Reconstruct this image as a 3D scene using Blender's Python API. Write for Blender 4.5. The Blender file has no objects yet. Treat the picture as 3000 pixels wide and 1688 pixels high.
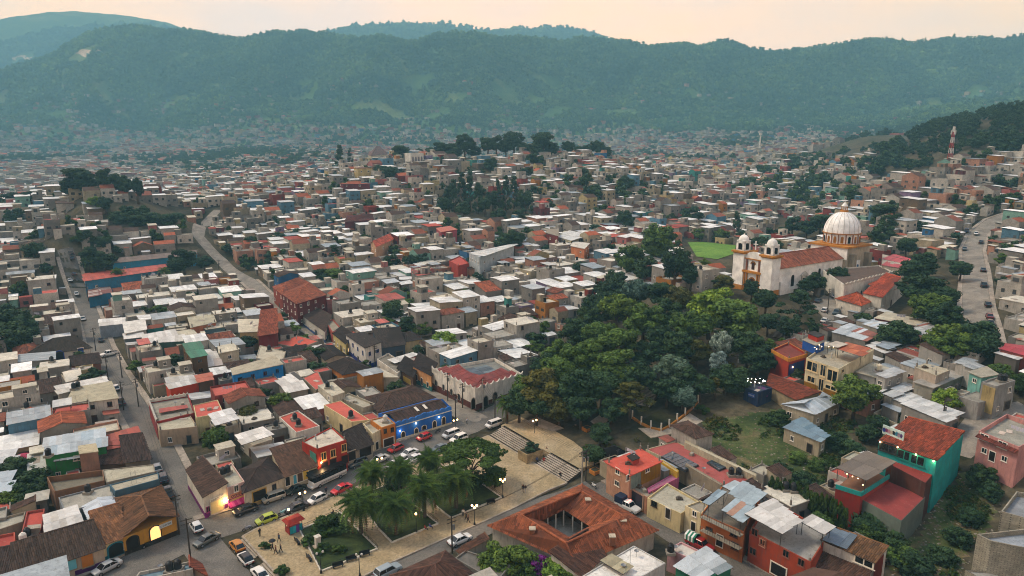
import bpy, math, random
import numpy as np
from mathutils import Vector, Matrix

# ------------------------------------------------------------------ camera, sky, sun, exposure
SC = bpy.context.scene
COLL = SC.collection
R = random.Random(11)
NR = np.random.RandomState(5)
TH = math.radians(12.5); CAMZ = 70.0; F = 1998.0
cam_d = bpy.data.cameras.new("camera"); cam = bpy.data.objects.new("camera", cam_d); COLL.objects.link(cam)
cam.location = (0,0, CAMZ); cam.rotation_euler = (math.radians(90) - TH, 0,0)
cam_d.sensor_width = 36; cam_d.lens = 36 * F / 3000; cam_d.clip_start = 1; cam_d.clip_end = 30000
SC.camera = cam
SUN_EL = math.radians(52); SUN_AZ = math.radians(-75)      # azimuth from +Y towards +X
world = bpy.data.worlds.new("World"); SC.world = world; world.use_nodes = True
wn = world.node_tree; wn.nodes.clear()
sky = wn.nodes.new("ShaderNodeTexSky"); sky.sky_type = 'NISHITA'; sky.sun_disc = False
sky.sun_elevation = SUN_EL; sky.sun_rotation = SUN_AZ
sky.altitude = 2100; sky.air_density = 1.0; sky.dust_density = 4.0; sky.ozone_density = 1.0
bg = wn.nodes.new("ShaderNodeBackground"); wo = wn.nodes.new("ShaderNodeOutputWorld")
bg.inputs[1].default_value = 0.10
# faintly mottled overcast veil over clear-sky colour, unseen top dimmed to lower ambient light
tc_ = wn.nodes.new("ShaderNodeTexCoord"); mp_ = wn.nodes.new("ShaderNodeMapping"); mp_.inputs["Scale"].default_value = (1.6,1.6,5.0)
cn_ = wn.nodes.new("ShaderNodeTexNoise"); cn_.inputs["Scale"].default_value = 1.3; cn_.inputs["Detail"].default_value = 5.0; cn_.inputs["Roughness"].default_value = 0.5
cr_ = wn.nodes.new("ShaderNodeValToRGB"); cr_.color_ramp.elements[0].position = 0.42; cr_.color_ramp.elements[1].position = 0.72
VEIL_A = (13.0,5.9,1.5); VEIL_B = (8.0,5.0,3.5); VEIL_Z = (2.2,2.6,3.3)          # dusk glow low down, greyer overhead
cr_.color_ramp.elements[0].color = (*[v / 20 for v in VEIL_A], 1); cr_.color_ramp.elements[1].color = (*[v / 20 for v in VEIL_B], 1)
sp_ = wn.nodes.new("ShaderNodeSeparateXYZ"); wn.links.new(tc_.outputs["Generated"], sp_.inputs[0]); mr_ = wn.nodes.new("ShaderNodeMapRange"); mr_.interpolation_type = 'SMOOTHSTEP'
mr_.inputs[1].default_value = 0.15; mr_.inputs[2].default_value = 0.75; wn.links.new(sp_.outputs[2], mr_.inputs[0])
mx_ = wn.nodes.new("ShaderNodeMix"); mx_.data_type = 'RGBA'; wn.links.new(mr_.outputs[0], mx_.inputs[0]); wn.links.new(cr_.outputs[0], mx_.inputs[6]); mx_.inputs[7].default_value = (*[v / 20 for v in VEIL_Z], 1)
ml_ = wn.nodes.new("ShaderNodeVectorMath"); ml_.operation = 'SCALE'; ml_.inputs["Scale"].default_value = 20.0
ad_ = wn.nodes.new("ShaderNodeVectorMath"); ad_.operation = 'ADD'
wn.links.new(tc_.outputs["Generated"], mp_.inputs[0]); wn.links.new(mp_.outputs[0], cn_.inputs[0]); wn.links.new(cn_.outputs[0], cr_.inputs[0])
wn.links.new(mx_.outputs[2], ml_.inputs[0]); wn.links.new(ml_.outputs[0], ad_.inputs[0]); ns_ = wn.nodes.new("ShaderNodeVectorMath"); ns_.operation = 'SCALE'; ns_.inputs["Scale"].default_value = 0.35; wn.links.new(sky.outputs[0], ns_.inputs[0]); wn.links.new(ns_.outputs[0], ad_.inputs[1])
wn.links.new(ad_.outputs[0], bg.inputs[0]); wn.links.new(bg.outputs[0], wo.inputs[0])
sl = bpy.data.lights.new("sun", 'SUN'); sl.energy = 1.5; sl.angle = math.radians(15); sl.color = (1.0,0.82,0.62)
so = bpy.data.objects.new("sun", sl); COLL.objects.link(so)
_d = Vector((math.sin(SUN_AZ) * math.cos(SUN_EL), math.cos(SUN_AZ) * math.cos(SUN_EL), math.sin(SUN_EL)))
so.rotation_euler = _d.to_track_quat('Z', 'Y').to_euler(); so.location = (0,0,900)
SC.view_settings.view_transform = 'Standard'; SC.view_settings.look = 'None'
SC.view_settings.exposure = 1.36; SC.view_settings.gamma = 1.0; SC.view_settings.use_curve_mapping = False
SC.render.engine = 'CYCLES'
cy = SC.cycles
cy.use_denoising = True; cy.max_bounces = 5; cy.diffuse_bounces = 2; cy.glossy_bounces = 2
cy.transmission_bounces = 2; cy.transparent_max_bounces = 4; cy.volume_bounces = 0
cy.use_adaptive_sampling = True; cy.adaptive_threshold = 0.02
cy.sample_clamp_indirect = 4.0; cy.filter_width = 1.05; cy.denoising_prefilter = 'ACCURATE'

# ------------------------------------------------------------------ helpers
def ray(px, py):
 a = (px - 1500) / F; b = (py - 844) / F; s, c = math.sin(TH), math.cos(TH)
 return a, c - b * s, -s - b * c
def Pz(px, py, z=0.0):
 a, dy, dz = ray(px, py); t = (z - CAMZ) / dz
 return a * t, dy * t
def Pd(px, py, D):
 a, dy, dz = ray(px, py); t = D / dy
 return a * t, D, CAMZ + dz * t
def Q(x, y, z):
 s, c = math.sin(TH), math.cos(TH); dz = z - CAMZ
 d = y * c - dz * s; u = y * s + dz * c
 return 1500 + F * x / d, 844 - F * u / d, d
K = 2576 / 750.0
def tile(x0, y0, k=K):
 return lambda x, y: (x0 + x / k, y0 + y / k)
T1 = tile(0,1268); T2 = tile(750,1268); T3 = tile(1500,1268); T4 = tile(2250,1268)
T5 = tile(0,848); T6 = tile(750,848); T7 = tile(1500,848); T8 = tile(2250,848)
C2 = tile(1000,1100,2.464); C4 = tile(0,650,2.464); C5 = tile(1000,650,2.464); C6 = tile(2000,550,2.464)
L1 = tile(0,340,2.576); L2 = tile(900,340,2.576); L3 = tile(1800,300,2576 / 1200.0)
V0 = tile(0,0,2575 / 3000.0)

def lin(h):
 h = h.lstrip('#'); o = []
 for i in (0,2,4):
  v = int(h[i:i + 2], 16) / 255.0
  o.append(v / 12.92 if v <= 0.04045 else ((v + 0.055) / 1.055) ** 2.4)
 return tuple(o)

_vn = np.random.RandomState(3).rand(256,256)
def vnoise(x, y):
 xi = np.floor(x).astype(int); yi = np.floor(y).astype(int); fx = x - xi; fy = y - yi
 fx = fx * fx * (3 - 2 * fx); fy = fy * fy * (3 - 2 * fy)
 a = _vn[xi & 255, yi & 255]; b = _vn[(xi + 1) & 255, yi & 255]
 c = _vn[xi & 255,(yi + 1) & 255]; d = _vn[(xi + 1) & 255,(yi + 1) & 255]
 return (a * (1 - fx) + b * fx) * (1 - fy) + (c * (1 - fx) + d * fx) * fy
def fbm(x, y, o=4):
 s = 0; a = 0.5
 for k in range(o):
  s = s + a * vnoise(x + 17.3 * k, y + 9.1 * k); x = x * 2.03; y = y * 2.03; a *= 0.5
 return s

# ------------------------------------------------------------------ terrain control points
CP = []
def cz(px, py, z): x, y = Pz(px, py, z); CP.append((x, y, z))
def dm(D): return D if D < 1000 else 1000 + (D - 1000) * 0.65
def cd(px, py, D): CP.append(Pd(px, py, dm(D)))
def cw(x, y, z): CP.append((x, y, z))
for p in [(0,1688),(350,1688),(0,1450),(0,1250),(0,1080),(250,1200),(330,1400),(600,1330),(900,1560),
   (1250,1688),(1300,1560),(1420,1420),(1180,1340),(900,1120),(600,960),(312,1034),(1300,1130),
   (1420,1000),(700,1450),(430,1250),(1000,1250),(780,1050),(1700,1560),(1950,1580),(2200,1688),
   (2600,1688),(1560,1500)]:
 cz(p[0], p[1], 0)
for p in [(620,1640,-0.5),(500,1580,-0.2),(1436,1275,-0.25),(1500,1340,-0.3),(1580,1380,-0.3),(1545,1345,-0.2),(1665,1415,-0.2),(1400,1310,-0.2),(1200,1400,-0.2),(1350,1450,-0.2),(1000,1600,-0.2),(1510,1228,1.4),(1730,1350,1.4),(1630,1265,1.5),
   (1800,1280,2.6),(1960,1250,3),(1750,1150,4.5),(1950,1130,5),(1650,1080,4),(1900,1000,9),(2080,950,11),
   (2200,1050,8),(2150,1150,6),(2000,860,12),(1800,930,6),(1900,1400,1),(2150,1300,2),(2300,1400,2),(2600,1500,1),(2860,1600,1),
   (2560,1280,4),(2850,1320,7),(2980,1380,7),(2950,1230,10),(2700,1160,9),(2450,1130,7),(2330,1180,5),
   (2414,945,12),(2170,850,16),(2300,850,16),(2500,830,17),(2620,800,18),(2450,890,14),(2620,930,14),(2600,1040,11),
   (2899,950,18),(2883,834,22),(2860,690,26),(2960,625,28),(3000,900,20),(3000,1080,14),(2800,1050,14),(2750,900,17),(2780,760,22),
   (2060,745,12),(1900,790,9),(1780,720,12),(1550,760,9),(1000,930,1),(1200,820,6),(1560,900,3),(2300,720,13),(2600,640,18),(2450,640,14),(2150,640,15),
   (240,802,8),(205,728,13),(0,850,5),(0,730,10),(650,764,6),(580,690,12),(400,760,10),(500,870,3),
   (850,750,8),(1000,700,14),(1200,690,16),(1400,665,18),(1100,610,25),(900,640,18),(1700,640,18),(1900,650,16),(1550,650,19)]:
 cz(*p)
for p in [(190,640,330),(250,592,385),(400,605,390),(330,560,430),(560,640,390),(640,610,440),(60,610,420),
   (1210,490,535),(1050,500,540),(1300,468,560),(1450,462,580),(1600,455,600),(1750,470,610),(1850,500,600),(1000,560,475),
   (1300,560,480),(1500,560,485),(1700,560,490),(1900,560,485),(2000,480,900),(2100,520,700),(2300,470,900),(2150,430,1500),(2450,440,1000),
   (2600,560,420),(2783,468,440),(2750,560,380),(2900,470,430),(3000,540,380),(2950,340,600),(3050,320,560),(2800,360,640),(2650,410,680),(2550,440,760),(3100,330,560),
   (3200,600,330),
   (100,540,900),(300,520,1000),(600,540,760),(800,560,640),(500,480,1400),(700,490,1200),(850,470,1200),(1000,460,1200),(150,460,1800),(400,440,2000),(700,445,1800),(950,435,1900),
   (60,400,2500),(250,360,2800),(400,330,2900),(600,400,2500),(800,420,2300),(1100,425,2200),(1400,420,2200),(1700,415,2200),(1900,400,2300),(2000,370,2500),
   (2200,380,2300),(2400,400,2000),(2600,390,1800),(2200,330,2700),(1950,330,2700),(2500,330,2500),(2800,330,2000),(3050,330,1800)]:
 cd(*p)
cw(80,800,30); cw(-30,780,26); cw(0,950,25); cw(150,850,30); cw(-250,560,8); cw(-400,560,6); cw(450,900,70)
CREST = [(-250,210),(60,165),(130,135),(200,108),(300,70),(350,58),(420,62),(480,70),(560,80),(620,77),(700,88),(800,90),(900,88),(1000,98),(1100,108),(1200,120),(1290,140)]
for p in CREST: cd(p[0], p[1] + 24,3500)
for p in [(1170,152),(1300,143),(1400,132),(1450,138),(1520,160)]: cd(p[0], p[1] + 18,3000)
for p in [(1600,127),(1700,120),(1800,118),(1900,124),(2000,120),(2100,113),(2200,124),(2300,120),(2400,113),(2480,105),(2560,114),(2650,126),(2780,136),(2850,130),(3000,138),(3250,150)]:
 cd(p[0], p[1] + 24,3400)
for p in [(-250,15),(30,20),(100,24),(250,45),(400,62),(520,85),(1030,94),(1170,86),(1300,96),(1400,110),(1480,118),(1560,104),(1660,102),(1750,120),(2700,120),(2760,124)]: cd(p[0], p[1], 6400)
for px in range(-300,3400,300):
 x, y, z = Pd(px, 200,3300); cw(x, y, 230)
 x, y, z = Pd(px, 200,5300); cw(x, y, 300)
 x, y, z = Pd(px, 290,2200)
 if 500 < px < 1900: cw(x, y, z)
for a in range(0,360,20):                                # the land beside and behind the camera
 if 55 < a < 305:
  for r in (60,200,700,2000,5000): cw(r * math.sin(math.radians(a)), r * math.cos(math.radians(a)), {60: 0,200: 2,700: 20,2000: 120,5000: 300}[r])
for a in (-48,-42,42,48):
 for r, z in ((100,0),(260,6),(700,20)): cw(r * math.sin(math.radians(a)), r * math.cos(math.radians(a)), z + (8 if a > 0 and r == 260 else 0))
cw(0,30,0); cw(40,60,0); cw(-40,60,0)
_cp = np.array(CP)
def _uv(x, y):
 r = np.sqrt(x * x + y * y) + 1e-6
 return np.arctan2(x, y) * 1.6, np.log(r / 100.0)
_cu, _cv = _uv(_cp[:, 0], _cp[:, 1])
_n = len(_cp)
def _phi(d2): return np.sqrt(d2 + 0.05 ** 2)
_A = np.zeros((_n + 1, _n + 1)); _A[:_n, :_n] = _phi((_cu[:, None] - _cu) ** 2 + (_cv[:, None] - _cv) ** 2) - 0.004 * np.eye(_n)
_A[_n, :_n] = 1; _A[:_n, _n] = 1
_w = np.linalg.solve(_A, np.append(_cp[:, 2], 0))
def terr_v(x, y):
 x = np.asarray(x, float).ravel(); y = np.asarray(y, float).ravel(); out = np.empty(len(x))
 for i in range(0, len(x),20000):
  xs = x[i:i + 20000]; ys = y[i:i + 20000]; u, v = _uv(xs, ys)
  z = _phi((u[:, None] - _cu) ** 2 + (v[:, None] - _cv) ** 2) @ _w[:_n] + _w[_n]
  r = np.hypot(xs, ys); m = np.clip((r - 1600) / 700,0,1) * np.clip((z - 70) / 150,0,1) * np.clip((3350 - r) / 500,0.1,1) * np.clip((470 - z) / 170,0.12,1)
  rid = 1 - np.abs(2 * fbm(xs / 560 + 5, ys / 640 + 3,4) / 0.94 - 1)
  z = z + m * (230 * (rid - 0.80) + 40 * (fbm(xs / 130, ys / 130,3) - 0.44))
  z = z + np.clip((r - 2900) / 500,0,1) * (46 * (fbm(xs / 210 + 9, ys / 210,4) - 0.47))
  out[i:i + 20000] = z
 return out
def terr(x, y): return float(terr_v([x], [y])[0])
def PT(px, py, h=0.0):
 """point seen at this pixel that stands h above the ground"""
 a, dy, dz = ray(px, py)
 t0, t1 = 60.0, None; t = 60.0
 ts = np.geomspace(60,5000,90); zz = CAMZ + dz * ts - terr_v(a * ts, dy * ts) - h
 k = np.argmax(zz < 0) if (zz < 0).any() else 89
 lo, hi = ts[max(k - 1,0)], ts[k]
 for _ in range(14):
  m = (lo + hi) / 2
  if CAMZ + dz * m - terr(a * m, dy * m) - h < 0: hi = m
  else: lo = m
 return a * hi, dy * hi, terr(a * hi, dy * hi)
# ------------------------------------------------------------------ materials
MATS = {}
def newmat(name):
 m = bpy.data.materials.new(name); m.use_nodes = True; nt = m.node_tree; nt.nodes.clear()
 out = nt.nodes.new("ShaderNodeOutputMaterial"); b = nt.nodes.new("ShaderNodeBsdfPrincipled")
 nt.links.new(b.outputs[0], out.inputs[0]); b.inputs["Roughness"].default_value = 0.85
 b.inputs["Specular IOR Level"].default_value = 0.25
 return m, nt, b, out
def N(nt, t, **kw):
 n = nt.nodes.new(t)
 for k, v in kw.items():
  if k.startswith("i_"): n.inputs[int(k[2:])].default_value = v
  else: setattr(n, k, v)
 return n
def ramp(nt, fac, stops):
 r = nt.nodes.new("ShaderNodeValToRGB"); nt.links.new(fac, r.inputs[0]); e = r.color_ramp.elements
 while len(e) < len(stops): e.new(0.5)
 for i, (p, c) in enumerate(stops):
  e[i].position = p; e[i].color = (c[0], c[1], c[2], 1)
 return r.outputs[0]
def noise(nt, scale, detail=4, rough=0.6, dist=0.0, vec=None):
 n = nt.nodes.new("ShaderNodeTexNoise"); n.inputs["Scale"].default_value = scale; n.inputs["Detail"].default_value = detail
 n.inputs["Roughness"].default_value = rough; n.inputs["Distortion"].default_value = dist
 if vec is None:
  g = nt.nodes.new("ShaderNodeNewGeometry"); vec = g.outputs["Position"]
 nt.links.new(vec, n.inputs["Vector"]); return n.outputs[0]
def mixc(nt, fac, a, b, mode='MIX'):
 n = nt.nodes.new("ShaderNodeMix"); n.data_type = 'RGBA'; n.blend_type = mode
 for i, v in ((0, fac),(6, a),(7, b)):
  if isinstance(v, (int, float)): n.inputs[i].default_value = v
  elif isinstance(v, tuple): n.inputs[i].default_value = (v[0], v[1], v[2], 1)
  else: nt.links.new(v, n.inputs[i])
 return n.outputs[2]
def bump(nt, b, h, st=0.3, d=0.05):
 n = nt.nodes.new("ShaderNodeBump"); n.inputs["Strength"].default_value = st; n.inputs["Distance"].default_value = d
 nt.links.new(h, n.inputs["Height"]); nt.links.new(n.outputs[0], b.inputs["Normal"])
def sc3(c, k): return tuple(min(1, v * k) for v in c)
def mwall(hexc, clean=False):
 """weathered paint: blotches, streaks running down, fine grain"""
 key = 'wall_' + hexc + ('_clean' if clean else '')
 if key in MATS: return MATS[key]
 m, nt, b, _ = newmat(key); c = lin(hexc)
 g = nt.nodes.new("ShaderNodeNewGeometry"); mp = N(nt, "ShaderNodeMapping"); mp.inputs["Scale"].default_value = (2.2,2.2,0.35)
 nt.links.new(g.outputs["Position"], mp.inputs["Vector"])
 st = noise(nt, 1.0,5,0.65,0.3, mp.outputs[0]); bl = noise(nt, 0.35,4,0.6)
 grey = (0.16,0.15,0.13)
 x = mixc(nt, ramp(nt, bl, [(0.35,(0,0,0)),(0.75,(1,1,1))]), sc3(c, 0.72), sc3(c, 1.14))
 dirt = tuple(0.55 * u * 0.75 + 0.25 * v for u, v in zip(c, grey))
 x = mixc(nt, ramp(nt, st, [(0.5,(0,0,0)),(0.7,(0.2,0.2,0.2) if clean else (0.9,0.9,0.9))]), x, dirt)
 nt.links.new(x, b.inputs["Base Color"]); bump(nt, b, noise(nt, 6,3),0.25,0.02)
 MATS[key] = m; return m
def mroof(hexc, kind='concrete'):
 key = 'roof_%s_%s' % (kind, hexc)
 if key in MATS: return MATS[key]
 m, nt, b, _ = newmat(key); c = lin(hexc)
 if kind == 'concrete':
  n1 = noise(nt, 0.30,6,0.7,0.8); n2 = noise(nt, 1.6,5,0.75,1.2)
  x = mixc(nt, ramp(nt, n1, [(0.34,(0,0,0)),(0.68,(1,1,1))]), sc3(c, 0.66), sc3(c, 1.12))
  dk = tuple(v * 0.35 for v in c)
  x = mixc(nt, ramp(nt, n2, [(0.53,(0,0,0)),(0.68,(0.8,0.8,0.8))]), x, dk)
  bump(nt, b, n2,0.3,0.04)
 elif kind == 'red':
  n1 = noise(nt, 0.4,6,0.7,0.6); n2 = noise(nt, 2.2,5,0.75,1.0)
  x = mixc(nt, ramp(nt, n1, [(0.3,(0,0,0)),(0.7,(1,1,1))]), sc3(c, 0.72), sc3(c, 1.1))
  x = mixc(nt, ramp(nt, n2, [(0.60,(0,0,0)),(0.72,(0.7,0.7,0.7))]), x, (0.30,0.24,0.20))
  bump(nt, b, n2,0.2,0.03)
 else:  # corrugated sheet: grain of ribs plus rust and lap stains
  tc = N(nt, "ShaderNodeTexCoord"); w = N(nt, "ShaderNodeTexWave"); w.inputs["Scale"].default_value = 2.4; w.inputs["Distortion"].default_value = 0.0
  nt.links.new(tc.outputs["UV"], w.inputs["Vector"])
  n1 = noise(nt, 0.5,5,0.7,0.4); n2 = noise(nt, 1.3,5,0.7,1.0)
  x = mixc(nt, ramp(nt, n1, [(0.3,(0,0,0)),(0.7,(1,1,1))]), sc3(c, 0.72), sc3(c, 1.1))
  x = mixc(nt, ramp(nt, n2, [(0.58,(0,0,0)),(0.74,(0.8,0.8,0.8))]), x, (c[0] * 0.55, c[1] * 0.42, c[2] * 0.33))
  oi = N(nt, "ShaderNodeObjectInfo")
  x = mixc(nt, 1.0, x, ramp(nt, oi.outputs["Random"], [(0,(0.72,0.72,0.72)),(1,(1.08,1.08,1.08))]), 'MULTIPLY')
  bump(nt, b, w.outputs[0], 0.5,0.06); b.inputs["Roughness"].default_value = 0.55; b.inputs["Specular IOR Level"].default_value = 0.4
 nt.links.new(x, b.inputs["Base Color"]); MATS[key] = m; return m
def mtile(hexc):
 key = 'tile_' + hexc
 if key in MATS: return MATS[key]
 m, nt, b, _ = newmat(key); c = lin(hexc)
 at = N(nt, "ShaderNodeAttribute"); at.attribute_name = "tone"
 n1 = noise(nt, 0.35,5,0.7,0.5); n2 = noise(nt, 2.5,4,0.7)
 x = mixc(nt, ramp(nt, n1, [(0.3,(0,0,0)),(0.7,(1,1,1))]), tuple(0.45 * v + 0.012 for v in c), sc3(c, 1.2))
 x = mixc(nt, ramp(nt, n2, [(0.52,(0,0,0)),(0.72,(0.7,0.7,0.7))]), x, (0.035,0.028,0.022))
 x = mixc(nt, 1.0, x, at.outputs["Color"], 'MULTIPLY')
 nt.links.new(x, b.inputs["Base Color"]); b.inputs["Roughness"].default_value = 0.95; MATS[key] = m; return m
def mplain(name, hexc, rough=0.7, metal=0.0, spec=0.3, var=0.15):
 key = name + '_' + hexc
 if key in MATS: return MATS[key]
 m, nt, b, _ = newmat(key); c = lin(hexc)
 x = mixc(nt, noise(nt, 1.5,4), sc3(c, 1 - var), sc3(c, 1 + var)); nt.links.new(x, b.inputs["Base Color"])
 b.inputs["Roughness"].default_value = rough; b.inputs["Metallic"].default_value = metal; b.inputs["Specular IOR Level"].default_value = spec
 MATS[key] = m; return m
def mglass(name='window_glass', hexc='#141a1d'):
 key = name + hexc
 if key in MATS: return MATS[key]
 m, nt, b, _ = newmat(key)
 x = mixc(nt, ramp(nt, noise(nt, 0.9,2), [(0.35,(0,0,0)),(0.65,(1,1,1))]), sc3(lin(hexc),0.6), sc3(lin(hexc),1.7)); nt.links.new(x, b.inputs["Base Color"])
 b.inputs["Roughness"].default_value = 0.12; b.inputs["Specular IOR Level"].default_value = 0.5
 MATS[key] = m; return m
def memit(name, col, strength):
 key = 'emit_' + name
 if key in MATS: return MATS[key]
 m, nt, b, _ = newmat(key); b.inputs["Base Color"].default_value = (*col, 1)
 b.inputs["Emission Color"].default_value = (*col, 1); b.inputs["Emission Strength"].default_value = strength
 MATS[key] = m; return m
def mpaint(hexc):
 key = 'carpaint_' + hexc
 if key in MATS: return MATS[key]
 m, nt, b, _ = newmat(key); c = lin(hexc)
 x = mixc(nt, noise(nt, 1.2,4), sc3(c, 0.85), sc3(c, 1.05)); nt.links.new(x, b.inputs["Base Color"])
 b.inputs["Roughness"].default_value = 0.32; b.inputs["Coat Weight"].default_value = 0.5; b.inputs["Coat Roughness"].default_value = 0.15
 b.inputs["Specular IOR Level"].default_value = 0.4; MATS[key] = m; return m
def mleaf(name, dark, light, trans=0.25, patch=False):
 key = 'leaf_' + name
 if key in MATS: return MATS[key]
 m, nt, b, out = newmat(key); a, c = lin(dark), lin(light)
 oi = N(nt, "ShaderNodeObjectInfo"); at = N(nt, "ShaderNodeAttribute"); at.attribute_name = "tone"
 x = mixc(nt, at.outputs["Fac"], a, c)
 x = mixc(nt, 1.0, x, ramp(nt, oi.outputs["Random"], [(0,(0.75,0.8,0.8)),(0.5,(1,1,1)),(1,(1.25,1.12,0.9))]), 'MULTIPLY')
 if patch: x = mixc(nt, 1.0, x, ramp(nt, noise(nt, 0.006,5,0.65,0.8), [(0.36,(0.5,0.6,0.62)),(0.5,(1,1,1)),(0.66,(1.7,1.5,1.0))]), 'MULTIPLY')
 nt.links.new(x, b.inputs["Base Color"]); b.inputs["Roughness"].default_value = 0.75; b.inputs["Specular IOR Level"].default_value = 0.2
 tr = N(nt, "ShaderNodeBsdfTranslucent"); nt.links.new(x, tr.inputs[0]); mx = N(nt, "ShaderNodeMixShader"); mx.inputs[0].default_value = trans
 nt.links.new(b.outputs[0], mx.inputs[1]); nt.links.new(tr.outputs[0], mx.inputs[2]); nt.links.new(mx.outputs[0], out.inputs[0])
 MATS[key] = m; return m
def mground(name, stops_near, scale=0.08, fine=1.2, bumpst=0.5):
 m, nt, b, _ = newmat(name)
 n1 = noise(nt, scale, 6,0.65,0.5); n2 = noise(nt, fine, 5,0.7)
 x = ramp(nt, n1, stops_near)
 x = mixc(nt, 1.0, x, ramp(nt, n2, [(0.3,(0.6,0.6,0.6)),(0.7,(1.3,1.3,1.3))]), 'MULTIPLY')
 nt.links.new(x, b.inputs["Base Color"]); b.inputs["Roughness"].default_value = 0.95; bump(nt, b, n2, bumpst, 0.1)
 MATS[name] = m; return m

# ------------------------------------------------------------------ object helpers
def tag(o, label=None, cat=None, group=None, kind=None):
 if label: o["label"] = label
 if cat: o["category"] = cat
 if group: o["group"] = group
 if kind: o["kind"] = kind
 return o
def mesh(name, verts, faces, mats=None, midx=None, tone=None, smooth=False, uv=None):
 me = bpy.data.meshes.new(name); me.from_pydata([tuple(v) for v in verts], [], [tuple(f) for f in faces])
 for m in (mats if isinstance(mats, (list, tuple)) else [mats] if mats else []): me.materials.append(m)
 if midx is not None: me.polygons.foreach_set("material_index", np.asarray(midx, dtype=np.int32))
 if tone is not None:
  a = me.attributes.new("tone", 'FLOAT_COLOR', 'FACE'); t = np.asarray(tone, float)
  if t.ndim == 1: t = np.stack([t, t, t, np.ones_like(t)], 1)
  a.data.foreach_set("color", t.astype(np.float32).ravel())
 if uv is not None:
  l = me.uv_layers.new(name="UVMap"); l.data.foreach_set("uv", np.asarray(uv, dtype=np.float32).ravel())
 if smooth: me.polygons.foreach_set("use_smooth", np.ones(len(faces), dtype=bool))
 me.update(); return me
def obj(name, me, parent=None, loc=None, rot=None, scale=None):
 o = bpy.data.objects.new(name, me); COLL.objects.link(o)
 if parent is not None: o.parent = parent
 if loc is not None: o.location = loc
 if rot is not None: o.rotation_euler = rot
 if scale is not None: o.scale = scale
 return o
def empty(name, loc=(0,0,0), rz=0.0):
 o = bpy.data.objects.new(name, None); COLL.objects.link(o); o.location = loc; o.rotation_euler = (0,0, rz); o.empty_display_size = 0.5
 return o
class MB:
 """collects simple solids into one mesh"""
 def __init__(s): s.v = []; s.f = []; s.m = []; s.t = []
 def add(s, vs, fs, m=0, t=1.0):
  n = len(s.v); s.v += [tuple(v) for v in vs]
  for f in fs: s.f.append(tuple(i + n for i in f)); s.m.append(m); s.t.append(t)
  return s
 def box(s, x0, y0, z0, x1, y1, z1, m=0, t=1.0):
  return s.add([(x0, y0, z0),(x1, y0, z0),(x1, y1, z0),(x0, y1, z0),(x0, y0, z1),(x1, y0, z1),(x1, y1, z1),(x0, y1, z1)],
      [(3,2,1,0),(4,5,6,7),(0,1,5,4),(1,2,6,5),(2,3,7,6),(3,0,4,7)], m, t)
 def prism(s, poly, z0, z1, m=0, bottom=False):
  n = len(poly); vs = [(p[0], p[1], z0 if not isinstance(z0,(list, tuple)) else z0[i]) for i, p in enumerate(poly)] + [(p[0], p[1], z1 if not isinstance(z1,(list, tuple)) else z1[i]) for i, p in enumerate(poly)]
  fs = [(i, (i + 1) % n, n + (i + 1) % n, n + i) for i in range(n)] + [tuple(range(n, 2 * n))]
  if bottom: fs.append(tuple(range(n - 1,-1,-1)))
  return s.add(vs, fs, m)
 def cyl(s, x, y, z0, z1, r0, r1=None, n=10, m=0, cap=True):
  r1 = r0 if r1 is None else r1
  vs = [(x + r0 * math.cos(2 * math.pi * i / n), y + r0 * math.sin(2 * math.pi * i / n), z0) for i in range(n)] + [(x + r1 * math.cos(2 * math.pi * i / n), y + r1 * math.sin(2 * math.pi * i / n), z1) for i in range(n)]
  fs = [(i, (i + 1) % n, n + (i + 1) % n, n + i) for i in range(n)]
  if cap: fs += [tuple(range(n, 2 * n)), tuple(range(n - 1,-1,-1))]
  return s.add(vs, fs, m)
 def lathe(s, prof, n=12, m=0, x=0, y=0):
  vs = []; fs = []
  for (r, z) in prof:
   for i in range(n): vs.append((x + r * math.cos(2 * math.pi * i / n), y + r * math.sin(2 * math.pi * i / n), z))
  for k in range(len(prof) - 1):
   for i in range(n): fs.append((k * n + i, k * n + (i + 1) % n, (k + 1) * n + (i + 1) % n, (k + 1) * n + i))
  return s.add(vs, fs, m)
 def tube(s, a, b, r, n=6, m=0, r2=None):
  a = Vector(a); b = Vector(b); d = (b - a); q = d.to_track_quat('Z', 'Y'); r2 = r if r2 is None else r2
  vs = [a + q @ Vector((r * math.cos(2 * math.pi * i / n), r * math.sin(2 * math.pi * i / n),0)) for i in range(n)] + [b + q @ Vector((r2 * math.cos(2 * math.pi * i / n), r2 * math.sin(2 * math.pi * i / n),0)) for i in range(n)]
  return s.add(vs, [(i, (i + 1) % n, n + (i + 1) % n, n + i) for i in range(n)] + [tuple(range(n, 2 * n)), tuple(range(n - 1,-1,-1))], m)
 def beam(s, a, b, w, h, m=0):
  """box section from a to b (xy-aligned width w, height h above the points)"""
  a = Vector(a); b = Vector(b); d = b - a; n = Vector((-d.y, d.x, 0)); n = n.normalized() * (w / 2) if n.length > 1e-6 else Vector((w / 2,0,0)); u = Vector((0,0, h))
  vs = [a - n, b - n, b + n, a + n, a - n + u, b - n + u, b + n + u, a + n + u]
  return s.add(vs, [(3,2,1,0),(4,5,6,7),(0,1,5,4),(1,2,6,5),(2,3,7,6),(3,0,4,7)], m)
 def me(s, name, mats, tone=False, smooth=False): return mesh(name, s.v, s.f, mats, s.m, s.t if tone else None, smooth)
 def build(s, name, mats, parent=None, loc=None, rot=None, tone=False, smooth=False): return obj(name, s.me(name, mats, tone, smooth), parent, loc, rot)
def copy_tree(o, parent=None):
 c = o.copy(); COLL.objects.link(c); c.parent = parent
 for ch in o.children: copy_tree(ch, c)
 return c
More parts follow.
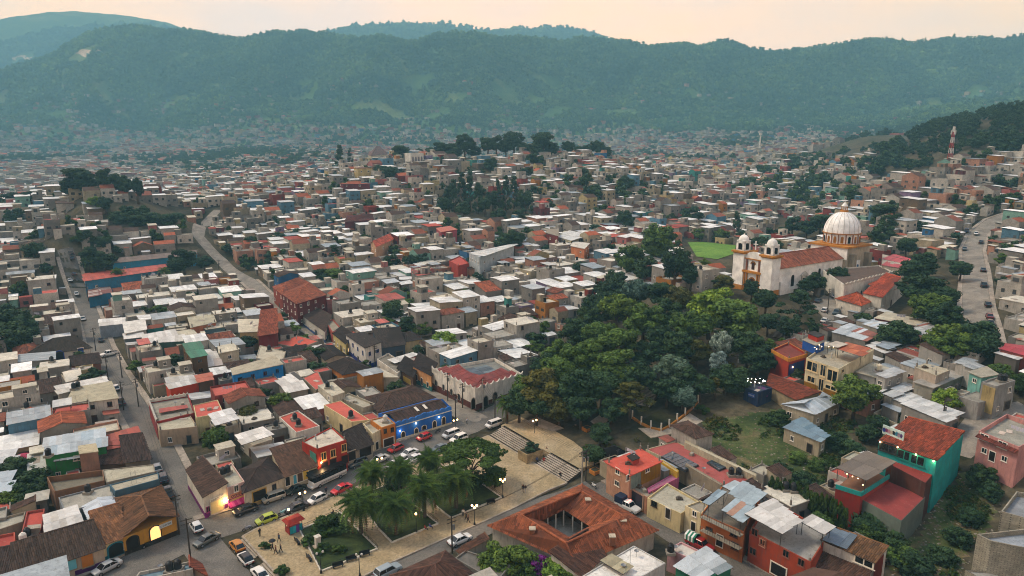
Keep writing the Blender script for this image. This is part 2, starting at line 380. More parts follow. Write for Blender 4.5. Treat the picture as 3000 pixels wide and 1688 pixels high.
# people: bodies grown first, while the scene is empty
def body_mesh(pose, top, legs, skin='#8a5a40', hair='#15110e'):
 lg = {'stand': ((.1,0,.0),(-.1,0,.0)), 'walk': ((.1,.28,.02),(-.1,-.28,.04)), 'sit': ((.1,.45,.0),(-.1,.45,.0))}[pose]; hp = .92 if pose != 'sit' else .48; b = [(0,0, hp),(0,0, hp + .22),(0,0, hp + .45),(0,.01, hp + .58),(0,.02, hp + .68),(0,.02, hp + .8)]; rad = [.15,.14,.17,.06,.095,.085]; E = [(0,1),(1,2),(2,3),(3,4),(4,5)]
 def add(p, r, j): b.append(p); rad.append(r); E.append((j, len(b) - 1)); return len(b) - 1
 for s, (fx, fy, fz) in zip((1,-1), lg):
  if pose == 'sit': k = add((s * .1,.42,.5),.075, add((s * .1,.05, hp),.09,0)); k = add((s * .1,.45,.08),.05, k)
  else: k = add((s * .1, fy * .45 + .03,.48),.07, add((s * .1,0, hp - .06),.095,0)); k = add((fx, fy, .08),.05, k)
  add((fx, b[k][1] + .16,.05),.04, k); k = add((s * .21,0, hp + .47),.065,2); sw = -.18 * s if pose == 'walk' else .04; k = add((s * .27, sw * .4, hp + .22),.05, k); k = add((s * .27, sw + .06, hp + .0),.04, k); add((s * .26, sw + .1, hp - .1),.035, k)
 me = bpy.data.meshes.new("body"); me.from_pydata(b, E, []); o = bpy.data.objects.new("tmp", me); COLL.objects.link(o); m = o.modifiers.new("s", 'SKIN')
 for v, r_ in zip(me.skin_vertices[0].data, rad): v.radius = (r_, r_)
 me.skin_vertices[0].data[0].use_root = True; o.modifiers.new("ss", 'SUBSURF').levels = 1; dg = bpy.context.evaluated_depsgraph_get(); ev = bpy.data.meshes.new_from_object(o.evaluated_get(dg)); bpy.data.objects.remove(o)
 ev.materials.clear()
 for c in (legs, top, skin, hair): ev.materials.append(mplain('cloth', c, .85))
 for p in ev.polygons: z = p.center.z - hp; p.material_index = (0 if z < .06 else 3 if z > .74 else 2 if z > .53 else 1) if not (abs(p.center.x) > .2 and z < .02 and z > -.2) else 2
 ev.name = "body"; return ev
PEOPLE = (
 (T2,232,1070, 'walk', '#3a4a5a', '#2a2f3a', 2.6, "person in blue grey walking below the red kiosk"),(T2,38,1020, 'stand', '#1c1c1f', '#17171a', 1.0, "person in black standing at the head of the plaza steps"),(T2,168,1165, 'walk', '#2a2a2c', '#1d1d20', 2.0, "person with a dark umbrella in the group of three"),(T2,200,1195, 'walk', '#5a2f24', '#2a1f1c', 2.2, "person in a brown top in the middle of the group of three"),(T2,250,1180, 'walk', '#232329', '#1a1a1e', 2.4, "person in dark clothes at the right of the group of three"),
 (T2,706,585, 'walk', '#33303a', '#1c1b20', .8, "person crossing the street behind the white hatchback"),(C2,1312,825, 'walk', '#1f1d20', '#4a4a4a', 3.6, "walking person in black of the couple on open plaza"),(C2,1328,832, 'walk', '#3a2a26', '#b0aba0', 3.6, "walking person in pale trousers of the couple on open plaza"),(C2,906,332, 'walk', '#b9bcc0', '#1c1f26', 4.0, "person in a white shirt crossing before the cantina corner"),(C2,1352,612, 'stand', '#7a8a94', '#3a3a40', 0, "person in pale blue at the foot of the steps"),(C2,1412,612, 'sit', '#4a5a7a', '#2a2c34', 3.5, "person in blue sitting on the steps beside the red one"),(C2,1462,616, 'walk', '#a03020', '#8a3020', 3.5, "person in red on the broad steps"),(C2,1482,542, 'stand', '#b0a08a', '#8a7a60', 3.0, "person in tan on the upper landing"),(C2,1580,722, 'sit', '#1f2024', '#1a1a1e', 3.5, "dark dressed person sitting at the right end of the steps"),
 (T2,2085,815, 'stand', '#c0bdb5', '#1c1c1f', 0, "person in white and black beside the lit double lamp"),(T2,2115,850, 'walk', '#2a2628', '#1a1a1d', 5, "person in dark clothes walking past the lit double lamp"),(T2,2135,875, 'walk', '#4a3028', '#201c1c', 5, "person in brown following beside the lit double lamp"),(T2,1700,975, 'sit', '#9a3a34', '#2a2a30', 5.2, "person in red sitting on the bed kerb below the palms"),(T2,1750,958, 'sit', '#3a4a8a', '#24242a', 5.2, "person in blue sitting on the bed kerb below the palms"),(T7,2030,1052, 'walk', '#c6c2b8', '#2a2a2e', 1, "person in white on the park path by the blue bar"),(T2,778,818, 'sit', '#1c2024', '#17181c', 1.5, "person sitting on the garden rail near the kiosk"),(T1,850,1320, 'stand', '#1a1614', '#1a1614', 3.9, "person standing in the purple house doorway"))
BODY = {}
for q in PEOPLE:
 if q[3:6] not in BODY: BODY[q[3:6]] = body_mesh(*q[3:6])
# ------------------------------------------------------------------ ground, hills
def build_ground():
 ang = np.concatenate([np.linspace(-50,50,501), np.linspace(50,310,66)[1:-1]]) * math.pi / 180
 rad = np.geomspace(25,4900,365); na, nr = len(ang), len(rad)
 A, RR = np.meshgrid(ang, rad, indexing='ij'); X = RR * np.sin(A); Y = RR * np.cos(A)
 Z = terr_v(X, Y).reshape(X.shape)
 v = np.stack([X, Y, Z], -1).reshape(-1,3); v = np.vstack([v, [[0,0,0]]])
 i = np.arange(na)[:, None]; j = np.arange(nr - 1)[None, :]; i2 = (i + 1) % na
 f = np.stack(np.broadcast_arrays(i * nr + j, i * nr + j + 1, i2 * nr + j + 1, i2 * nr + j),-1).reshape(-1,4)
 cen = na * nr
 me = bpy.data.meshes.new("ground"); nv = len(v); nq = len(f); nt_ = na
 me.vertices.add(nv); me.vertices.foreach_set("co", v.astype(np.float32).ravel())
 tri = np.stack([np.full(na, cen), np.arange(na) * nr, ((np.arange(na) + 1) % na) * nr], -1)
 me.loops.add(nq * 4 + nt_ * 3); me.loops.foreach_set("vertex_index", np.concatenate([f.ravel(), tri.ravel()]).astype(np.int32))
 me.polygons.add(nq + nt_)
 me.polygons.foreach_set("loop_start", np.concatenate([np.arange(nq) * 4, nq * 4 + np.arange(nt_) * 3]).astype(np.int32))
 me.polygons.foreach_set("loop_total", np.concatenate([np.full(nq, 4), np.full(nt_, 3)]).astype(np.int32))
 me.polygons.foreach_set("use_smooth", np.ones(nq + nt_, dtype=bool))
 me.update(calc_edges=True); me.validate()
 m, nt, b, _ = newmat("ground_soil")
 n1 = noise(nt, 0.05,6,0.65,0.5); n2 = noise(nt, 0.9,5,0.7)
 near = ramp(nt, n1, [(0.32, lin('#2f3322')),(0.45, lin('#403c30')),(0.6, lin('#57503f')),(0.75, lin('#3c3d2c'))])
 near = mixc(nt, 1.0, near, ramp(nt, n2, [(0.3,(0.55,0.55,0.55)),(0.7,(1.25,1.25,1.25))]), 'MULTIPLY')
 g = N(nt, "ShaderNodeNewGeometry"); ln = N(nt, "ShaderNodeVectorMath", operation='LENGTH'); nt.links.new(g.outputs["Position"], ln.inputs[0])
 n3 = noise(nt, 0.004,6,0.7,1.0); n4 = noise(nt, 0.03,4,0.7)
 far = ramp(nt, n3, [(0.3, lin('#35502e')),(0.5, lin('#4a6236')),(0.62, lin('#6a7445')),(0.72, lin('#857f55'))])
 far = mixc(nt, 1.0, far, ramp(nt, n4, [(0.3,(0.55,0.6,0.6)),(0.7,(1.25,1.2,1.15))]), 'MULTIPLY')
 mr = N(nt, "ShaderNodeMapRange"); mr.inputs[1].default_value = 900; mr.inputs[2].default_value = 1500; nt.links.new(ln.outputs["Value"], mr.inputs[0])
 nt.links.new(mixc(nt, mr.outputs[0], near, far), b.inputs["Base Color"]); b.inputs["Roughness"].default_value = 1.0; b.inputs["Specular IOR Level"].default_value = 0.05
 me.materials.append(m)
 return tag(obj("ground", me), kind="structure")
build_ground()

def gn_scatter(name, pts, scales, sources, seed=1):
 """one object whose points carry instances of a few source meshes"""
 me = bpy.data.meshes.new(name); me.vertices.add(len(pts)); me.vertices.foreach_set("co", np.asarray(pts, dtype=np.float32).ravel())
 a = me.attributes.new("sc", 'FLOAT', 'POINT'); a.data.foreach_set("value", np.asarray(scales, dtype=np.float32)); me.update()
 o = obj(name, me); ng = bpy.data.node_groups.new(name, 'GeometryNodeTree')
 ng.interface.new_socket("Geometry", in_out='INPUT', socket_type='NodeSocketGeometry'); ng.interface.new_socket("Geometry", in_out='OUTPUT', socket_type='NodeSocketGeometry')
 gi = ng.nodes.new("NodeGroupInput"); go = ng.nodes.new("NodeGroupOutput"); iop = ng.nodes.new("GeometryNodeInstanceOnPoints")
 g2i = ng.nodes.new("GeometryNodeGeometryToInstance")
 for s in reversed(sources):
  oi = ng.nodes.new("GeometryNodeObjectInfo"); oi.inputs["Object"].default_value = s; oi.inputs["As Instance"].default_value = True
  ng.links.new(oi.outputs["Geometry"], g2i.inputs[0])
 jn = ng.nodes.new("GeometryNodeJoinGeometry")
 ng.nodes.remove(g2i)
 for s in sources:
  oi = ng.nodes.new("GeometryNodeObjectInfo"); oi.inputs["Object"].default_value = s; oi.inputs["As Instance"].default_value = True
  ng.links.new(oi.outputs["Geometry"], jn.inputs[0])
 rv = ng.nodes.new("FunctionNodeRandomValue"); rv.data_type = 'FLOAT_VECTOR'; rv.inputs[0].default_value = (-0.06,-0.06,0); rv.inputs[1].default_value = (0.06,0.06,6.283); rv.inputs["Seed"].default_value = seed
 ri = ng.nodes.new("FunctionNodeRandomValue"); ri.data_type = 'INT'; ri.inputs[4].default_value = 0; ri.inputs[5].default_value = len(sources) - 1; ri.inputs["Seed"].default_value = seed + 3
 na = ng.nodes.new("GeometryNodeInputNamedAttribute"); na.data_type = 'FLOAT'; na.inputs["Name"].default_value = "sc"
 ng.links.new(gi.outputs[0], iop.inputs["Points"]); ng.links.new(jn.outputs[0], iop.inputs["Instance"]); iop.inputs["Pick Instance"].default_value = True
 ng.links.new(ri.outputs[2], iop.inputs["Instance Index"]); ng.links.new(rv.outputs[0], iop.inputs["Rotation"]); ng.links.new(na.outputs[0], iop.inputs["Scale"])
 ng.links.new(iop.outputs[0], go.inputs[0])
 md = o.modifiers.new("scatter", 'NODES'); md.node_group = ng
 return o
def unlinked(name, me):
 return bpy.data.objects.new(name, me)
def ico_crown(seed, n=46, flat=0.8, quad=0.42, mat=None, tall=False):
 """a small crown of leaf clumps, unit radius, base at z=0"""
 rs = np.random.RandomState(seed); v = []; f = []; t = []
 for i in range(n):
  d = rs.normal(size=3); d /= np.linalg.norm(d); r = rs.uniform(0.55,1.0) * (1 + 0.25 * math.sin(3 * d[0] + seed))
  if tall:
   z = rs.uniform(0.05,2.6); k = (1 - z / 2.75) * 0.62; a = rs.uniform(0,6.283); c = np.array([k * math.cos(a), k * math.sin(a), z]); d = np.array([math.cos(a), math.sin(a),0.5])
  else:
   c = np.array([d[0] * r, d[1] * r, 0.85 + d[2] * r * flat])
  u = np.cross(d, rs.normal(size=3)); u /= np.linalg.norm(u) + 1e-9; w = np.cross(d, u); q = quad * rs.uniform(0.7,1.4)
  u = u + 0.5 * rs.normal(size=3); k0 = len(v)
  v += [c + u * q, c + w * q, c - u * q, c - w * q]; f.append((k0, k0 + 1, k0 + 2, k0 + 3)); t.append(np.clip(0.25 + 0.35 * c[2] / (2.2 if tall else 1.6) + rs.uniform(-0.2,0.35),0,1))  # leaf tone rises with height: top light put into the colour
 return mesh("crown_clump", v, f, mat, tone=t)
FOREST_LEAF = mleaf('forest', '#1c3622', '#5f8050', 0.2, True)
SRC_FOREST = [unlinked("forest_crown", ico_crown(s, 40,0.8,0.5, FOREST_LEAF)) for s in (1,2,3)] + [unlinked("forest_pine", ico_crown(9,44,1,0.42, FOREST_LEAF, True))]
def build_forest():
 n = 165000; a = NR.uniform(-0.70,0.70, n); r = np.sqrt(np.concatenate([NR.uniform(1350 ** 2,3250 ** 2,130000), NR.uniform(3400 ** 2,4650 ** 2,35000)])); x = r * np.sin(a); y = r * np.cos(a)
 z = terr_v(x, y); keep = z > 70 + 60 * (vnoise(x / 150, y / 150))
 clear = fbm(x / 110 + 40, y / 60,4); keep &= ~((clear > 0.62) & (z < 260)); keep &= ~((clear > 0.56) & (z < 150))
 q = [(240,152),(70,165),(1080 / 1.0,358)]
 for (px, py) in [(245,158),(70,170)]:
  gx, gy, gz = PT(px, py); keep &= ~(((x - gx) / 52) ** 2 + ((y - gy) / 42) ** 2 < 1)
 x, y, z = x[keep], y[keep], z[keep]
 s = NR.uniform(3.2,6.0, len(x)) * np.where(np.hypot(x, y) > 3300,1.9,1) * (0.75 + 0.9 * vnoise(x / 60, y / 60))
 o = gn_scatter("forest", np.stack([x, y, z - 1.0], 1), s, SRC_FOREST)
 tag(o, "dense green forest covering the far hazy mountain slopes", "forest", kind="stuff")
build_forest()
def build_haze():
 b = MB().box(-5000,-5000,-12,5000,5000,960)
 b.v = [(x, y, z) for x, y, z in b.v]
 m = bpy.data.materials.new("haze_air"); m.use_nodes = True; nt = m.node_tree; nt.nodes.clear()
 out = nt.nodes.new("ShaderNodeOutputMaterial"); pv = nt.nodes.new("ShaderNodeVolumePrincipled")
 pv.inputs["Color"].default_value = (0.31,0.76,1.0,1); pv.inputs["Density"].default_value = HAZE_D; pv.inputs["Anisotropy"].default_value = 0.0
 nt.links.new(pv.outputs[0], out.inputs["Volume"])
 o = b.build("haze", [m]); tag(o, "blue haze hanging in the valley air", "haze", kind="stuff"); return o
HAZE_D = 2.6e-4
build_haze()
# ------------------------------------------------------------------ house builder
OX0, OY0, OW, OH = -700,55,1400,1000
OCC = np.zeros((OW, OH), dtype=np.uint8)            # 1 street / open ground, 2 built
def inpoly(poly, x, y):
 ins = np.zeros(x.shape, bool); n = len(poly)
 for i in range(n):
  x0, y0 = poly[i][:2]; x1, y1 = poly[(i + 1) % n][:2]
  if y0 == y1: continue
  c = ((y0 > y) != (y1 > y)) & (x < (x1 - x0) * (y - y0) / (y1 - y0) + x0); ins ^= c
 return ins
def occ_poly(poly, val=2, grow=0.0):
 if grow: poly = inset(poly, -grow)
 xs = [p[0] for p in poly]; ys = [p[1] for p in poly]
 i0 = max(0, int(min(xs) - OX0)); i1 = min(OW, int(max(xs) - OX0) + 2); j0 = max(0, int(min(ys) - OY0)); j1 = min(OH, int(max(ys) - OY0) + 2)
 if i0 >= i1 or j0 >= j1: return
 X, Y = np.meshgrid(np.arange(i0, i1) + OX0 + 0.5, np.arange(j0, j1) + OY0 + 0.5, indexing='ij')
 OCC[i0:i1, j0:j1][inpoly(poly, X, Y)] = val
def occ_line(pts, w, val=1):
 for a, b in zip(pts[:-1], pts[1:]):
  dx, dy = b[0] - a[0], b[1] - a[1]; L = math.hypot(dx, dy) + 1e-6; nx, ny = -dy / L * w / 2, dx / L * w / 2; ex, ey = dx / L * w * 0.3, dy / L * w * 0.3
  occ_poly([(a[0] - nx - ex, a[1] - ny - ey),(b[0] - nx + ex, b[1] - ny + ey),(b[0] + nx + ex, b[1] + ny + ey),(a[0] + nx - ex, a[1] + ny - ey)], val)
def occ_at(x, y):
 i, j = int(x - OX0), int(y - OY0)
 return int(OCC[i, j]) if 0 <= i < OW and 0 <= j < OH else 0
def inset(poly, d):
 n = len(poly); out = []
 for i in range(n):
  p0 = Vector(poly[i - 1][:2]); p = Vector(poly[i][:2]); p1 = Vector(poly[(i + 1) % n][:2])
  e0 = (p - p0).normalized(); e1 = (p1 - p).normalized(); n0 = Vector((-e0.y, e0.x)); n1 = Vector((-e1.y, e1.x))
  k = 1 + n0.dot(n1); q = p + (n0 + n1) * (d / max(k, 0.25)); out.append((q.x, q.y))
 return out
def lerp(a, b, t): return tuple(x + (y - x) * t for x, y in zip(a, b))

# shared unit pieces ---------------------------------------------------------
def _ring(mb, w, h, t, d, y0=0.0, m=0):
 mb.box(-w / 2, y0 - d, 0,-w / 2 + t, y0, h, m); mb.box(w / 2 - t, y0 - d, 0, w / 2, y0, h, m)
 mb.box(-w / 2 + t, y0 - d, 0, w / 2 - t, y0, t, m); mb.box(-w / 2 + t, y0 - d, h - t, w / 2 - t, y0, h, m)
UNIT = {}
def unit_window(fr):
 k = 'w' + fr
 if k not in UNIT:
  b = MB(); _ring(b, 1,1,0.08,0.09); b.box(-0.03,-0.07,0.08,0.03,0,0.92); b.box(-0.58,-0.16,-0.07,0.58,0,0)
  UNIT[k] = (b.me("window", [mplain('frame', fr)]), MB().box(-0.42,-0.03,0.08,0.42,0.0,0.92).me("pane", [mglass()]))
 return UNIT[k]
def unit_door(c, fr='#6b6153'):
 k = 'd' + c + fr
 if k not in UNIT:
  b = MB(); _ring(b, 1.16,1.06,0.08,0.10)
  d = MB().box(-0.5,-0.05,0.02,0.5,0,0.98); d.box(-0.42,-0.07,0.1,-0.04,-0.05,0.45).box(0.04,-0.07,0.1,0.42,-0.05,0.45).box(-0.42,-0.07,0.52,-0.04,-0.05,0.9).box(0.04,-0.07,0.52,0.42,-0.05,0.9)
  UNIT[k] = (d.me("door", [mplain('door', c, 0.6)]), b.me("door_frame", [mplain('frame', fr)]))
 return UNIT[k]
def unit_tank(col):
 k = 't' + col
 if k not in UNIT:
  p = [(0.0,0),(0.55,0),(0.57,0.1)]
  for i in range(5): p += [(0.57,0.12 + i * 0.17),(0.53,0.18 + i * 0.17),(0.57,0.24 + i * 0.17)]
  p += [(0.56,1.0),(0.38,1.2),(0.2,1.28),(0.2,1.34),(0,1.36)]
  b = MB().lathe(p, 14); UNIT[k] = b.me("water_tank", [mplain('tank', col, 0.5)], smooth=False)
 return UNIT[k]
def unit_sheet():
 if 'sheet' not in UNIT:
  v = [(0,0,0),(1,0,0),(1,1,0),(0,1,0),(0,0,1),(1,0,1),(1,1,1),(0,1,1)]
  f = [(3,2,1,0),(4,5,6,7),(0,1,5,4),(1,2,6,5),(2,3,7,6),(3,0,4,7)]
  uv = []
  for q in f:
   for i in q: uv.append((v[i][0], v[i][1]))
  UNIT['sheet'] = (v, f, uv)
 return UNIT['sheet']
def sheet_mesh(mat):
 k = 'sheet' + mat.name
 if k not in UNIT: v, f, uv = unit_sheet(); UNIT[k] = mesh("roof_sheet", v, f, mat, uv=uv)
 return UNIT[k]

def tile_plane(acc, e0, e1, r1, r0, w=0.3, hgt=0.085, row=1.1, rnd=R):
 """rows of barrel tiles over a roof plane; acc = (verts, faces, tone)"""
 e0, e1, r0, r1 = map(Vector, (e0, e1, r0, r1)); u = (e1 - e0); L = u.length
 if L < 0.3: return
 u = u / L; mid = (r0 + r1) / 2 - (e0 + e1) / 2; n = u.cross(mid)
 if n.length < 1e-6: return
 n = n.normalized(); n = n if n.z > 0 else -n; v = n.cross(u)
 if v.dot(mid) < 0: v = -v
 P = [((p - e0).dot(u),(p - e0).dot(v)) for p in (e0, e1, r1, r0)]
 us = [p[0] for p in P]; V, Fc, T = acc
 lo, hi = min(us), max(us); nc = max(2, int((hi - lo) / w)); w = (hi - lo) / nc
 prof = [(-0.5,0),(-0.27,0.75),(0,1),(0.27,0.75),(0.5,0)]
 for c in range(nc):
  uc = lo + (c + 0.5) * w; hs = []
  for i in range(4):
   a, b = P[i], P[(i + 1) % 4]
   if (a[0] - uc) * (b[0] - uc) < 0: t = (uc - a[0]) / (b[0] - a[0]); hs.append(a[1] + t * (b[1] - a[1]))
  if len(hs) < 2: continue
  v0, v1 = min(hs), max(hs); m = max(1, int(round((v1 - v0) / row)))
  for k in range(m):
   va, vb = v0 + (v1 - v0) * k / m - 0.04, v0 + (v1 - v0) * (k + 1) / m; base = len(V); ju = rnd.uniform(-0.02,0.02); tn = rnd.uniform(0.55,1.3)
   for (vv, ex) in ((va, 0.035),(vb, 0.0)):
    for (o, z) in prof:
     V.append(e0 + u * (uc + o * w + ju) + v * vv + n * (z * hgt + ex + 0.01))
   for q in range(4): Fc.append((base + q, base + q + 1, base + 6 + q, base + 5 + q)); T.append(tn)
 b = len(V)
 for p in (e0, e1, r1, r0): V.append(p - n * 0.02)
 Fc.append((b, b + 1, b + 2, b + 3)); T.append(0.5)
def ridge_cap(acc, a, b, r=0.16, tone=1.5):
 V, Fc, T = acc; a, b = Vector(a), Vector(b); d = b - a; L = d.length
 if L < 0.2: return
 q = d.to_track_quat('Z', 'Y'); m = max(1, int(L / 0.7))
 for k in range(m):
  base = len(V); tn = tone * R.uniform(0.7,1.1)
  for t, rr in ((k / m, r),((k + 1) / m, r * 0.86)):
   for i in range(6): V.append(a + d * t + q @ Vector((rr * math.cos(i * math.pi / 3), rr * math.sin(i * math.pi / 3),0)) + Vector((0,0,0.05)))
  for i in range(6): Fc.append((base + i, base + (i + 1) % 6, base + 6 + (i + 1) % 6, base + 6 + i)); T.append(tn)

class Hs: pass
def quad_from_px(pts, h, z0=None):
 if z0 is None:
  cx = sum(p[0] for p in pts) / len(pts); cy_ = sum(p[1] for p in pts) / len(pts); z0 = PT(cx, cy_, h)[2]
 return [Pz(p[0], p[1], z0 + h) for p in pts], z0
WINN = 0
def add_window(H, x, y, z, nx, ny, w, h, frame='#d8d2c4', lit=False):
 fm, pm = unit_window(frame); rz = math.atan2(ny, nx) + math.pi / 2; L = H.root.location
 o = obj("window", fm, H.root, (x - L.x + nx * 0.012, y - L.y + ny * 0.012, z - L.z),(0,0, rz),(w, 1, h))
 p = obj("pane", pm, o)
 if lit: p.material_slots[0].link = 'OBJECT'; p.material_slots[0].material = memit('lit_window', (1.0,0.62,0.25),0.7)
 return o
def add_door(H, x, y, z, nx, ny, w, h, col='#2b2420', fr='#6b6153'):
 dm_, fm = unit_door(col, fr); rz = math.atan2(ny, nx) + math.pi / 2; L = H.root.location
 o = obj("door", dm_, H.root, (x - L.x + nx * 0.012, y - L.y + ny * 0.012, z - L.z),(0,0, rz),(w, 1, h)); obj("door_frame", fm, o); return o
def arch_mesh(key, fr, leaf, t=0.12):
 """round-headed opening, unit width 1 and height 1"""
 if key in UNIT: return UNIT[key]
 def outl(w, h, n=10):
  r = w / 2; pts = [(-w / 2,0),(w / 2,0)]
  for i in range(n + 1): a = math.pi * i / n; pts.append((r * math.cos(a), h - 0.32 + 0.32 * math.sin(a)))
  return pts
 o1, o0 = outl(1 + 2 * t, 1 + t * 0.6), outl(1,1); n = len(o1); v = []; f = []
 for (x, z) in o1: v.append((x, -0.08, z))
 for (x, z) in o0: v.append((x, -0.08, z))
 for (x, z) in o1: v.append((x, 0, z))
 for i in range(n):
  j = (i + 1) % n; f.append((i, j, n + j, n + i)); f.append((j, i, 2 * n + i, 2 * n + j))
 fm = mesh("arch_frame", v, f, fr); pm = mesh("arch_leaf", [(x, -0.03, z) for (x, z) in o0], [tuple(range(len(o0)))], leaf)
 UNIT[key] = (pm, fm); return UNIT[key]
def wall_hit(H, px, py):
 """where the sight line of this pixel meets the building's walls"""
 a, dy, dz = ray(px, py); best = None
 for i in range(len(H.poly)):
  p, q = H.poly[i], H.poly[(i + 1) % len(H.poly)]; ex, ey = q[0] - p[0], q[1] - p[1]; L = math.hypot(ex, ey); nx, ny = ey / L, -ex / L
  if nx * p[0] + ny * p[1] > 0: continue
  den = a * nx + dy * ny
  if abs(den) < 1e-6: continue
  t = (p[0] * nx + p[1] * ny) / den; x, y, z = a * t, dy * t, CAMZ + dz * t; s = ((x - p[0]) * ex + (y - p[1]) * ey) / (L * L)
  if -0.06 <= s <= 1.06 and (best is None or t < best[0]): best = (t, x, y, z, nx, ny)
 return best
def put(H, px, py, w, h, kind='window', col='#d8d2c4', fr='#cfc7b5', lit=False):
 """fit a window, door or arch whose centre shows at this pixel"""
 b = wall_hit(H, px, py)
 if b is None: return None
 _, x, y, z, nx, ny = b; z -= h / 2; L = H.root.location
 if kind == 'window': return add_window(H, x, y, z, nx, ny, w, h, col, lit)
 if kind == 'door': return add_door(H, x, y, max(z, H.z0 + 0.02), nx, ny, w, h, col, fr)
 rz = math.atan2(ny, nx) + math.pi / 2
 leafm = memit('lit_doorway', (1.0,0.52,0.18),0.6) if lit else mplain('leaf', col, 0.5)
 pm, fm = arch_mesh('arch' + col + fr + str(lit), mplain('frame', fr), leafm)
 o = obj("arched_opening", fm, H.root, (x - L.x + nx * 0.012, y - L.y + ny * 0.012, z - L.z),(0,0, rz),(w, 1, h)); obj("leaf", pm, o); return o

def clutter(H, lp, n, rnd):
 if 'cl' not in UNIT:
  st = mplain('steel', '#77797a', .5,.4)
  UNIT['cl'] = [("gas_cylinder", MB().lathe([(0,0),(.18,0),(.18,1.1),(.1,1.25),(0,1.3)], 8).me("gas_cylinder", [mplain('gas', '#9a9c98', .5)])),("satellite_dish", MB().lathe([(0,.9),(.25,.95),(.42,1.08)], 10).tube((0,0,0),(0,0,.9),.03,4).me("satellite_dish", [st])),("vent_block", MB().box(-.5,-.35,0,.5,.35,.55).me("vent_block", [mwall('#9a9484')])),
      ("roof_crate", MB().box(-.4,-.6,0,.4,.6,.35).box(-.3,-.2,.35,.3,.3,.6).me("roof_crate", [mplain('crate', '#4a4238', .8)])),("stored_sheet", MB().box(-.9,-.5,.02,.9,.5,.1).me("stored_sheet", [mroof('#b5a89a', 'sheet')])),("antenna", MB().tube((0,0,0),(0,0,2.6),.025,4).tube((-.5,0,2.3),(.5,0,2.3),.015,4).tube((-.3,0,2.05),(.3,0,2.05),.015,4).me("antenna", [st])),("laundry", MB().box(-1.2,-.01,.9,-.5,.01,1.6).box(-.4,-.01,.8,.2,.01,1.6).box(.3,-.01,1.0,1.1,.01,1.6).tube((-1.4,0,1.6),(1.4,0,1.6),.01,3).tube((-1.4,0,0),(-1.4,0,1.6),.02,3).tube((1.4,0,0),(1.4,0,1.6),.02,3).me("laundry", [mplain('cloth', '#a8a6b0', .8)]))]
 for _ in range(n):
  nm, me = rnd.choice(UNIT['cl']); p = lerp(lerp(lp[0], lp[1], rnd.uniform(.15,.85)), lerp(lp[3 % len(lp)], lp[2], rnd.uniform(.15,.85)), rnd.uniform(.15,.85)); obj(nm, me, H.root, (p[0], p[1], H.top + .01),(0,0, rnd.uniform(0,3)))
 if rnd.random() < .3:
  for p in inset(lp, .3): MB().box(p[0] - .14, p[1] - .14, H.top - .1, p[0] + .14, p[1] + .14, H.top + 1.0).tube((p[0], p[1], H.top + 1),(p[0], p[1], H.top + 1.7),.03,3).build("column_stub", [mwall('#8a857a')], H.root)
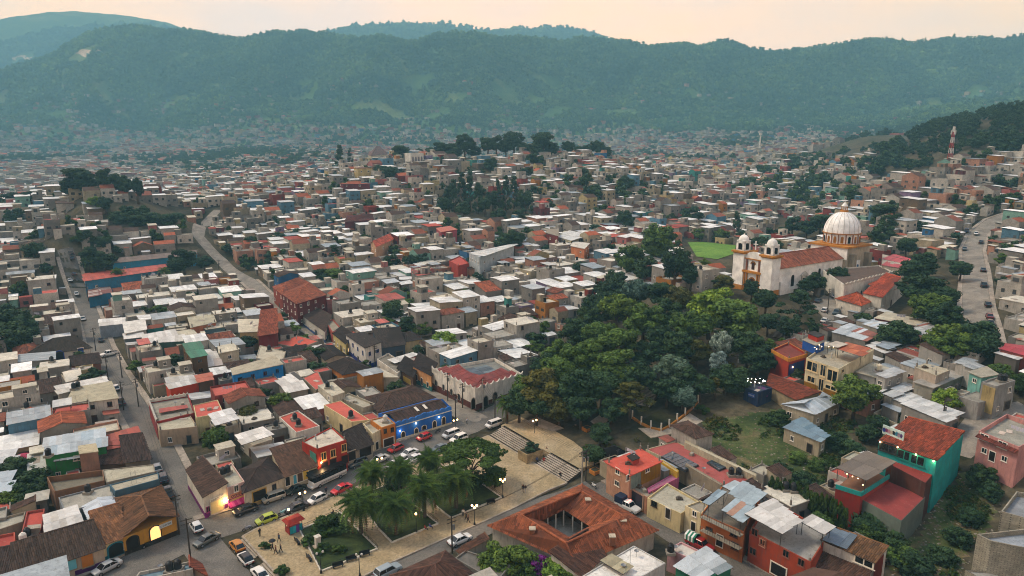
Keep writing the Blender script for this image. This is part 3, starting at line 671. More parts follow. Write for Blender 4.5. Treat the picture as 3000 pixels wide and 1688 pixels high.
def house(poly, h, z0, wall='#b9b1a0', roof='flat', rcol='#9a9484', label='', cat='house', name='house', group=None,
   win='auto', frame='#d8d2c4', base=None, tanks=(), par=0.45, door=True, over=0.35, rise=None, tw=0.3, sub=None, doorcol=None, wmax=9, occ=True, rk=0.5, sink=None):
 """one building: wall, roof and everything fixed to them are its parts"""
 H = Hs(); H.poly = poly; H.h = h; H.z0 = z0
 cx = sum(p[0] for p in poly) / len(poly); cy_ = sum(p[1] for p in poly) / len(poly)
 H.root = empty(name, (cx, cy_, z0)); tag(H.root, label, cat, group); H.cat = cat
 if occ: occ_poly(poly, 2)
 n = len(poly); lp = [(p[0] - cx, p[1] - cy_) for p in poly]
 zb = -(sink if sink is not None else max(0.4, z0 - min(terr(*p) for p in poly) + 0.3))
 wm = mwall(wall); kind, _, sp = roof.partition(':')
 top = h
 if kind == 'flat':
  ins = inset(lp, 0.18); v = [(x, y, zb) for x, y in lp] + [(x, y, h) for x, y in lp] + [(x, y, h) for x, y in ins] + [(x, y, h - par - 0.1) for x, y in ins]; f = []
  for i in range(n):
   j = (i + 1) % n; f += [(i, j, n + j, n + i),(n + i, n + j, 2 * n + j, 2 * n + i),(2 * n + i, 2 * n + j, 3 * n + j, 3 * n + i)]
  H.wall = obj("wall", mesh("wall", v, f, wm), H.root)
  H.roof = obj("roof", MB().prism(inset(lp, 0.10), h - par - 0.25, h - par).me("roof", [mroof(rcol, 'red' if sp == 'red' else 'concrete')]), H.root)
  H.top = h - par
 elif kind == 'slab':
  H.wall = MB().prism(lp, zb, h - 0.16).build("wall", [wm], H.root)
  H.roof = MB().prism(inset(lp, -over), h - 0.16, h, 0, True).build("roof", [mroof(rcol, 'red' if sp == 'red' else 'concrete')], H.root); H.top = h
 else:
  d = int(sp[1]) if len(sp) > 1 else 0; ty = sp[0]
  o = inset(lp, -over); c = [o[(d + i) % 4] for i in range(4)]; lc = [lp[(d + i) % 4] for i in range(4)]   # eave edge c0-c1, opposite c2-c3
  span = (math.dist(lc[1], lc[2]) + math.dist(lc[0], lc[3])) / 2
  if rise is None: rise = (0.30 if kind == 'tile' else 0.07) * (span if ty == 's' else span / 2) if ty != 's' or kind != 'tile' else 0.24 * span
  E = lambda p, z: (p[0], p[1], z)
  mb = MB()
  if ty == 's':
   zt = [0,0,0,0]
   for i in range(4): zt[(d + i) % 4] = h - 0.05 if i < 2 else h + rise - 0.12 - rise * over / max(span, 1)
   mb.prism(lp, zb, zt); planes = [(E(c[0], h), E(c[1], h), E(c[2], h + rise), E(c[3], h + rise))]; caps = [(planes[0][3], planes[0][2])]
  else:
   k = 0.0 if ty == 'g' else min(0.45, rk * span / max(0.1,(math.dist(lc[0], lc[1]) + math.dist(lc[2], lc[3])) / 2))
   m0 = lerp(c[0], c[3], 0.5); m1 = lerp(c[1], c[2], 0.5); ra = lerp(m0, m1, k); rb = lerp(m1, m0, k if ty != 'f' else 0.0)
   if ty == 'f': k = 0.5; ra = lerp(m0, m1, min(0.45, rk)); rb = m1
   A, B = E(ra, h + rise), E(rb, h + rise); c0, c1, c2, c3 = [E(p, h) for p in c]
   planes = [(c0, c1, B, A),(c2, c3, A, B)]; caps = [(A, B)]
   mb.prism(lp, zb, h)
   if ty == 'g':
    for (p, q, mm) in ((lc[1], lc[2], B),(lc[3], lc[0], A)):
     mx = lerp(p, q, 0.5); mb.add([E(p, h), E(q, h),(mx[0], mx[1], h + rise * 0.985)], [(0,1,2)])
   if ty in 'hf': planes.append((c3, c0, A, A)); caps += [(c3, A),(c0, A)]
   if ty == 'h': planes.append((c1, c2, B, B)); caps += [(c1, B),(c2, B)]
  H.wall = mb.build("wall", [wm], H.root)
  if kind == 'tile':
   acc = ([], [], [])
   for pl in planes: tile_plane(acc, pl[0], pl[1], pl[2], pl[3], tw)
   for a, b in caps: ridge_cap(acc, a, b)
   H.roof = obj("roof", mesh("roof", acc[0], acc[1], mtile(rcol), tone=acc[2]), H.root)
  else:
   fr = MB()
   for (a, b) in caps: fr.tube(Vector(a) - Vector((0,0,.06)), Vector(b) - Vector((0,0,.06)),0.07,5)
   H.roof = fr.build("roof", [mplain('roof_timber', '#4a4238')], H.root); cols = rcol.split(',')
   for pl in planes:
    if len(set(pl)) == 4: sheets(H.roof, pl, cols)
    else:
     H_ = mesh("roof_sheet", [pl[0], pl[1], pl[2]], [(0,1,2)], mroof(cols[0], 'sheet'), uv=[(0,0),(6,0),(3,3)]); obj("roof_sheet", H_, H.roof)
  H.top = h
 if base:
  bm = MB(); bp = inset(lp, -0.03); bm.prism(bp, zb, base[1]); bm.build("base_band", [mwall(base[0])], H.root)
 # openings on the sides turned to the view
 if win:
  fl = max(1, int((h - 0.3) / 2.7)); nw = 0; best = None
  for i in range(n):
   p, q = poly[i], poly[(i + 1) % n]; ex, ey = q[0] - p[0], q[1] - p[1]; L = math.hypot(ex, ey); nx, ny = ey / L, -ex / L
   mx, my = (p[0] + q[0]) / 2,(p[1] + q[1]) / 2; D = math.hypot(mx, my)
   if -(nx * mx + ny * my) / D < 0.12 or L < 2.2: continue
   if best is None or -(ny) * L > best[0]: best = (-(ny) * L, i)
   k = max(1, min(4, int(L / 3.4)))
   for s in range(fl):
    for w_ in range(k):
     t = (w_ + 0.5) / k
     if nw >= wmax: break
     if s == 0 and door and best and best[1] == i and w_ == k // 2: continue
     if win == 'few' and (w_ + s) % 2: continue
     zz = z0 + s * (h / fl) + 1.0
     if zz + 1.3 > z0 + h: zz = z0 + h - 1.5
     add_window(H, p[0] + ex * t, p[1] + ey * t, zz, nx, ny, R.choice((0.9,1.1,1.3)), R.choice((1.0,1.2,1.3)), frame, R.random() < 0.012); nw += 1
  if door and best:
   i = best[1]; p, q = poly[i], poly[(i + 1) % n]; ex, ey = q[0] - p[0], q[1] - p[1]; L = math.hypot(ex, ey); nx, ny = ey / L, -ex / L; k = max(1, min(4, int(L / 3.4))); t = (k // 2 + 0.5) / k
   add_door(H, p[0] + ex * t, p[1] + ey * t, terr(p[0] + ex * t, p[1] + ey * t) + 0.05, nx, ny, R.choice((1.0,1.2,2.2)), min(2.2, h - 0.5), doorcol or R.choice(('#2b2420', '#3a2a1e', '#23303a', '#4a2a22', '#1d1d1f')))
 if kind in ('flat', 'slab') and n == 4 and cat in ('house', 'shop', 'shed') and math.dist(lp[0], lp[1]) > 3.4: clutter(H, lp, R.choice((0,1,2,3)), R)
 for tk in tanks:
  col, s, t = (tk + (0.5,))[:3] if isinstance(tk, tuple) else (tk, R.uniform(0.2,0.8), R.uniform(0.2,0.8))
  p = lerp(lerp(lp[0], lp[1], s), lerp(lp[3 % n], lp[2], s), t); st = MB().box(-0.7,-0.7,0,0.7,0.7,0.5)
  zt = (H.top if kind in ('flat', 'slab') else h + (rise or 0) * 0.6)
  b_ = st.build("tank_stand", [mwall('#8f887a')], H.root, (p[0], p[1], zt)); obj("water_tank", unit_tank(col), b_, (0,0,0.5), None, (1,1,1.1))
 return H
def sheets(parent, pl, cols, w=1.05, name="roof_sheet"):
 """overlapping corrugated sheets, each its own piece, laid from eave to top"""
 e0, e1, r1, r0 = map(Vector, pl); L = (e1 - e0).length; n = max(2, int(L / w)); rows = 1 if (r0 - e0).length < 5.5 else 2
 for i in range(n):
  for r_ in range(rows):
   ta, tb = i / n, (i + 1) / n; s0, s1 = r_ / rows, (r_ + 1) / rows
   pa, pb = e0.lerp(e1, ta), e0.lerp(e1, tb); qa, qb = r0.lerp(r1, ta), r0.lerp(r1, tb)
   a, b, c, d = pa.lerp(qa, s0), pb.lerp(qb, s0), pb.lerp(qb, s1), pa.lerp(qa, s1)
   u = (b - a) * 1.04; v = (d - a) * R.uniform(1.0,1.03); nn = u.cross(v).normalized()
   if nn.z < 0: nn = -nn
   off = nn * (0.015 + 0.02 * (i % 2) + 0.03 * r_)
   m = mroof(R.choice(cols) if R.random() < 0.4 else cols[0], 'sheet'); o = bpy.data.objects.new(name, sheet_mesh(m)); COLL.objects.link(o); o.parent = parent
   M = Matrix.Identity(4); M.col[0][:3] = u; M.col[1][:3] = v; M.col[2][:3] = nn * 0.03; M.col[3][:3] = a + off; o.matrix_local = M
def canopy(H, poly, z, rcol, slope=0.15, posts=True):
 """free-standing sheet roof on posts above a terrace, part of house H"""
 L = H.root.location; lp = [(p[0] - L.x, p[1] - L.y) for p in poly]; z -= L.z
 fr = MB()
 if posts:
  for p in inset(lp, 0.3): fr.tube((p[0], p[1], z - 2.4),(p[0], p[1], z),0.06,5)
 for i in range(4): fr.tube((*lp[i], z - 0.05),(*lp[(i + 1) % 4], z - 0.05),0.05,5)
 o = fr.build("canopy_frame", [mplain('steel', '#3a3835')], H.root)
 sheets(o, ((*lp[0], z),(*lp[1], z),(*lp[2], z + slope),(*lp[3], z + slope)), rcol.split(','),1.1)
 return o
def upper(H, poly, zb, zt, wall, rcol, win=1, name="upper_room", red=False):
 """a room or block standing on the roof, fixed to the house"""
 L = H.root.location; lp = [(p[0] - L.x, p[1] - L.y) for p in poly]; m = MB(); m.prism(lp, zb - L.z, zt - L.z - 0.12)
 o = m.build(name, [mwall(wall)], H.root); r = MB().prism(inset(lp, -0.2), zt - L.z - 0.12, zt - L.z, 0, True).build("roof_slab", [mroof(rcol, 'red' if red else 'concrete')], o)
 H2 = Hs(); H2.poly = poly; H2.root = H.root; H2.z0 = zb; H2.h = zt - zb
 if win:
  for i in range(len(poly)):
   p, q = poly[i], poly[(i + 1) % len(poly)]; ex, ey = q[0] - p[0], q[1] - p[1]; l_ = math.hypot(ex, ey); nx, ny = ey / l_, -ex / l_
   if ny < -0.3 and l_ > 1.6: add_window(H, (p[0] + q[0]) / 2,(p[1] + q[1]) / 2, zb + 0.8, nx, ny, 1.0,1.0)
 return H2
# ------------------------------------------------------------------ streets, plaza, steps
def mstreet():
 m, nt, b, _ = newmat("street_cobble")
 n1 = noise(nt, 0.12,6,0.65,0.6); n2 = noise(nt, 3.0,5,0.75)
 x = ramp(nt, n1, [(0.3, lin('#54504a')),(0.5, lin('#6a655d')),(0.7, lin('#7d776c'))])
 x = mixc(nt, 1.0, x, ramp(nt, n2, [(0.35,(0.7,0.7,0.7)),(0.65,(1.15,1.15,1.15))]), 'MULTIPLY')
 vo = N(nt, "ShaderNodeTexVoronoi"); vo.feature = 'DISTANCE_TO_EDGE'; vo.inputs["Scale"].default_value = 4.5; g = N(nt, "ShaderNodeNewGeometry"); nt.links.new(g.outputs["Position"], vo.inputs["Vector"])
 x = mixc(nt, ramp(nt, vo.outputs["Distance"], [(0.02,(0.45,0.45,0.45)),(0.09,(0,0,0))]), x, (0.03,0.03,0.028))
 nt.links.new(x, b.inputs["Base Color"]); bump(nt, b, vo.outputs["Distance"], 0.4,0.05); b.inputs["Roughness"].default_value = 0.75; return m
def mpave(name, c0, c1, c2, sc=3.2):
 m, nt, b, _ = newmat(name)
 n1 = noise(nt, 0.10,6,0.7,0.8); n2 = noise(nt, 2.2,5,0.75); vo = N(nt, "ShaderNodeTexVoronoi"); vo.inputs["Scale"].default_value = sc
 g = N(nt, "ShaderNodeNewGeometry"); nt.links.new(g.outputs["Position"], vo.inputs["Vector"])
 x = ramp(nt, n1, [(0.32, lin(c0)),(0.5, lin(c1)),(0.68, lin(c2))])
 x = mixc(nt, 1.0, x, ramp(nt, n2, [(0.33,(0.78,0.77,0.76)),(0.66,(1.12,1.12,1.12))]), 'MULTIPLY')
 bw = N(nt, "ShaderNodeRGBToBW"); nt.links.new(vo.outputs["Color"], bw.inputs[0]); x = mixc(nt, 0.22, x, bw.outputs[0], 'OVERLAY')
 nt.links.new(x, b.inputs["Base Color"]); bump(nt, b, vo.outputs["Distance"], 0.3,0.04); b.inputs["Roughness"].default_value = 0.8; MATS[name] = m; return m
M_STREET = mstreet(); M_CONC = mpave("street_concrete", '#69645b', '#7d766b', '#8c8578', 0.6)
M_PLAZA = mpave("plaza_paving", '#857657', '#998868', '#a8987c'); M_WALK = mpave("sidewalk_paving", '#7d7264', '#93887a', '#a59a8a', 1.5)
M_STONE = mpave("step_stone", '#857b6b', '#9c907f', '#ada191', 1.2)
def draped(name, pts, w, mat, dz=0.10, step=3.0, kind="structure"):
 """ribbon of road laid on the land"""
 P = []
 for a, b in zip(pts[:-1], pts[1:]):
  n = max(1, int(math.dist(a[:2], b[:2]) / step))
  for k in range(n): P.append(lerp(a[:2], b[:2], k / n))
 P.append(pts[-1][:2])
 v = []; f = []; nc = 5
 for i, p in enumerate(P):
  a = P[max(i - 1,0)]; b = P[min(i + 1, len(P) - 1)]; dx, dy = b[0] - a[0], b[1] - a[1]; L = math.hypot(dx, dy) + 1e-9; nx, ny = -dy / L, dx / L
  for c in range(nc): t = (c / (nc - 1) - 0.5) * w; v.append((p[0] + nx * t, p[1] + ny * t))
 z = terr_v([q[0] for q in v], [q[1] for q in v]); v = [(x, y, zz + dz) for (x, y), zz in zip(v, z)]
 for i in range(len(P) - 1):
  for c in range(nc - 1): k = i * nc + c; f.append((k, k + nc, k + nc + 1, k + 1))
 return tag(obj(name, mesh(name, v, f, mat, smooth=True)), kind=kind)
def pxline(l): return [PT(*p) for p in l]
def offset_line(pts, d):
 out = []
 for i, p in enumerate(pts):
  a = pts[max(i - 1,0)]; b = pts[min(i + 1, len(pts) - 1)]; dx, dy = b[0] - a[0], b[1] - a[1]; L = math.hypot(dx, dy); out.append((p[0] - dy / L * d, p[1] + dx / L * d))
 return out
def sidewalk(pts, w, hgt=0.14):
 """raised pavement strip with a real kerb face"""
 P = []
 for a, b in zip(pts[:-1], pts[1:]):
  n = max(1, int(math.dist(a[:2], b[:2]) / 3))
  for k in range(n): P.append(lerp(a[:2], b[:2], k / n))
 P.append(pts[-1][:2]); v = []; f = []
 for i, p in enumerate(P):
  a = P[max(i - 1,0)]; b = P[min(i + 1, len(P) - 1)]; dx, dy = b[0] - a[0], b[1] - a[1]; L = math.hypot(dx, dy) + 1e-9; nx, ny = -dy / L * w / 2, dx / L * w / 2
  z = terr(p[0], p[1]) + 0.11
  v += [(p[0] - nx, p[1] - ny, z - 0.3),(p[0] - nx, p[1] - ny, z + hgt),(p[0] + nx, p[1] + ny, z + hgt),(p[0] + nx, p[1] + ny, z - 0.3)]
 for i in range(len(P) - 1):
  k = 4 * i; f += [(k, k + 4, k + 5, k + 1),(k + 1, k + 5, k + 6, k + 2),(k + 2, k + 6, k + 7, k + 3)]
 return tag(obj("sidewalk", mesh("sidewalk", v, f, M_WALK)), kind="structure")
SA = pxline([(690,1720),(600,1610),(547,1530),(500,1400),(454,1297),(393,1197),(329,1095),(294,1023),(256,906),(233,854),(199,751),(190,728)])
SCc = pxline([(250,1735),(364,1676),(470,1615),(582,1560),(700,1524),(837,1474),(1012,1393),(1187,1318),(1304,1274),(1400,1236),(1480,1195),(1545,1135)])
SB = pxline([(1400,1236),(1303,1180),(1198,1128),(1085,1063),(954,990),(881,944),(794,886),(730,824),(649,764),(580,690),(605,650),(640,615)])
SDd = pxline([(1098,1068),(1181,1034),(1257,1011),(1350,985),(1480,930)])
SE = pxline([(1040,1725),(1158,1664),(1303,1600),(1420,1548),(1587,1474),(1733,1425)])
SF = pxline([(1733,1425),(1791,1466),(1908,1524),(1995,1582),(2140,1655),(2260,1720)])
SG = pxline([(2890,1030),(2878,964),(2861,906),(2857,850),(2856,793),(2848,733),(2866,684),(2913,647),(2990,618)])
SH_ = pxline([(2790,1330),(2840,1290),(2880,1235),(2940,1212),(3020,1200)])
STREETS = [("street", SA, 6.4, M_STREET),("street", SCc, 8.2, M_STREET),("street", SB, 6.2, M_CONC),("street", SDd, 5.5, M_CONC),("street", SE, 4.6, M_STREET),
   ("street", SF, 4.8, M_STREET),("street", SG, 7.0, M_CONC),("street", SH_, 7.0, M_CONC)]
for i, (nm, p, w, m) in enumerate(STREETS):
 draped(nm, p, w, m, 0.06 + 0.008 * i); occ_line([q[:2] for q in p], w + 2.4,1)
for p, d, w in ((SA[2:11], 4.0,1.5),(SA[2:11], -4.0,1.5),(SB[1:8], 3.7,1.3),(SB[1:8], -3.7,1.3),(SCc[3:9], 5.0,1.7),(SCc[0:3], 5.0,1.7),(SF, 3.1,1.4),(SG, 4.2,1.3),(SG, -4.2,1.3)):
 sidewalk(offset_line(p, d), w)
# plaza slab
PLZ = [(710,1571),(750,1549),(992,1450),(1187,1364),(1303,1327),(1430,1276),(1661,1414),(1609,1434),(1500,1490),(1420,1526),(1259,1597),(1128,1655),(1060,1690),(1000,1720),(850,1720),(817,1690)]
PLZW = [Pz(p[0], p[1], 0.2) for p in PLZ][::-1]
PLZW = PLZW[::-1] if sum(a[0] * b[1] - a[1] * b[0] for a, b in zip(PLZW, PLZW[1:] + PLZW[:1])) > 0 else PLZW
PLZW = PLZW if sum(a[0] * b[1] - a[1] * b[0] for a, b in zip(PLZW, PLZW[1:] + PLZW[:1])) > 0 else PLZW[::-1]
tag(MB().prism(PLZW, -1.4,0.22).build("plaza", [M_PLAZA]), kind="structure"); occ_poly(PLZW, 1)
# kerb of pale stone round the plaza
kb = empty("plaza_kerb", (PLZW[0][0], PLZW[0][1], 0.2)); tag(kb, kind="structure")
for a, b in zip(PLZW, PLZW[1:] + PLZW[:1]):
 L = math.dist(a, b); n = max(1, int(L / 2.0))
 for k in range(n):
  p, q = lerp(a, b, k / n), lerp(a, b, (k + 0.97) / n); o = kb.location
  MB().beam((p[0] - o.x, p[1] - o.y, -0.25),(q[0] - o.x, q[1] - o.y, -0.25),0.32,0.30).build("kerb_stone", [M_STONE], kb)
M_RISER = mwall('#4f473c')  # stained stone; dark colour also paints in shading that sets the steps apart
def flight(name, b0, b1, up, n, run, rise, z0, label, mat=M_STONE):
 """straight flight of steps: every step is a piece"""
 b0, b1 = Vector(b0), Vector(b1); d = (b1 - b0).normalized(); nn = Vector((-d.y, d.x)); nn = nn if nn.dot(Vector(up)) > 0 else -nn
 r = empty(name, (b0.x, b0.y, z0)); tag(r, label, "steps")
 for k in range(n):
  a = (b1 - b0); o = nn * (run * k); q = nn * (run * (k + 1) + (0.15 if k < n - 1 else 0))
  pl = [(o.x, o.y),(a.x + o.x, a.y + o.y),(a.x + q.x, a.y + q.y),(q.x, q.y)]
  if (pl[1][0] - pl[0][0]) * (pl[2][1] - pl[0][1]) - (pl[1][1] - pl[0][1]) * (pl[2][0] - pl[0][0]) < 0: pl = pl[::-1]
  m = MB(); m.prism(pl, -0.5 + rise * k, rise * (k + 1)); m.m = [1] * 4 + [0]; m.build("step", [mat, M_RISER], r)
 return r, nn
e0 = Pz(1436,1275,0.22); e1 = Pz(1520,1326,0.22); e2 = Pz(1572,1358,0.22); e3 = Pz(1662,1412,0.22)
UPV = (0.75,0.66)
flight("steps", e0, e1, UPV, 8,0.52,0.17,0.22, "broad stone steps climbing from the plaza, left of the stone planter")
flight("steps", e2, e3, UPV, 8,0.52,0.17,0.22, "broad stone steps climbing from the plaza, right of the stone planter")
occ_poly([e0, e3,(e3[0] + 4, e3[1] + 3.6),(e0[0] + 4, e0[1] + 3.6)], 1)
# upper landing above the steps
_l = [(e0[0] + 2.6, e0[1] + 2.7),(e3[0] + 2.4, e3[1] + 2.9),(e3[0] + 9, e3[1] + 7),(e0[0] + 9, e0[1] + 9)]
tag(MB().prism(_l, -0.5,1.58).build("landing", [M_PLAZA]), kind="structure"); occ_poly(_l, 1)
# stone planter in the middle of the steps
pc = Pz(1545,1338,0.9); dd = Vector((e3[0] - e0[0], e3[1] - e0[1])).normalized(); nn = Vector((-dd.y, dd.x)); nn = nn if nn.y > 0 else -nn
pl = [tuple(Vector(pc) + dd * sx * 1.6 + nn * (sy * 2.3 + 0.9)) for sx, sy in ((-1,-1),(1,-1),(1,1),(-1,1))]
rp = empty("stone_planter", (pc[0], pc[1], 0.2)); tag(rp, "rubble stone planter with a dark bush splitting the plaza steps", "planter")
mrub = mpave("rubble_stone", '#6d6047', '#8f7d5c', '#a8966f', 1.7)
MB().prism([(p[0] - pc[0], p[1] - pc[1]) for p in pl], -0.4,2.1).build("wall", [mrub], rp); MB().prism(inset([(p[0] - pc[0], p[1] - pc[1]) for p in pl], 0.3),2.0,2.14).build("soil", [mplain('soil', '#2b2a1c', 0.95)], rp)
PLANTER_TOP = (pc[0] + nn.x * 0.9, pc[1] + nn.y * 0.9,2.3)
# steps at the low left side of the plaza
w0, w1, w2, w3 = Pz(712,1573,0.2), Pz(760,1622,0.2), Pz(775,1642,0.2), Pz(822,1692,0.2)
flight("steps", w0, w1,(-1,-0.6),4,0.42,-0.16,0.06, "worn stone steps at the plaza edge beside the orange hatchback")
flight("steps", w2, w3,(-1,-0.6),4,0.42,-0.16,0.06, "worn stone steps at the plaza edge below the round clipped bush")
# garden beds
M_LAWN = mground("lawn_grass", [(0.35, lin('#1e2a12')),(0.5, lin('#2f3d1c')),(0.65, lin('#3f4a22')),(0.75, lin('#5a4f33'))], 0.35,3.0)
MATS['kerb_white'] = mwall('#c9c2b0')
def bed(pts, label, rail=True):
 P = [Pz(p[0], p[1], 0.35) for p in pts]; c = (sum(p[0] for p in P) / len(P), sum(p[1] for p in P) / len(P)); lp = [(p[0] - c[0], p[1] - c[1]) for p in P]
 r = empty("garden_bed", (c[0], c[1], 0.2)); tag(r, label, "garden bed")
 MB().prism(inset(lp, 0.2),-0.2,0.16).build("lawn", [M_LAWN], r)
 for i in range(len(lp)):
  a, b = lp[i], lp[(i + 1) % len(lp)]; MB().beam((*a, -0.1),(*b, -0.1),0.28,0.34).build("kerb", [MATS['kerb_white']], r)
  if rail:
   f = MB(); L = math.dist(a, b); n = max(2, int(L / 1.6))
   for k in range(n + 1): p = lerp(a, b, k / n); f.tube((*p, 0.2),(*p, 0.95),0.035,5)
   f.tube((*a, 0.92),(*b, 0.92),0.035,5); f.tube((*a, 0.55),(*b, 0.55),0.025,5); f.build("railing", [mplain('iron', '#15171a', 0.5)], r)
 return P
t2 = lambda x, y: T2(x, y)
bed([t2(440,975), t2(655,1392), t2(1222,1165), t2(850,800)], "front garden bed with lawn, clipped bushes and the white pedestal")
bed([t2(1232,962), t2(1368,1102), t2(1832,912), t2(1330,520), t2(1000,640)], "middle garden bed under the crowded palm trees")
bed([t2(1850,768), t2(1962,856), t2(2470,650), t2(1990,310), t2(1500,470)], "far garden bed with palms and the round-crowned tree")
# ------------------------------------------------------------------ the buildings one can point at
HERO = []
def hb(T, pts, h, wall, roof, rcol, label, name='house', cat='house', **kw):
 px = [T(*p) for p in pts]
 if kw.pop('foot', False):                       # corners read off at the foot of the walls
  w = [PT(*p) for p in px]; poly = [q[:2] for q in w]; z0 = sum(q[2] for q in w) / len(w)
 else: poly, z0 = quad_from_px(px, h, kw.pop('z0', None))
 if sum(a[0] * b[1] - a[1] * b[0] for a, b in zip(poly, poly[1:] + poly[:1])) < 0: poly = poly[::-1]
 H = house(poly, h, z0, wall, roof, rcol, label, cat, name, **kw); HERO.append(H); H.name = name; return H
def up(H, T, pts, ztop, zb, wall, rcol, **kw):
 px = [T(*p) for p in pts]; poly = [Pz(p[0], p[1], H.z0 + ztop) for p in px]
 if sum(a[0] * b[1] - a[1] * b[0] for a, b in zip(poly, poly[1:] + poly[:1])) < 0: poly = poly[::-1]
 return upper(H, poly, H.z0 + zb, H.z0 + ztop, wall, rcol, **kw)
def cano(H, T, pts, z, rcol, slope=0.15, posts=True):
 poly = [Pz(*T(*p), H.z0 + z) for p in pts]; return canopy(H, poly, H.z0 + z, rcol, slope, posts)
W_, G_, TAN = '#cdc7b8', '#8d8a82', '#a09a86'
SHW = '#c3c5c2,#b5b8b8,#a7adb0,#cfd0cb'; SHG = '#8f9aa0,#7f8a92,#a5adb0,#989d9c'
# --- left of the long street, near
Y = hb(T1, [(1235,1058),(1772,846),(1600,548),(1150,665)], 3.5, '#b8862f', 'tile:f3', '#6b4a30', "yellow corner shop with brown hipped tile roof and a lit arched doorway", 'corner_shop', 'shop', win=None, base=('#2a231d', 0.9), rise=2.3, rk=0.45, over=0.5)
for (x, y, w, h, lit) in ((1338,1105,1.7,2.3, False),(1562,1003,1.7,2.4, True)): put(Y, *T1(x, y), w, h, 'arch', '#171513', '#2a231d', lit)
def sign(H, px, py, w, h, bgc, fg, glyphs=5, rings=True, name="sign_board", seed=1):
 b = wall_hit(H, px, py)
 if b is None: return
 _, x, y, z, nx, ny = b; rz = math.atan2(ny, nx) + math.pi / 2; L = H.root.location
 o = MB().box(-w / 2,-0.08,-h / 2, w / 2,0, h / 2).build(name, [mplain('board', bgc, 0.5)], H.root, (x - L.x + nx * 0.02, y - L.y + ny * 0.02, z - L.z),(0,0, rz))
 rr = random.Random(seed); cw_ = w * 0.86 / glyphs
 for i in range(glyphs):
  g = MB(); cx = -w * 0.43 + (i + 0.5) * cw_; r = min(cw_ * 0.42, h * 0.32); n = 10; a0 = rr.uniform(0,6.28); span = 6.28 if rr.random() < 0.45 else 4.6; P = [(a0 + span * k / n, q) for k in range(n + 1) for q in (r, .62 * r)]
  g.add([(cx + q * math.cos(a),-0.095, q * math.sin(a)) for a, q in P], [(2 * k, 2 * k + 2,2 * k + 3,2 * k + 1) for k in range(n)]); g.build("letter", [mplain('paint', fg, 0.5)], o)
sign(Y, *T1(1665,925),2.2,0.75, '#aeb4b0', '#1c2f52')
TE = hb(T1, [(1005,1140),(1250,1045),(1205,800),(925,885)], 3.3, '#c4b48c', 'tile:s0', '#7c5436', "cream and teal house with a rusty brown tile roof beside the yellow shop", win=None, base=('#1f6a78', 1.0), rise=1.7)
put(TE, *T1(1165,1175),2.2,2.4, 'arch', '#15181a', '#1f7383'); put(TE, *T1(1268,1130),0.9,1.2, 'window')
hb(T1, [(930,945),(1195,800),(1135,650),(845,742)], 3.7, '#9aa3a6', 'sheet:g1', '#c3ccd2,#b4c2cc,#d0d6d8', "small house under a shining white metal gable roof behind the yellow shop", win=None, rise=0.7)
PR = hb(T1, [(185,1452),(1042,1160),(940,990),(150,1228)], 3.4, '#b7a58e', 'tile:s0', '#43342a', "long low row house with dark tiles and a purple and blue painted front", 'row_house', win=None, rise=2.0)
for (x, y, w, h, c) in ((590,1385,1.5,2.3, '#1a1512'),(880,1290,1.6,2.3, '#b5702a'),(490,1400,1.6,2.3, '#5fa9b8'),(700,1340,1.9,1.9, '#69b4c0')): put(PR, *T1(x, y), w, h, 'door', c, '#8d7f6a')
b_ = wall_hit(PR, *T1(985,1285))
def panel(H, a, b, h, col, z=0.0, name="painted_panel"):
 A, B = wall_hit(H, *a), wall_hit(H, *b)
 if A is None or B is None: return
 L = H.root.location; n = Vector((A[4], A[5], 0)) * 0.03; z0 = H.z0 + z - L.z; a_, b2 = Vector((A[1] - L.x, A[2] - L.y, z0)) , Vector((B[1] - L.x, B[2] - L.y, z0))
 MB().add([a_, b2, b2 + n, a_ + n, a_ + Vector((0,0, h)), b2 + Vector((0,0, h)), b2 + n + Vector((0,0, h)), a_ + n + Vector((0,0, h))], [(2,3,7,6),(4,5,6,7),(0,3,7,4),(1,2,6,5),(3,2,6,7)]).build(name, [mwall(col)], H.root)
panel(PR, T1(750,1380), T1(1050,1260),1.1, '#6f2f83'); panel(PR, T1(820,1280), T1(920,1250),2.8, '#7a3a8c'); panel(PR, T1(440,1420), T1(530,1390),2.8, '#5aa5b5')
hb(T1, [(-60,1452),(165,1405),(150,1232),(-60,1270)], 3.6, '#8f7f6a', 'tile:s0', '#3e3029', "dark tiled house at the picture's lower left corner beside the purple row", win=None, rise=1.6)
RT = hb(T1, [(165,1212),(382,1138),(450,762),(268,792)], 3.4, '#97493f', 'flat:red', '#a8483c', "house with a long red roof terrace and white tanks behind the purple row", win='few', tanks=(('#1b1b1c', 0.35,0.35),('#cfc9bd', 0.2,0.25)))
up(RT, T1, [(285,965),(398,950),(398,925),(290,935)], 4.4,3.0, '#8f887a', '#9a9484', win=0)
hb(T1, [(-60,1190),(150,1135),(150,1000),(-60,1040)], 3.8, '#a5503f', 'flat:red', '#9c4238', "red roofed house at the left picture edge beside the long red terrace", win=None)
hb(T1, [(470,1012),(818,908),(757,762),(465,850)], 4.4, '#3c3f40', 'sheet:s0', '#c9c8c2,#bdbab0,#d2d2cc', "dark walled house under large patched white roof sheets", win='few')
hb(T1, [(650,800),(1150,668),(1108,515),(587,650)], 3.9, '#7f8486', 'flat', '#9b978a', "wide grey concrete roofed house with a black tank behind the white sheets", tanks=(('#1b1b1c', 0.55,0.85),), win=None, par=0.3)
hb(T1, [(1152,588),(1602,466),(1592,396),(1100,522)], 5.0, '#43606e', 'flat', '#a19b88', "narrow house with a faded blue wall rising over the yellow shop roof", win=None, par=0.2)
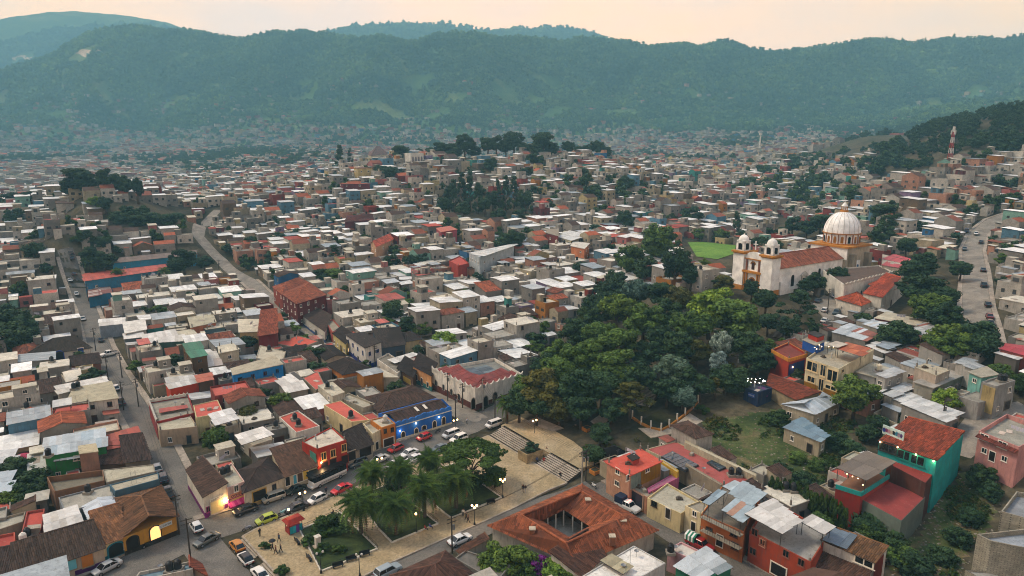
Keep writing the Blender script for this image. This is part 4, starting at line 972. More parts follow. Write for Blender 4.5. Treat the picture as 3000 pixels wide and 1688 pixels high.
hb(T1, [(1068,500),(1562,390),(1545,316),(1035,372)], 4.4, '#8a8272', 'flat', '#aca690', "flat house with cracked pale roof and a red painted strip by the long street", win=None, par=0.15)
hb(T1, [(545,592),(1052,478),(1035,372),(470,445)], 4.6, '#7a5a42', 'flat', '#77705f', "bare brick house with a sunken roof yard below the green walled terrace", win=None, par=1.2)
GR = hb(T1, [(452,236),(1065,136),(1032,-10),(440,88)], 6.2, '#2f7a3c', 'sheet:s0', '#aab6bb,#9db0ba,#bcc3c4', "house with bright green rear wall under a broad bluish sheet roof", win='few', tanks=(('#161617', 0.06,-0.2),))
cano(GR, T1, [(540,292),(800,256),(795,226),(520,252)], 5.0, '#d2d3cf')
hb(T1, [(800,210),(985,186),(962,106),(787,132)], 7.2, '#8f6b58', 'slab', '#b0a587', "tall narrow pinkish brown block standing beside the green walled house", win=None, over=0.1)
hb(T1, [(1095,165),(1432,102),(1385,-40),(1052,60)], 5.0, '#6f625a', 'sheet:s0', '#9c3d2c,#8c3528,#a9492f', "house under a rusty red sheet roof beside the long narrow street", win=None)
hb(T1, [(1262,300),(1512,266),(1432,104),(1228,132)], 4.2, '#6f6658', 'tile:s0', '#3f2f29', "dark brown tiled lean-to house just below the rusty red sheet roof", win='few')
hb(T1, [(830,330),(1260,305),(1225,200),(830,215)], 3.6, '#5a4a40', 'tile:s0', '#4a3228', "low house with broken dark red tiles right of the green wall", win=None)
hb(T1, [(290,436),(452,402),(450,222),(286,252)], 3.2, '#77705f', 'sheet:s0', '#b3b3ab,#9d8f80,#c2c0b8', "shed with stained pale sheet roof beside the overgrown yard", 'shed', 'shed', win=None)
hb(T1, [(315,206),(446,182),(446,120),(310,150)], 4.5, '#a59d8c', 'slab', '#c5beab', "small cream block left of the bluish sheet roof", win='few')
hb(T1, [(-40,312),(135,302),(110,200),(-40,215)], 3.5, '#8d8a82', 'sheet:s0', SHW, "shed with pale sheet roof behind the pink parasol", 'shed', 'shed', win=None)
hb(T1, [(-40,602),(80,592),(96,430),(-40,440)], 3.6, '#6d7880', 'sheet:s0', '#a9b6bd,#98a8b2', "shed with light blue sheets at the left edge of the overgrown yard", 'shed', 'shed', win=None)
hb(T1, [(255,712),(466,666),(472,592),(288,632)], 3.0, '#77736a', 'sheet:s0', '#b2ae9f,#a5a295', "open sided shed above the red roof terrace", 'shed', 'shed', win='few')
hb(T1, [(-40,870),(62,850),(72,738),(-40,765)], 3.4, '#8d8a82', 'flat', '#a7a293', "grey flat roofed hut at the left picture edge above the red roofs", win=None)
hb(T1, [(-40,985),(232,892),(258,790),(-40,870)], 3.2, '#8a7f6d', 'flat', '#a5a090', "low house with streaked concrete roof above the left red roof", win=None)
# --- corner of the long street and the plaza street
PU = hb(T1, [(2045,652),(2285,552),(2035,282),(1875,375)], 4.3, '#c9c2b0', 'tile:s3', '#4f3a2e', "white corner shop with purple base and dark tile roof facing the plaza street", 'corner_shop', 'shop', win=None, base=('#6d1f63', 1.1), rise=0.9, over=0.2)
put(PU, *T1(2185,765),2.4,2.7, 'door', '#c9b57e', '#a59d8c'); put(PU, *T1(2095,770),0.8,1.2, 'window', '#8d2a63')
sign(PU, *T1(2178,660),2.7,0.6, '#c4c0b0', '#22252a', 6, seed=4)
PK = hb(T1, [(2287,556),(2460,488),(2330,300),(2165,420)], 4.5, '#c7a79a', 'flat', '#a8a28e', "cream and pink shop with a glowing pink awning next to the purple corner shop", 'shop', 'shop', win=None, par=0.3, tanks=(('#191a1b', 0.3,0.75),('#191a1b', 0.55,0.7)))
put(PK, *T1(2395,735),3.2,1.9, 'door', '#d9b36a', '#8f2a72'); put(PK, *T1(2375,560),0.9,1.4, 'window'); sign(PK, *T1(2385,620),3.0,1.0, '#c98a63', '#4a2440', 4, seed=7)
def awning(H, px, py, w, d, cols, drop=0.7, n=7):
 b = wall_hit(H, px, py)
 if b is None: return
 _, x, y, z, nx, ny = b; rz = math.atan2(ny, nx) + math.pi / 2; L = H.root.location
 o = empty("awning", (x - L.x, y - L.y, z - L.z), rz); o.parent = H.root
 for i in range(n):
  x0, x1 = -w / 2 + w * i / n, -w / 2 + w * (i + 1) / n
  MB().add([(x0,-0.02,0),(x1,-0.02,0),(x1,-d, -drop),(x0,-d, -drop),(x0,-d, -drop - 0.25),(x1,-d, -drop - 0.25),(x0,-0.02,-0.04),(x1,-0.02,-0.04),(x1,-d, -drop - 0.04),(x0,-d, -drop - 0.04)], [(0,3,2,1),(3,4,5,2),(6,7,8,9),(5,4,3,2)]).build("awning_stripe", [mplain('cloth', cols[i % len(cols)], 0.8)], o)
awning(PK, *T1(2385,665),3.9,1.1,('#b02a6e', '#c94f86'))
def lamp_at(H, px, py, col=(1.0,0.62,0.28), power=40, r=0.16, out=0.25, name="wall_lamp"):
 b = wall_hit(H, px, py)
 if b is None: return
 _, x, y, z, nx, ny = b; L = H.root.location; p = (x + nx * out - L.x, y + ny * out - L.y, z - L.z)
 o = MB().beam((p[0], p[1], p[2] + 0.12),(p[0] - nx * out, p[1] - ny * out, p[2] + 0.12),0.05,0.04).build(name, [mplain('iron', '#15171a', 0.5)], H.root)
 me = MB().lathe([(0,-r),(r * .7,-r * .7),(r, 0),(r * .7, r * .7),(0, r)], 8).me("bulb", [memit('bulb%d' % int(col[1] * 100), col, 7)]); obj("bulb", me, o, p)
 if power:
  ld = bpy.data.lights.new("lamp_light", 'POINT'); ld.energy = power; ld.color = col; ld.shadow_soft_size = 0.2; lo = bpy.data.objects.new("lamp_light", ld); COLL.objects.link(lo); lo.parent = o; lo.location = (p[0] + nx * 0.3, p[1] + ny * 0.3, p[2] - 0.2)
lamp_at(PK, *T1(2300,672), power=120)
# --- plaza street row, left to right
c_ = lambda *a: [a[i] for i in range(len(a))]
HP = hb(lambda x, y: T2(x, y), [(-120,600),(292,442),(112,255),(-160,380)], 3.7, '#bfb59c', 'tile:h0', '#372c27', "cream house with dark hipped tile roof and a wide yellow framed gateway", win=None, base=('#8f7b55', 0.8))
put(HP, *T2(35,630),2.6,2.3, 'door', '#191613', '#a08137'); put(HP, *T2(183,555),0.9,1.7, 'window', '#4a3a2c')
YT = hb(T2, [(297,440),(612,336),(502,150),(165,252)], 3.9, '#b9ae93', 'tile:s0', '#5a4131', "house with a clean brown tile slope and a yellow lit doorway by the bus", win=None, rise=2.0, base=('#8a7a4c', 0.9))
put(YT, *T2(318,490),0.9,2.1, 'door', '#1b1512'); put(YT, *T2(395,470),0.8,2.1, 'door', '#3f8fa3'); put(YT, *T2(440,450),1.2,2.1, 'door', '#4a3423'); put(YT, *T2(500,425),1.1,2.2, 'door', '#c9a83f'); awning(YT, *T2(560,375),2.4,0.9,('#1c211f',))
RD = hb(T2, [(612,165),(908,72),(760,-60),(462,92)], 7.2, '#a12d1c', 'flat', '#bdb4a2', "red two-storey house with cream framed windows and a bright lamp behind the bus", win=None, par=0.25)
for (x, y) in ((680,235),(775,205),(885,150)): put(RD, *T2(x, y),1.2,1.8, 'window', '#c9a06a')
for (x, y) in ((690,335),(775,305),(892,270)): put(RD, *T2(x, y),1.5,2.0, 'door', '#20181a', '#7a2a1c')
lamp_at(RD, *T2(652,296), power=90); panel(RD, T2(540,180), T2(606,270),3.0, '#5fa08f', 3.2)
DT = hb(T2, [(918,208),(1172,116),(1062,-10),(885,72)], 3.8, '#9b9384', 'tile:s0', '#2e2623', "low dark tiled shop with open dark doorways right of the red house", 'shop', 'shop', win=None, rise=1.8)
for (x, y, w) in ((960,235,2.0),(1100,195,3.0)): put(DT, *T2(x, y), w, 2.3, 'door', '#15110f', '#8a8478')
CR = hb(T6, [(1172,1452),(1268,1400),(1170,1310),(1075,1350)], 4.6, '#c9bd9b', 'flat', '#a59f8b', "narrow cream house with a balcony band between dark tiles and orange house", win=None, par=0.6); put(CR, *T2(1218,140),0.9,2.1, 'door', '#191613')
ORH = hb(T6, [(1262,1392),(1402,1348),(1312,1272),(1150,1312)], 5.2, '#b8702a', 'flat', '#b5ad98', "orange two-storey house with cream side wall beside the blue cantina", win=None, par=0.25, tanks=(('#b9b5aa', 0.6,0.45),))
for (x, y) in ((1300,1425),(1370,1410)): put(ORH, *T6(x, y),0.8,1.1, 'window', '#3a2a1e')
put(ORH, *T2(1335,95),2.6,2.1, 'door', '#2b211b')
BL = hb(T6, [(1408,1362),(1968,1196),(1800,1098),(1230,1250)], 4.2, '#1d5fb0', 'tile:g0', '#40302a', "bright blue single-storey cantina with white curved mouldings and scalloped parapet", 'cantina', 'shop', win=None, rise=1.1, over=-0.6)
for (x, y, w, h, k) in ((1480,1475,1.0,2.2, 'arch'),(1612,1440,1.0,2.2, 'arch'),(1795,1365,1.0,2.2, 'arch'),(1888,1325,1.0,2.2, 'arch')): put(BL, *T6(x, y), w, h, 'arch', '#2a1d18', '#c9c0a3')
hb(T6, [(1240,1235),(1795,1090),(1570,970),(1105,1088)], 3.9, '#8a7a68', 'tile:h0', '#4a372d', "sagging old tile roof of the house behind the blue cantina", win=None, rise=1.9)
put(BL, *T6(1690,1390),1.1,1.1, 'arch', '#20191a', '#c9c0a3')
def coping(H, i, prof, col, name="parapet", amp=0.9, n=9, th=0.3):
 """scalloped parapet along wall edge i"""
 L = H.root.location; p, q = H.poly[i], H.poly[(i + 1) % len(H.poly)]; p = (p[0] - L.x, p[1] - L.y); q = (q[0] - L.x, q[1] - L.y); ex, ey = q[0] - p[0], q[1] - p[1]; l_ = math.hypot(ex, ey); nx, ny = ey / l_ * 0.02,-ex / l_ * 0.02; ix, iy = -ey / l_ * th, ex / l_ * th
 v = []; f = []; m = n * 8
 for k in range(m + 1):
  t = k / m; x, y = p[0] + ex * t, p[1] + ey * t; z = prof(t, n) * amp + H.h
  v += [(x + nx, y + ny, H.h - 0.5),(x + nx, y + ny, z),(x + ix, y + iy, z),(x + ix, y + iy, H.h - 0.5)]
 for k in range(m): a = 4 * k; f += [(a, a + 4, a + 5, a + 1),(a + 1, a + 5, a + 6, a + 2),(a + 2, a + 6, a + 7, a + 3)]
 obj(name, mesh(name, v, f, mwall(col)), H.root)
scal = lambda t, n: 0.25 + 0.75 * (1 - abs(math.sin(math.pi * t * n)) ** 0.8)
hump = lambda t, n: 0.35 + 0.5 * abs(math.sin(math.pi * t * n)) ** 0.6 + (0.35 if 0.42 < t < 0.58 else 0)
coping(BL, 0, hump, '#2d6cb5', amp=0.75); 
def band(H, i, z, hgt, d, col, name="moulding"):
 L = H.root.location; p, q = H.poly[i], H.poly[(i + 1) % len(H.poly)]; ex, ey = q[0] - p[0], q[1] - p[1]; l_ = math.hypot(ex, ey); nx, ny = ey / l_ * d / 2,-ex / l_ * d / 2
 MB().beam((p[0] - L.x + nx, p[1] - L.y + ny, z),(q[0] - L.x + nx, q[1] - L.y + ny, z), d, hgt).build(name, [mwall(col)], H.root)
band(BL, 0,3.55,0.22,0.12, '#bfc3b8'); band(BL, 0,-0.2,0.75,0.06, '#c4bb9f')
for (x, y, c) in ((1445,1420,(0.85,0.92,1.0)),(1605,1345,(1.0,0.75,0.45)),(1838,1282,(1.0,0.85,0.65))): lamp_at(BL, *T6(x, y), c, 14)
for t0 in (0.45,0.6):
 pl = [lerp(lerp(BL.poly[0], BL.poly[1], t0 + s), lerp(BL.poly[3], BL.poly[2], t0 + s), u) for s, u in ((0,0.25),(0.045,0.25),(0.045,0.47),(0,0.47))]; L = BL.root.location
 za, zb = 4.2 + 1.1 * 0.5 + 0.24,4.2 + 1.1 * 0.93 + 0.24; MB().add([(pl[0][0] - L.x, pl[0][1] - L.y, za),(pl[1][0] - L.x, pl[1][1] - L.y, za),(pl[2][0] - L.x, pl[2][1] - L.y, zb),(pl[3][0] - L.x, pl[3][1] - L.y, zb)], [(0,1,2,3)]).build("skylight_strip", [mplain('acrylic', '#c7c2b4', 0.4)], BL.root)
# --- white corner house with red roof
WR_px = [T6(1768,800), T6(2205,1012), C5(1312,1100), T6(2400,690)]
WR = hb(lambda x, y: (x, y), WR_px, 5.4, '#d5cfc0', 'flat', '#77776f', "white corner building with maroon base, red roof wings and wavy parapet", 'corner_building', 'building', win=None, par=0.9, base=('#5a2c22', 1.3))
for (x, y) in ((1812,940),(1888,985),(1968,1032),(2045,1082)): put(WR, *T6(x, y),1.1,1.7, 'arch', '#15171a', '#b9b3a5')
put(WR, *T6(2310,1125),1.5,2.8, 'arch', '#14110f', '#8f887c'); put(WR, *T6(2405,1085),1.5,2.8, 'arch', '#14110f', '#8f887c'); put(WR, *T6(2185,1150),1.3,3.0, 'arch', '#14110f', '#8f887c')
coping(WR, 0, scal, '#cfc9ba', amp=0.9, n=9); coping(WR, 1, scal, '#cfc9ba', amp=0.9, n=8)
_in = inset(WR.poly, 5.2); _o = inset(WR.poly, 0.45); L = WR.root.location
for i in (0,1):
 a, b, c, d = _o[i], _o[(i + 1) % 4], _in[(i + 1) % 4], _in[i]
 sheets(WR.roof, ((a[0] - L.x, a[1] - L.y, 5.0),(b[0] - L.x, b[1] - L.y, 5.0),(c[0] - L.x, c[1] - L.y, 6.4),(d[0] - L.x, d[1] - L.y, 6.4)), ['#7d2a22', '#84302a'], 1.2, "red_roof_sheet")
_p = inset(WR.poly, 5.4); sheets(WR.roof, tuple((q[0] - L.x, q[1] - L.y, 5.6) for q in _p), ['#4a5a64', '#39424c', '#5f6f74'], 1.6, "tarp_panel")
OT = hb(T6, [(1578,770),(1762,865),(1818,775),(1640,672)], 5.0, '#c9935e', 'tile:s0', '#2f2724', "peach house with teal base and dark tiles left of the white corner building", win=None, rise=0.9, base=('#2f6a68', 1.5))
for (x, y, w, h, k) in ((1622,890,0.8,1.8, 'door'),(1672,930,1.0,2.3, 'door'),(1728,960,0.9,1.6, 'door')): put(OT, *T6(x, y), w, h, k, '#2a1d18')
BY = hb(T6, [(1425,795),(1578,880),(1640,790),(1500,705)], 3.8, '#5a4435', 'tile:s0', '#2c2522', "low house with a yellow shutter left of the peach house", win=None, rise=0.8); panel(BY, T6(1480,870), T6(1555,915),1.6, '#c4a54a', 0.9)
WH = hb(T6, [(1215,700),(1422,842),(1520,760),(1330,640)], 3.8, '#cfc8b8', 'flat', '#7d776a', "long white house with brown base along the concrete street", win='few', base=('#5a3a2a', 0.7))
cano(WH, T6, [(1395,745),(1640,655),(1600,630),(1350,705)], 4.2, '#d0cfc8', 0.1, False)
WB = hb(T6, [(905,455),(1100,612),(1260,552),(1075,432)], 6.4, '#c9c5bb', 'tile:s3', '#332b27', "white two-storey corner house with deep blue base at the street crossing", 'corner_house', win='auto', frame='#2f3f7a', base=('#29307a', 1.5), rise=0.8, wmax=12)
RH = hb(C4, [(2035,518),(2142,592),(2352,528),(2228,440)], 8.6, '#5c1f1f', 'tile:h1', '#8a4a32', "tall dark red hotel with white framed windows and orange hipped roof", 'hotel', 'hotel', win='auto', frame='#d5d0c4', tw=0.5, wmax=22, rise=2.6)
hb(C4, [(1972,470),(2035,520),(2226,440),(2160,405)], 6.5, '#8a3a2c', 'tile:h1', '#8a4a32', "lower red wing with orange tiles behind the dark red hotel", win='few', tw=0.5)
hb(T6, [(462,258),(692,425),(757,292),(612,212)], 4.0, '#c2bdae', 'tile:s0', '#4a3a31', "long white row house with blue base and worn brown tiles", 'row_house', win='auto', rise=1.0, base=('#2d4a7a', 0.9))
hb(T6, [(772,440),(902,545),(985,480),(860,392)], 4.4, '#c3b377', 'tile:s0', '#332b27', "pale yellow house between the pink front and the white corner house", win='auto', rise=0.8)
hb(T6, [(695,318),(772,432),(860,392),(775,300)], 4.6, '#a3493a', 'flat', '#8f8674', "narrow brick red house front beside the white row house", win='few')
hb(T6, [(1262,592),(1500,555),(1440,470),(1180,480)], 4.2, '#3f4f60', 'tile:s0', '#3a312c', "low slate blue house with dark tiles right of the white corner house", win='few')
hb(T6, [(1500,530),(1672,500),(1560,425),(1395,452)], 4.0, '#b7a67e', 'tile:h0', '#2e2724', "cream house with a dark garage door under dark hipped tiles", win=None)
# --- school
SCH = hb(C4, [(612,428),(1200,345),(1205,302),(608,372)], 4.5, '#2f6f8f', 'sheet:g0', '#b5503f,#a94a3b', "long school wing with a salmon red roof and blue walls among palms", 'school_wing', 'school', win='few', rise=1.2, wmax=8)
hb(C4, [(812,300),(1420,235),(1420,205),(812,262)], 4.5, '#2a80a0', 'sheet:g0', '#6b5a50,#74645a', "second school wing with brown roof and bright blue wall", 'school_wing', 'school', win='few', rise=1.0)
hb(C4, [(640,545),(810,512),(790,465),(640,488)], 4.2, '#1d6a8c', 'sheet:g1', '#7d4a40,#b5a79a', "small bright blue house with striped red gable beside the street", win=None)
# --- middle left block
GN = hb(T5, [(1932,690),(2082,662),(2012,556),(1842,578)], 8.6, '#5a4632', 'sheet:s0', '#1f6a50,#226f55', "tall wooden lookout house with a bright green sheet roof", win='auto', frame='#6b4a2c')
BU = hb(T5, [(2345,858),(2846,750),(2760,668),(2325,795)], 6.6, '#1f7fc0', 'slab', '#a8a08a', "vivid blue two-storey house with dark garage openings", win='auto', frame='#1a4f80', wmax=8, over=0.2)
hb(T5, [(1712,1000),(2002,935),(1972,882),(1662,912)], 5.6, '#b03a1c', 'sheet:s0', '#c2c2bc,#b0aea5,#cfd0ca', "orange red house under white sheets in the middle of the block", win='auto')
hb(T5, [(2002,935),(2140,905),(2130,850),(1975,880)], 6.2, '#4a3a30', 'sheet:s0', '#a0523a', "dark house with a brick orange sheet roof beside the orange red house", win='few')
BG = hb(T5, [(662,1160),(1182,1092),(1112,926),(746,988)], 6.0, '#c6c0b2', 'slab', '#a79f86', "large beige roofed two-storey house with twin black tanks by the long street", win='auto', frame='#4a2f28', tanks=(('#161617', 0.03,0.85),('#161617', 0.13,0.9)), over=0.3)
hb(T5, [(595,1052),(1078,922),(1062,888),(570,985)], 5.6, '#9d978a', 'sheet:s0', '#d2cfc6,#c6c2b6', "house under a long cream sheet roof behind the beige roofed house", win=None)
_b = hb(T5, [(662,935),(832,893),(800,800),(612,850)], 4.8, '#8a8378', 'slab', '#b5ab95', "house with a white barrel vault roof beside the long street", win=None, over=0)
L = _b.root.location; _v = []; _f = []; P = _b.poly
for k in range(11):
 t = k / 10; z = 4.8 + 1.5 * math.sin(math.pi * t)
 for s in (0,1): q = lerp(lerp(P[0], P[3], t), lerp(P[1], P[2], t), s); _v.append((q[0] - L.x, q[1] - L.y, z))
_f = [(2 * k, 2 * k + 1,2 * k + 3,2 * k + 2) for k in range(10)]; obj("barrel_roof", mesh("barrel_roof", _v, _f, mroof('#cfc7b3', 'sheet'), uv=[c for k in range(10) for c in ((0, k * .3),(3, k * .3),(3, k * .3 + .3),(0, k * .3 + .3))]), _b.root)
BW = hb(T5, [(205,690),(915,590),(745,470),(400,560)], 4.6, '#cdc8ba', 'tile:h0', '#33291f', "long white house with blue arched gate and big dark tile roof", win=None, rise=2.8, base=('#27448a', 0.6))
put(BW, *T5(600,668),2.0,3.0, 'arch', '#1d2430', '#24469a'); put(BW, *T5(812,620),1.6,2.0, 'door', '#27448a'); put(BW, *T5(755,640),1.1,1.2, 'window'); put(BW, *T5(515,682),1.1,1.6, 'door')
hb(T5, [(148,682),(442,642),(330,545),(140,592)], 4.4, '#8f8674', 'tile:h0', '#7a4630', "small pavilion with patchy orange hipped tiles by the big dark trees", win=None)
hb(T5, [(722,772),(1012,742),(972,642),(702,682)], 4.2, '#7a4a3c', 'tile:g0', '#3a2b24', "dark tiled house with a red side wall just above the barrel roof", win=None)
SCA = hb(T5, [(1572,1332),(1962,1242),(1892,1052),(1492,1118)], 4.6, '#8f2f30', 'flat', '#8a8577', "corner house with white scalloped parapet and red street wall", win='auto', par=0.8)
coping(SCA, 3, scal, '#cfc9ba', amp=0.6, n=10); coping(SCA, 2, scal, '#cfc9ba', amp=0.6, n=9)
cano(SCA, T5, [(1605,1245),(1890,1195),(1880,1170),(1600,1210)], 4.4, '#a8463a', 0.2, False)
hb(T5, [(1602,1420),(1985,1380),(1900,1245),(1575,1330)], 4.2, '#a6937a', 'flat', '#aaa48e', "flat house with streaked green grey roof below the scalloped parapet", win='few', par=0.2)
YW = hb(T5, [(1972,1290),(2250,1240),(2190,1110),(1945,1165)], 5.4, '#c6bd8d', 'flat:red', '#b5574a', "pale yellow house with a faded pink red roof", win='auto', par=0.15)
WC = hb(T5, [(2170,1430),(2420,1350),(2340,1260),(2105,1330)], 3.8, '#a59d8c', 'flat', '#98927f', "house with a white canopy spread over its roof terrace", win='few'); cano(WC, T5, [(2165,1372),(2412,1302),(2340,1196),(2105,1262)], 6.4, '#dcdcd8,#d3d4d0', 0.2)
WC2 = hb(T2, [(-30,130),(180,60),(60,-60),(-170,10)], 3.8, '#b3ab9a', 'flat', '#9a9484', "house with a large white sheet canopy and blue tarp near the plaza street", win='few'); cano(WC2, T1, [(2430,125),(2760,20),(2640,-50),(2370,30)], 6.4, '#d6d4cc,#c9c6bc', 0.2)
# --- block behind the plaza street
R1 = hb(T6, [(960,1332),(1142,1312),(852,1118),(682,1162)], 4.6, '#cbb98b', 'flat:red', '#b8584a', "long faded red roof house behind the orange house", win='few', par=0.1, tanks=(('#161617', 0.3,0.2),))
hb(T6, [(402,1440),(642,1372),(422,1216),(232,1282)], 4.6, '#c9c4b6', 'flat:red', '#a94d40', "white walled house with bright red roof and two black tanks on a tower", win='few', par=0.25, tanks=(('#161617', 0.45,0.6),('#161617', 0.35,0.3)))
hb(T6, [(602,1012),(692,962),(622,820),(470,890)], 4.2, '#8f8674', 'flat:red', '#b5574a', "house with a small red patched roof beside the striped white roof", win=None, par=0.15)
hb(T6, [(312,1042),(520,1000),(420,850),(232,940)], 4.8, '#8d8778', 'sheet:s0', '#cdcbc3,#3a3a38,#c4c2ba', "roof of white sheets striped with dark gaps behind the blue house", win=None)
hb(T6, [(715,760),(880,860),(1160,800),(930,690)], 4.0, '#b5702f', 'tile:h0', '#332924', "house with big dark hipped tile roof and orange end wall", win='few', rise=2.0)
hb(T6, [(625,950),(890,1040),(890,1035),(850,905)], 4.8, '#a59d8c', 'flat', '#b0a994', "pale block with a black tank in the middle of the block", win='few') if False else None
TB = hb(T6, [(770,1075),(892,1032),(770,930),(622,965)], 5.8, '#a8a18e', 'slab', '#b8b09a', "pale bare concrete block with one black tank on its roof", win='few', tanks=(('#161617', 0.3,0.6),), over=0.05)
hb(T6, [(850,1090),(1080,1190),(1200,1150),(930,1040)], 4.2, '#9b9482', 'flat', '#a39d8a', "flat roof house with discarded sheets behind the blue cantina", win='few')
hb(T6, [(1200,1210),(1330,1180),(1270,1070),(1110,1090)], 3.6, '#6a5a4a', 'tile:h0', '#3a2e28', "small dark tiled courtyard house left of the blue cantina roof", win=None)
hb(T6, [(720,930),(1185,850),(1180,838),(720,912)], 3.0, '#8d8778', 'flat', '#8d8778', "long bare block wall crossing the middle of the block", 'boundary_wall', 'wall', win=None, par=0.05)
hb(T6, [(1165,850),(1285,880),(1420,880),(1250,800)], 3.8, '#b0a792', 'slab', '#b8b19c', "small flat annex at the end of the bare block wall", win=None)
hb(T6, [(180,540),(440,590),(630,520),(420,462)], 4.0, '#8f8674', 'flat:red', '#b5503f', "long house with bright red roof and a pale canopy behind the dark tiles", win='few', par=0.2, tanks=(('#161617', 0.1,0.5),))
hb(T6, [(300,690),(520,650),(480,560),(290,590)], 4.0, '#9a927f', 'tile:g0', '#2e2723', "grey house with nearly black tiles between the red roof and blue house", win='few')
hb(T6, [(700,715),(905,670),(760,565),(590,600)], 4.0, '#a59d8a', 'tile:g1', '#2f2824', "house with black tiled gable beside the concrete street", win='few')
hb(T6, [(0,690),(260,730),(300,625),(40,560)], 5.2, '#a7a08c', 'flat', '#b3ac97', "broad flat roof with a black tank above the vivid blue house", win=None, par=0.2, tanks=(('#161617', 0.4,0.75),))
MR = hb(T5, [(2600,470),(2790,440),(2790,310),(2640,330)], 8.0, '#6b2426', 'tile:s0', '#8a4630', "tall maroon walled house with an orange lean-to roof near the hotel", win=None)
hb(T5, [(2410,430),(2620,420),(2640,300),(2400,300)], 6.8, '#c0a777', 'slab', '#c2b9a2', "tan rendered house with flat roofs and dormer room near the hotel", win='few')
hb(T5, [(1925,380),(2170,330),(2140,250),(1895,280)], 5.4, '#b97352', 'slab', '#a9a38c', "salmon house with pale concrete roof beside the walled garden", win='auto')
hb(T5, [(2080,400),(2260,375),(2240,350),(2050,385)], 4.2, '#4f6f7c', 'slab', '#b0aa96', "low slate blue house with dark openings below the salmon house", win='few')
hb(T5, [(1005,370),(1250,345),(1250,300),(990,320)], 4.6, '#7f8a94', 'sheet:s0', '#d6d4cc,#cbc8bd', "grey walled corner house with white sheets at the street side", win=None)
hb(T5, [(1265,440),(1470,400),(1450,300),(1240,330)], 6.0, '#a9a79f', 'slab', '#cfccc2', "white house with one wide dark terrace opening", win='auto')
hb(T5, [(1255,500),(1440,480),(1430,430),(1245,460)], 5.0, '#5f6a70', 'sheet:s0', '#d4d2ca', "open terrace house under a flat white roof by the parked pickup", win='few')
hb(T5, [(1440,545),(1850,520),(1720,430),(1440,480)], 5.4, '#3f5f52', 'sheet:s0', '#cfcdc6,#c2c0b6', "long house with dark green wall under wavy white sheets", win=None)
hb(T5, [(1790,560),(2030,500),(1930,400),(1740,430)], 4.6, '#a59f8a', 'slab', '#b5ae98', "house with a wide plain concrete roof behind the green lookout", win='few')
hb(T5, [(2210,640),(2400,600),(2340,545),(2200,570)], 7.0, '#b5ad97', 'slab', '#c0b9a3', "cream tower house with an open upper balcony", win='auto')
hb(T5, [(2080,780),(2230,760),(2170,650),(2070,670)], 4.8, '#a59d8c', 'sheet:s0', '#cdcac2,#a59a92', "house of patched white sheets beside the green lookout", win=None)
hb(T5, [(2150,860),(2320,830),(2270,790),(2110,810)], 5.0, '#6a3a3a', 'sheet:s0', '#cfd0cb', "small maroon house with bright white sheet roof left of the vivid blue house", win='few')
# ------------------------------------------------------------------ right-hand buildings
def courtyard_house():
 h = 3.5; z0 = 0.0; O = [Pz(*p, z0 + h) for p in (T3(-246,938), T3(640,1335), T3(1478,985), T3(705,520))]; rz = h + 2.4
 I = [Pz(*p, z0 + h) for p in (T3(290,885), T3(572,1055), T3(785,945), T3(520,775))]; RG = [Pz(*p, z0 + rz) for p in (T3(95,830), T3(545,1112), T3(1130,850), T3(700,592))]
 c = (sum(p[0] for p in O) / 4, sum(p[1] for p in O) / 4); r = empty("courtyard_house", (c[0], c[1], z0)); tag(r, "large terracotta tiled house built round a small open courtyard with columns", "house")
 f = lambda p, z: (p[0] - c[0], p[1] - c[1], z)
 wl = inset([(p[0] - c[0], p[1] - c[1]) for p in O], 0.6); m = MB()
 for i in range(4): m.beam((*wl[i], -0.4),(*wl[(i + 1) % 4], -0.4),0.3, h + 0.4)
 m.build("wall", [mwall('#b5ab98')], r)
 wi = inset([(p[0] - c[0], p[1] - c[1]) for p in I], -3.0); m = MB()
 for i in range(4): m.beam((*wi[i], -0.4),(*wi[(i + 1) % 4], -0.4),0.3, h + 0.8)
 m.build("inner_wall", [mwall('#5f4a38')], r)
 for i in range(4):
  j = (i + 1) % 4; acc = ([], [], []); tile_plane(acc, f(O[i], h), f(O[j], h), f(RG[j], rz), f(RG[i], rz),0.34)
  tile_plane(acc, f(I[j], h), f(I[i], h), f(RG[i], rz), f(RG[j], rz),0.34); ridge_cap(acc, f(RG[i], rz), f(RG[j], rz),0.2,1.25); ridge_cap(acc, f(O[i], h), f(RG[i], rz),0.18,1.2)
  obj("roof", mesh("roof", acc[0], acc[1], mtile('#8a4c2e'), tone=acc[2]), r)
 fl = inset([(p[0] - c[0], p[1] - c[1]) for p in I], -2.8); MB().prism(fl, -0.3,0.12).build("courtyard_floor", [M_STONE], r)
 ic = inset([(p[0] - c[0], p[1] - c[1]) for p in I], -0.2)
 for i in range(4):
  for t in (0.0,0.33,0.66): p = lerp(ic[i], ic[(i + 1) % 4], t); MB().cyl(p[0], p[1], 0.1, h + 0.1,0.16,0.13,8).build("column", [mwall('#d2cbbb')], r)
 for (x, y) in ((765,690),(1120,900),(205,985),(1008,1060)):
  p = Pz(*T3(x, y), rz - 0.5); b = MB().box(-0.45,-0.45,-1.2,0.45,0.45,0.35).build("chimney", [mwall('#8f5a40')], r, (p[0] - c[0], p[1] - c[1], rz - 0.5)); MB().box(-0.55,-0.55,0.35,0.55,0.55,0.5).build("cap", [mwall('#b0a48f')], b)
 occ_poly(O, 2)
courtyard_house()
hb(T3, [(395,1275),(700,1445),(935,1232),(762,1062)], 3.8, '#c6bfb0', 'tile:s1', '#4f3327', "dark tiled back wing of the courtyard house with white gable wall", win=None, rise=1.4)
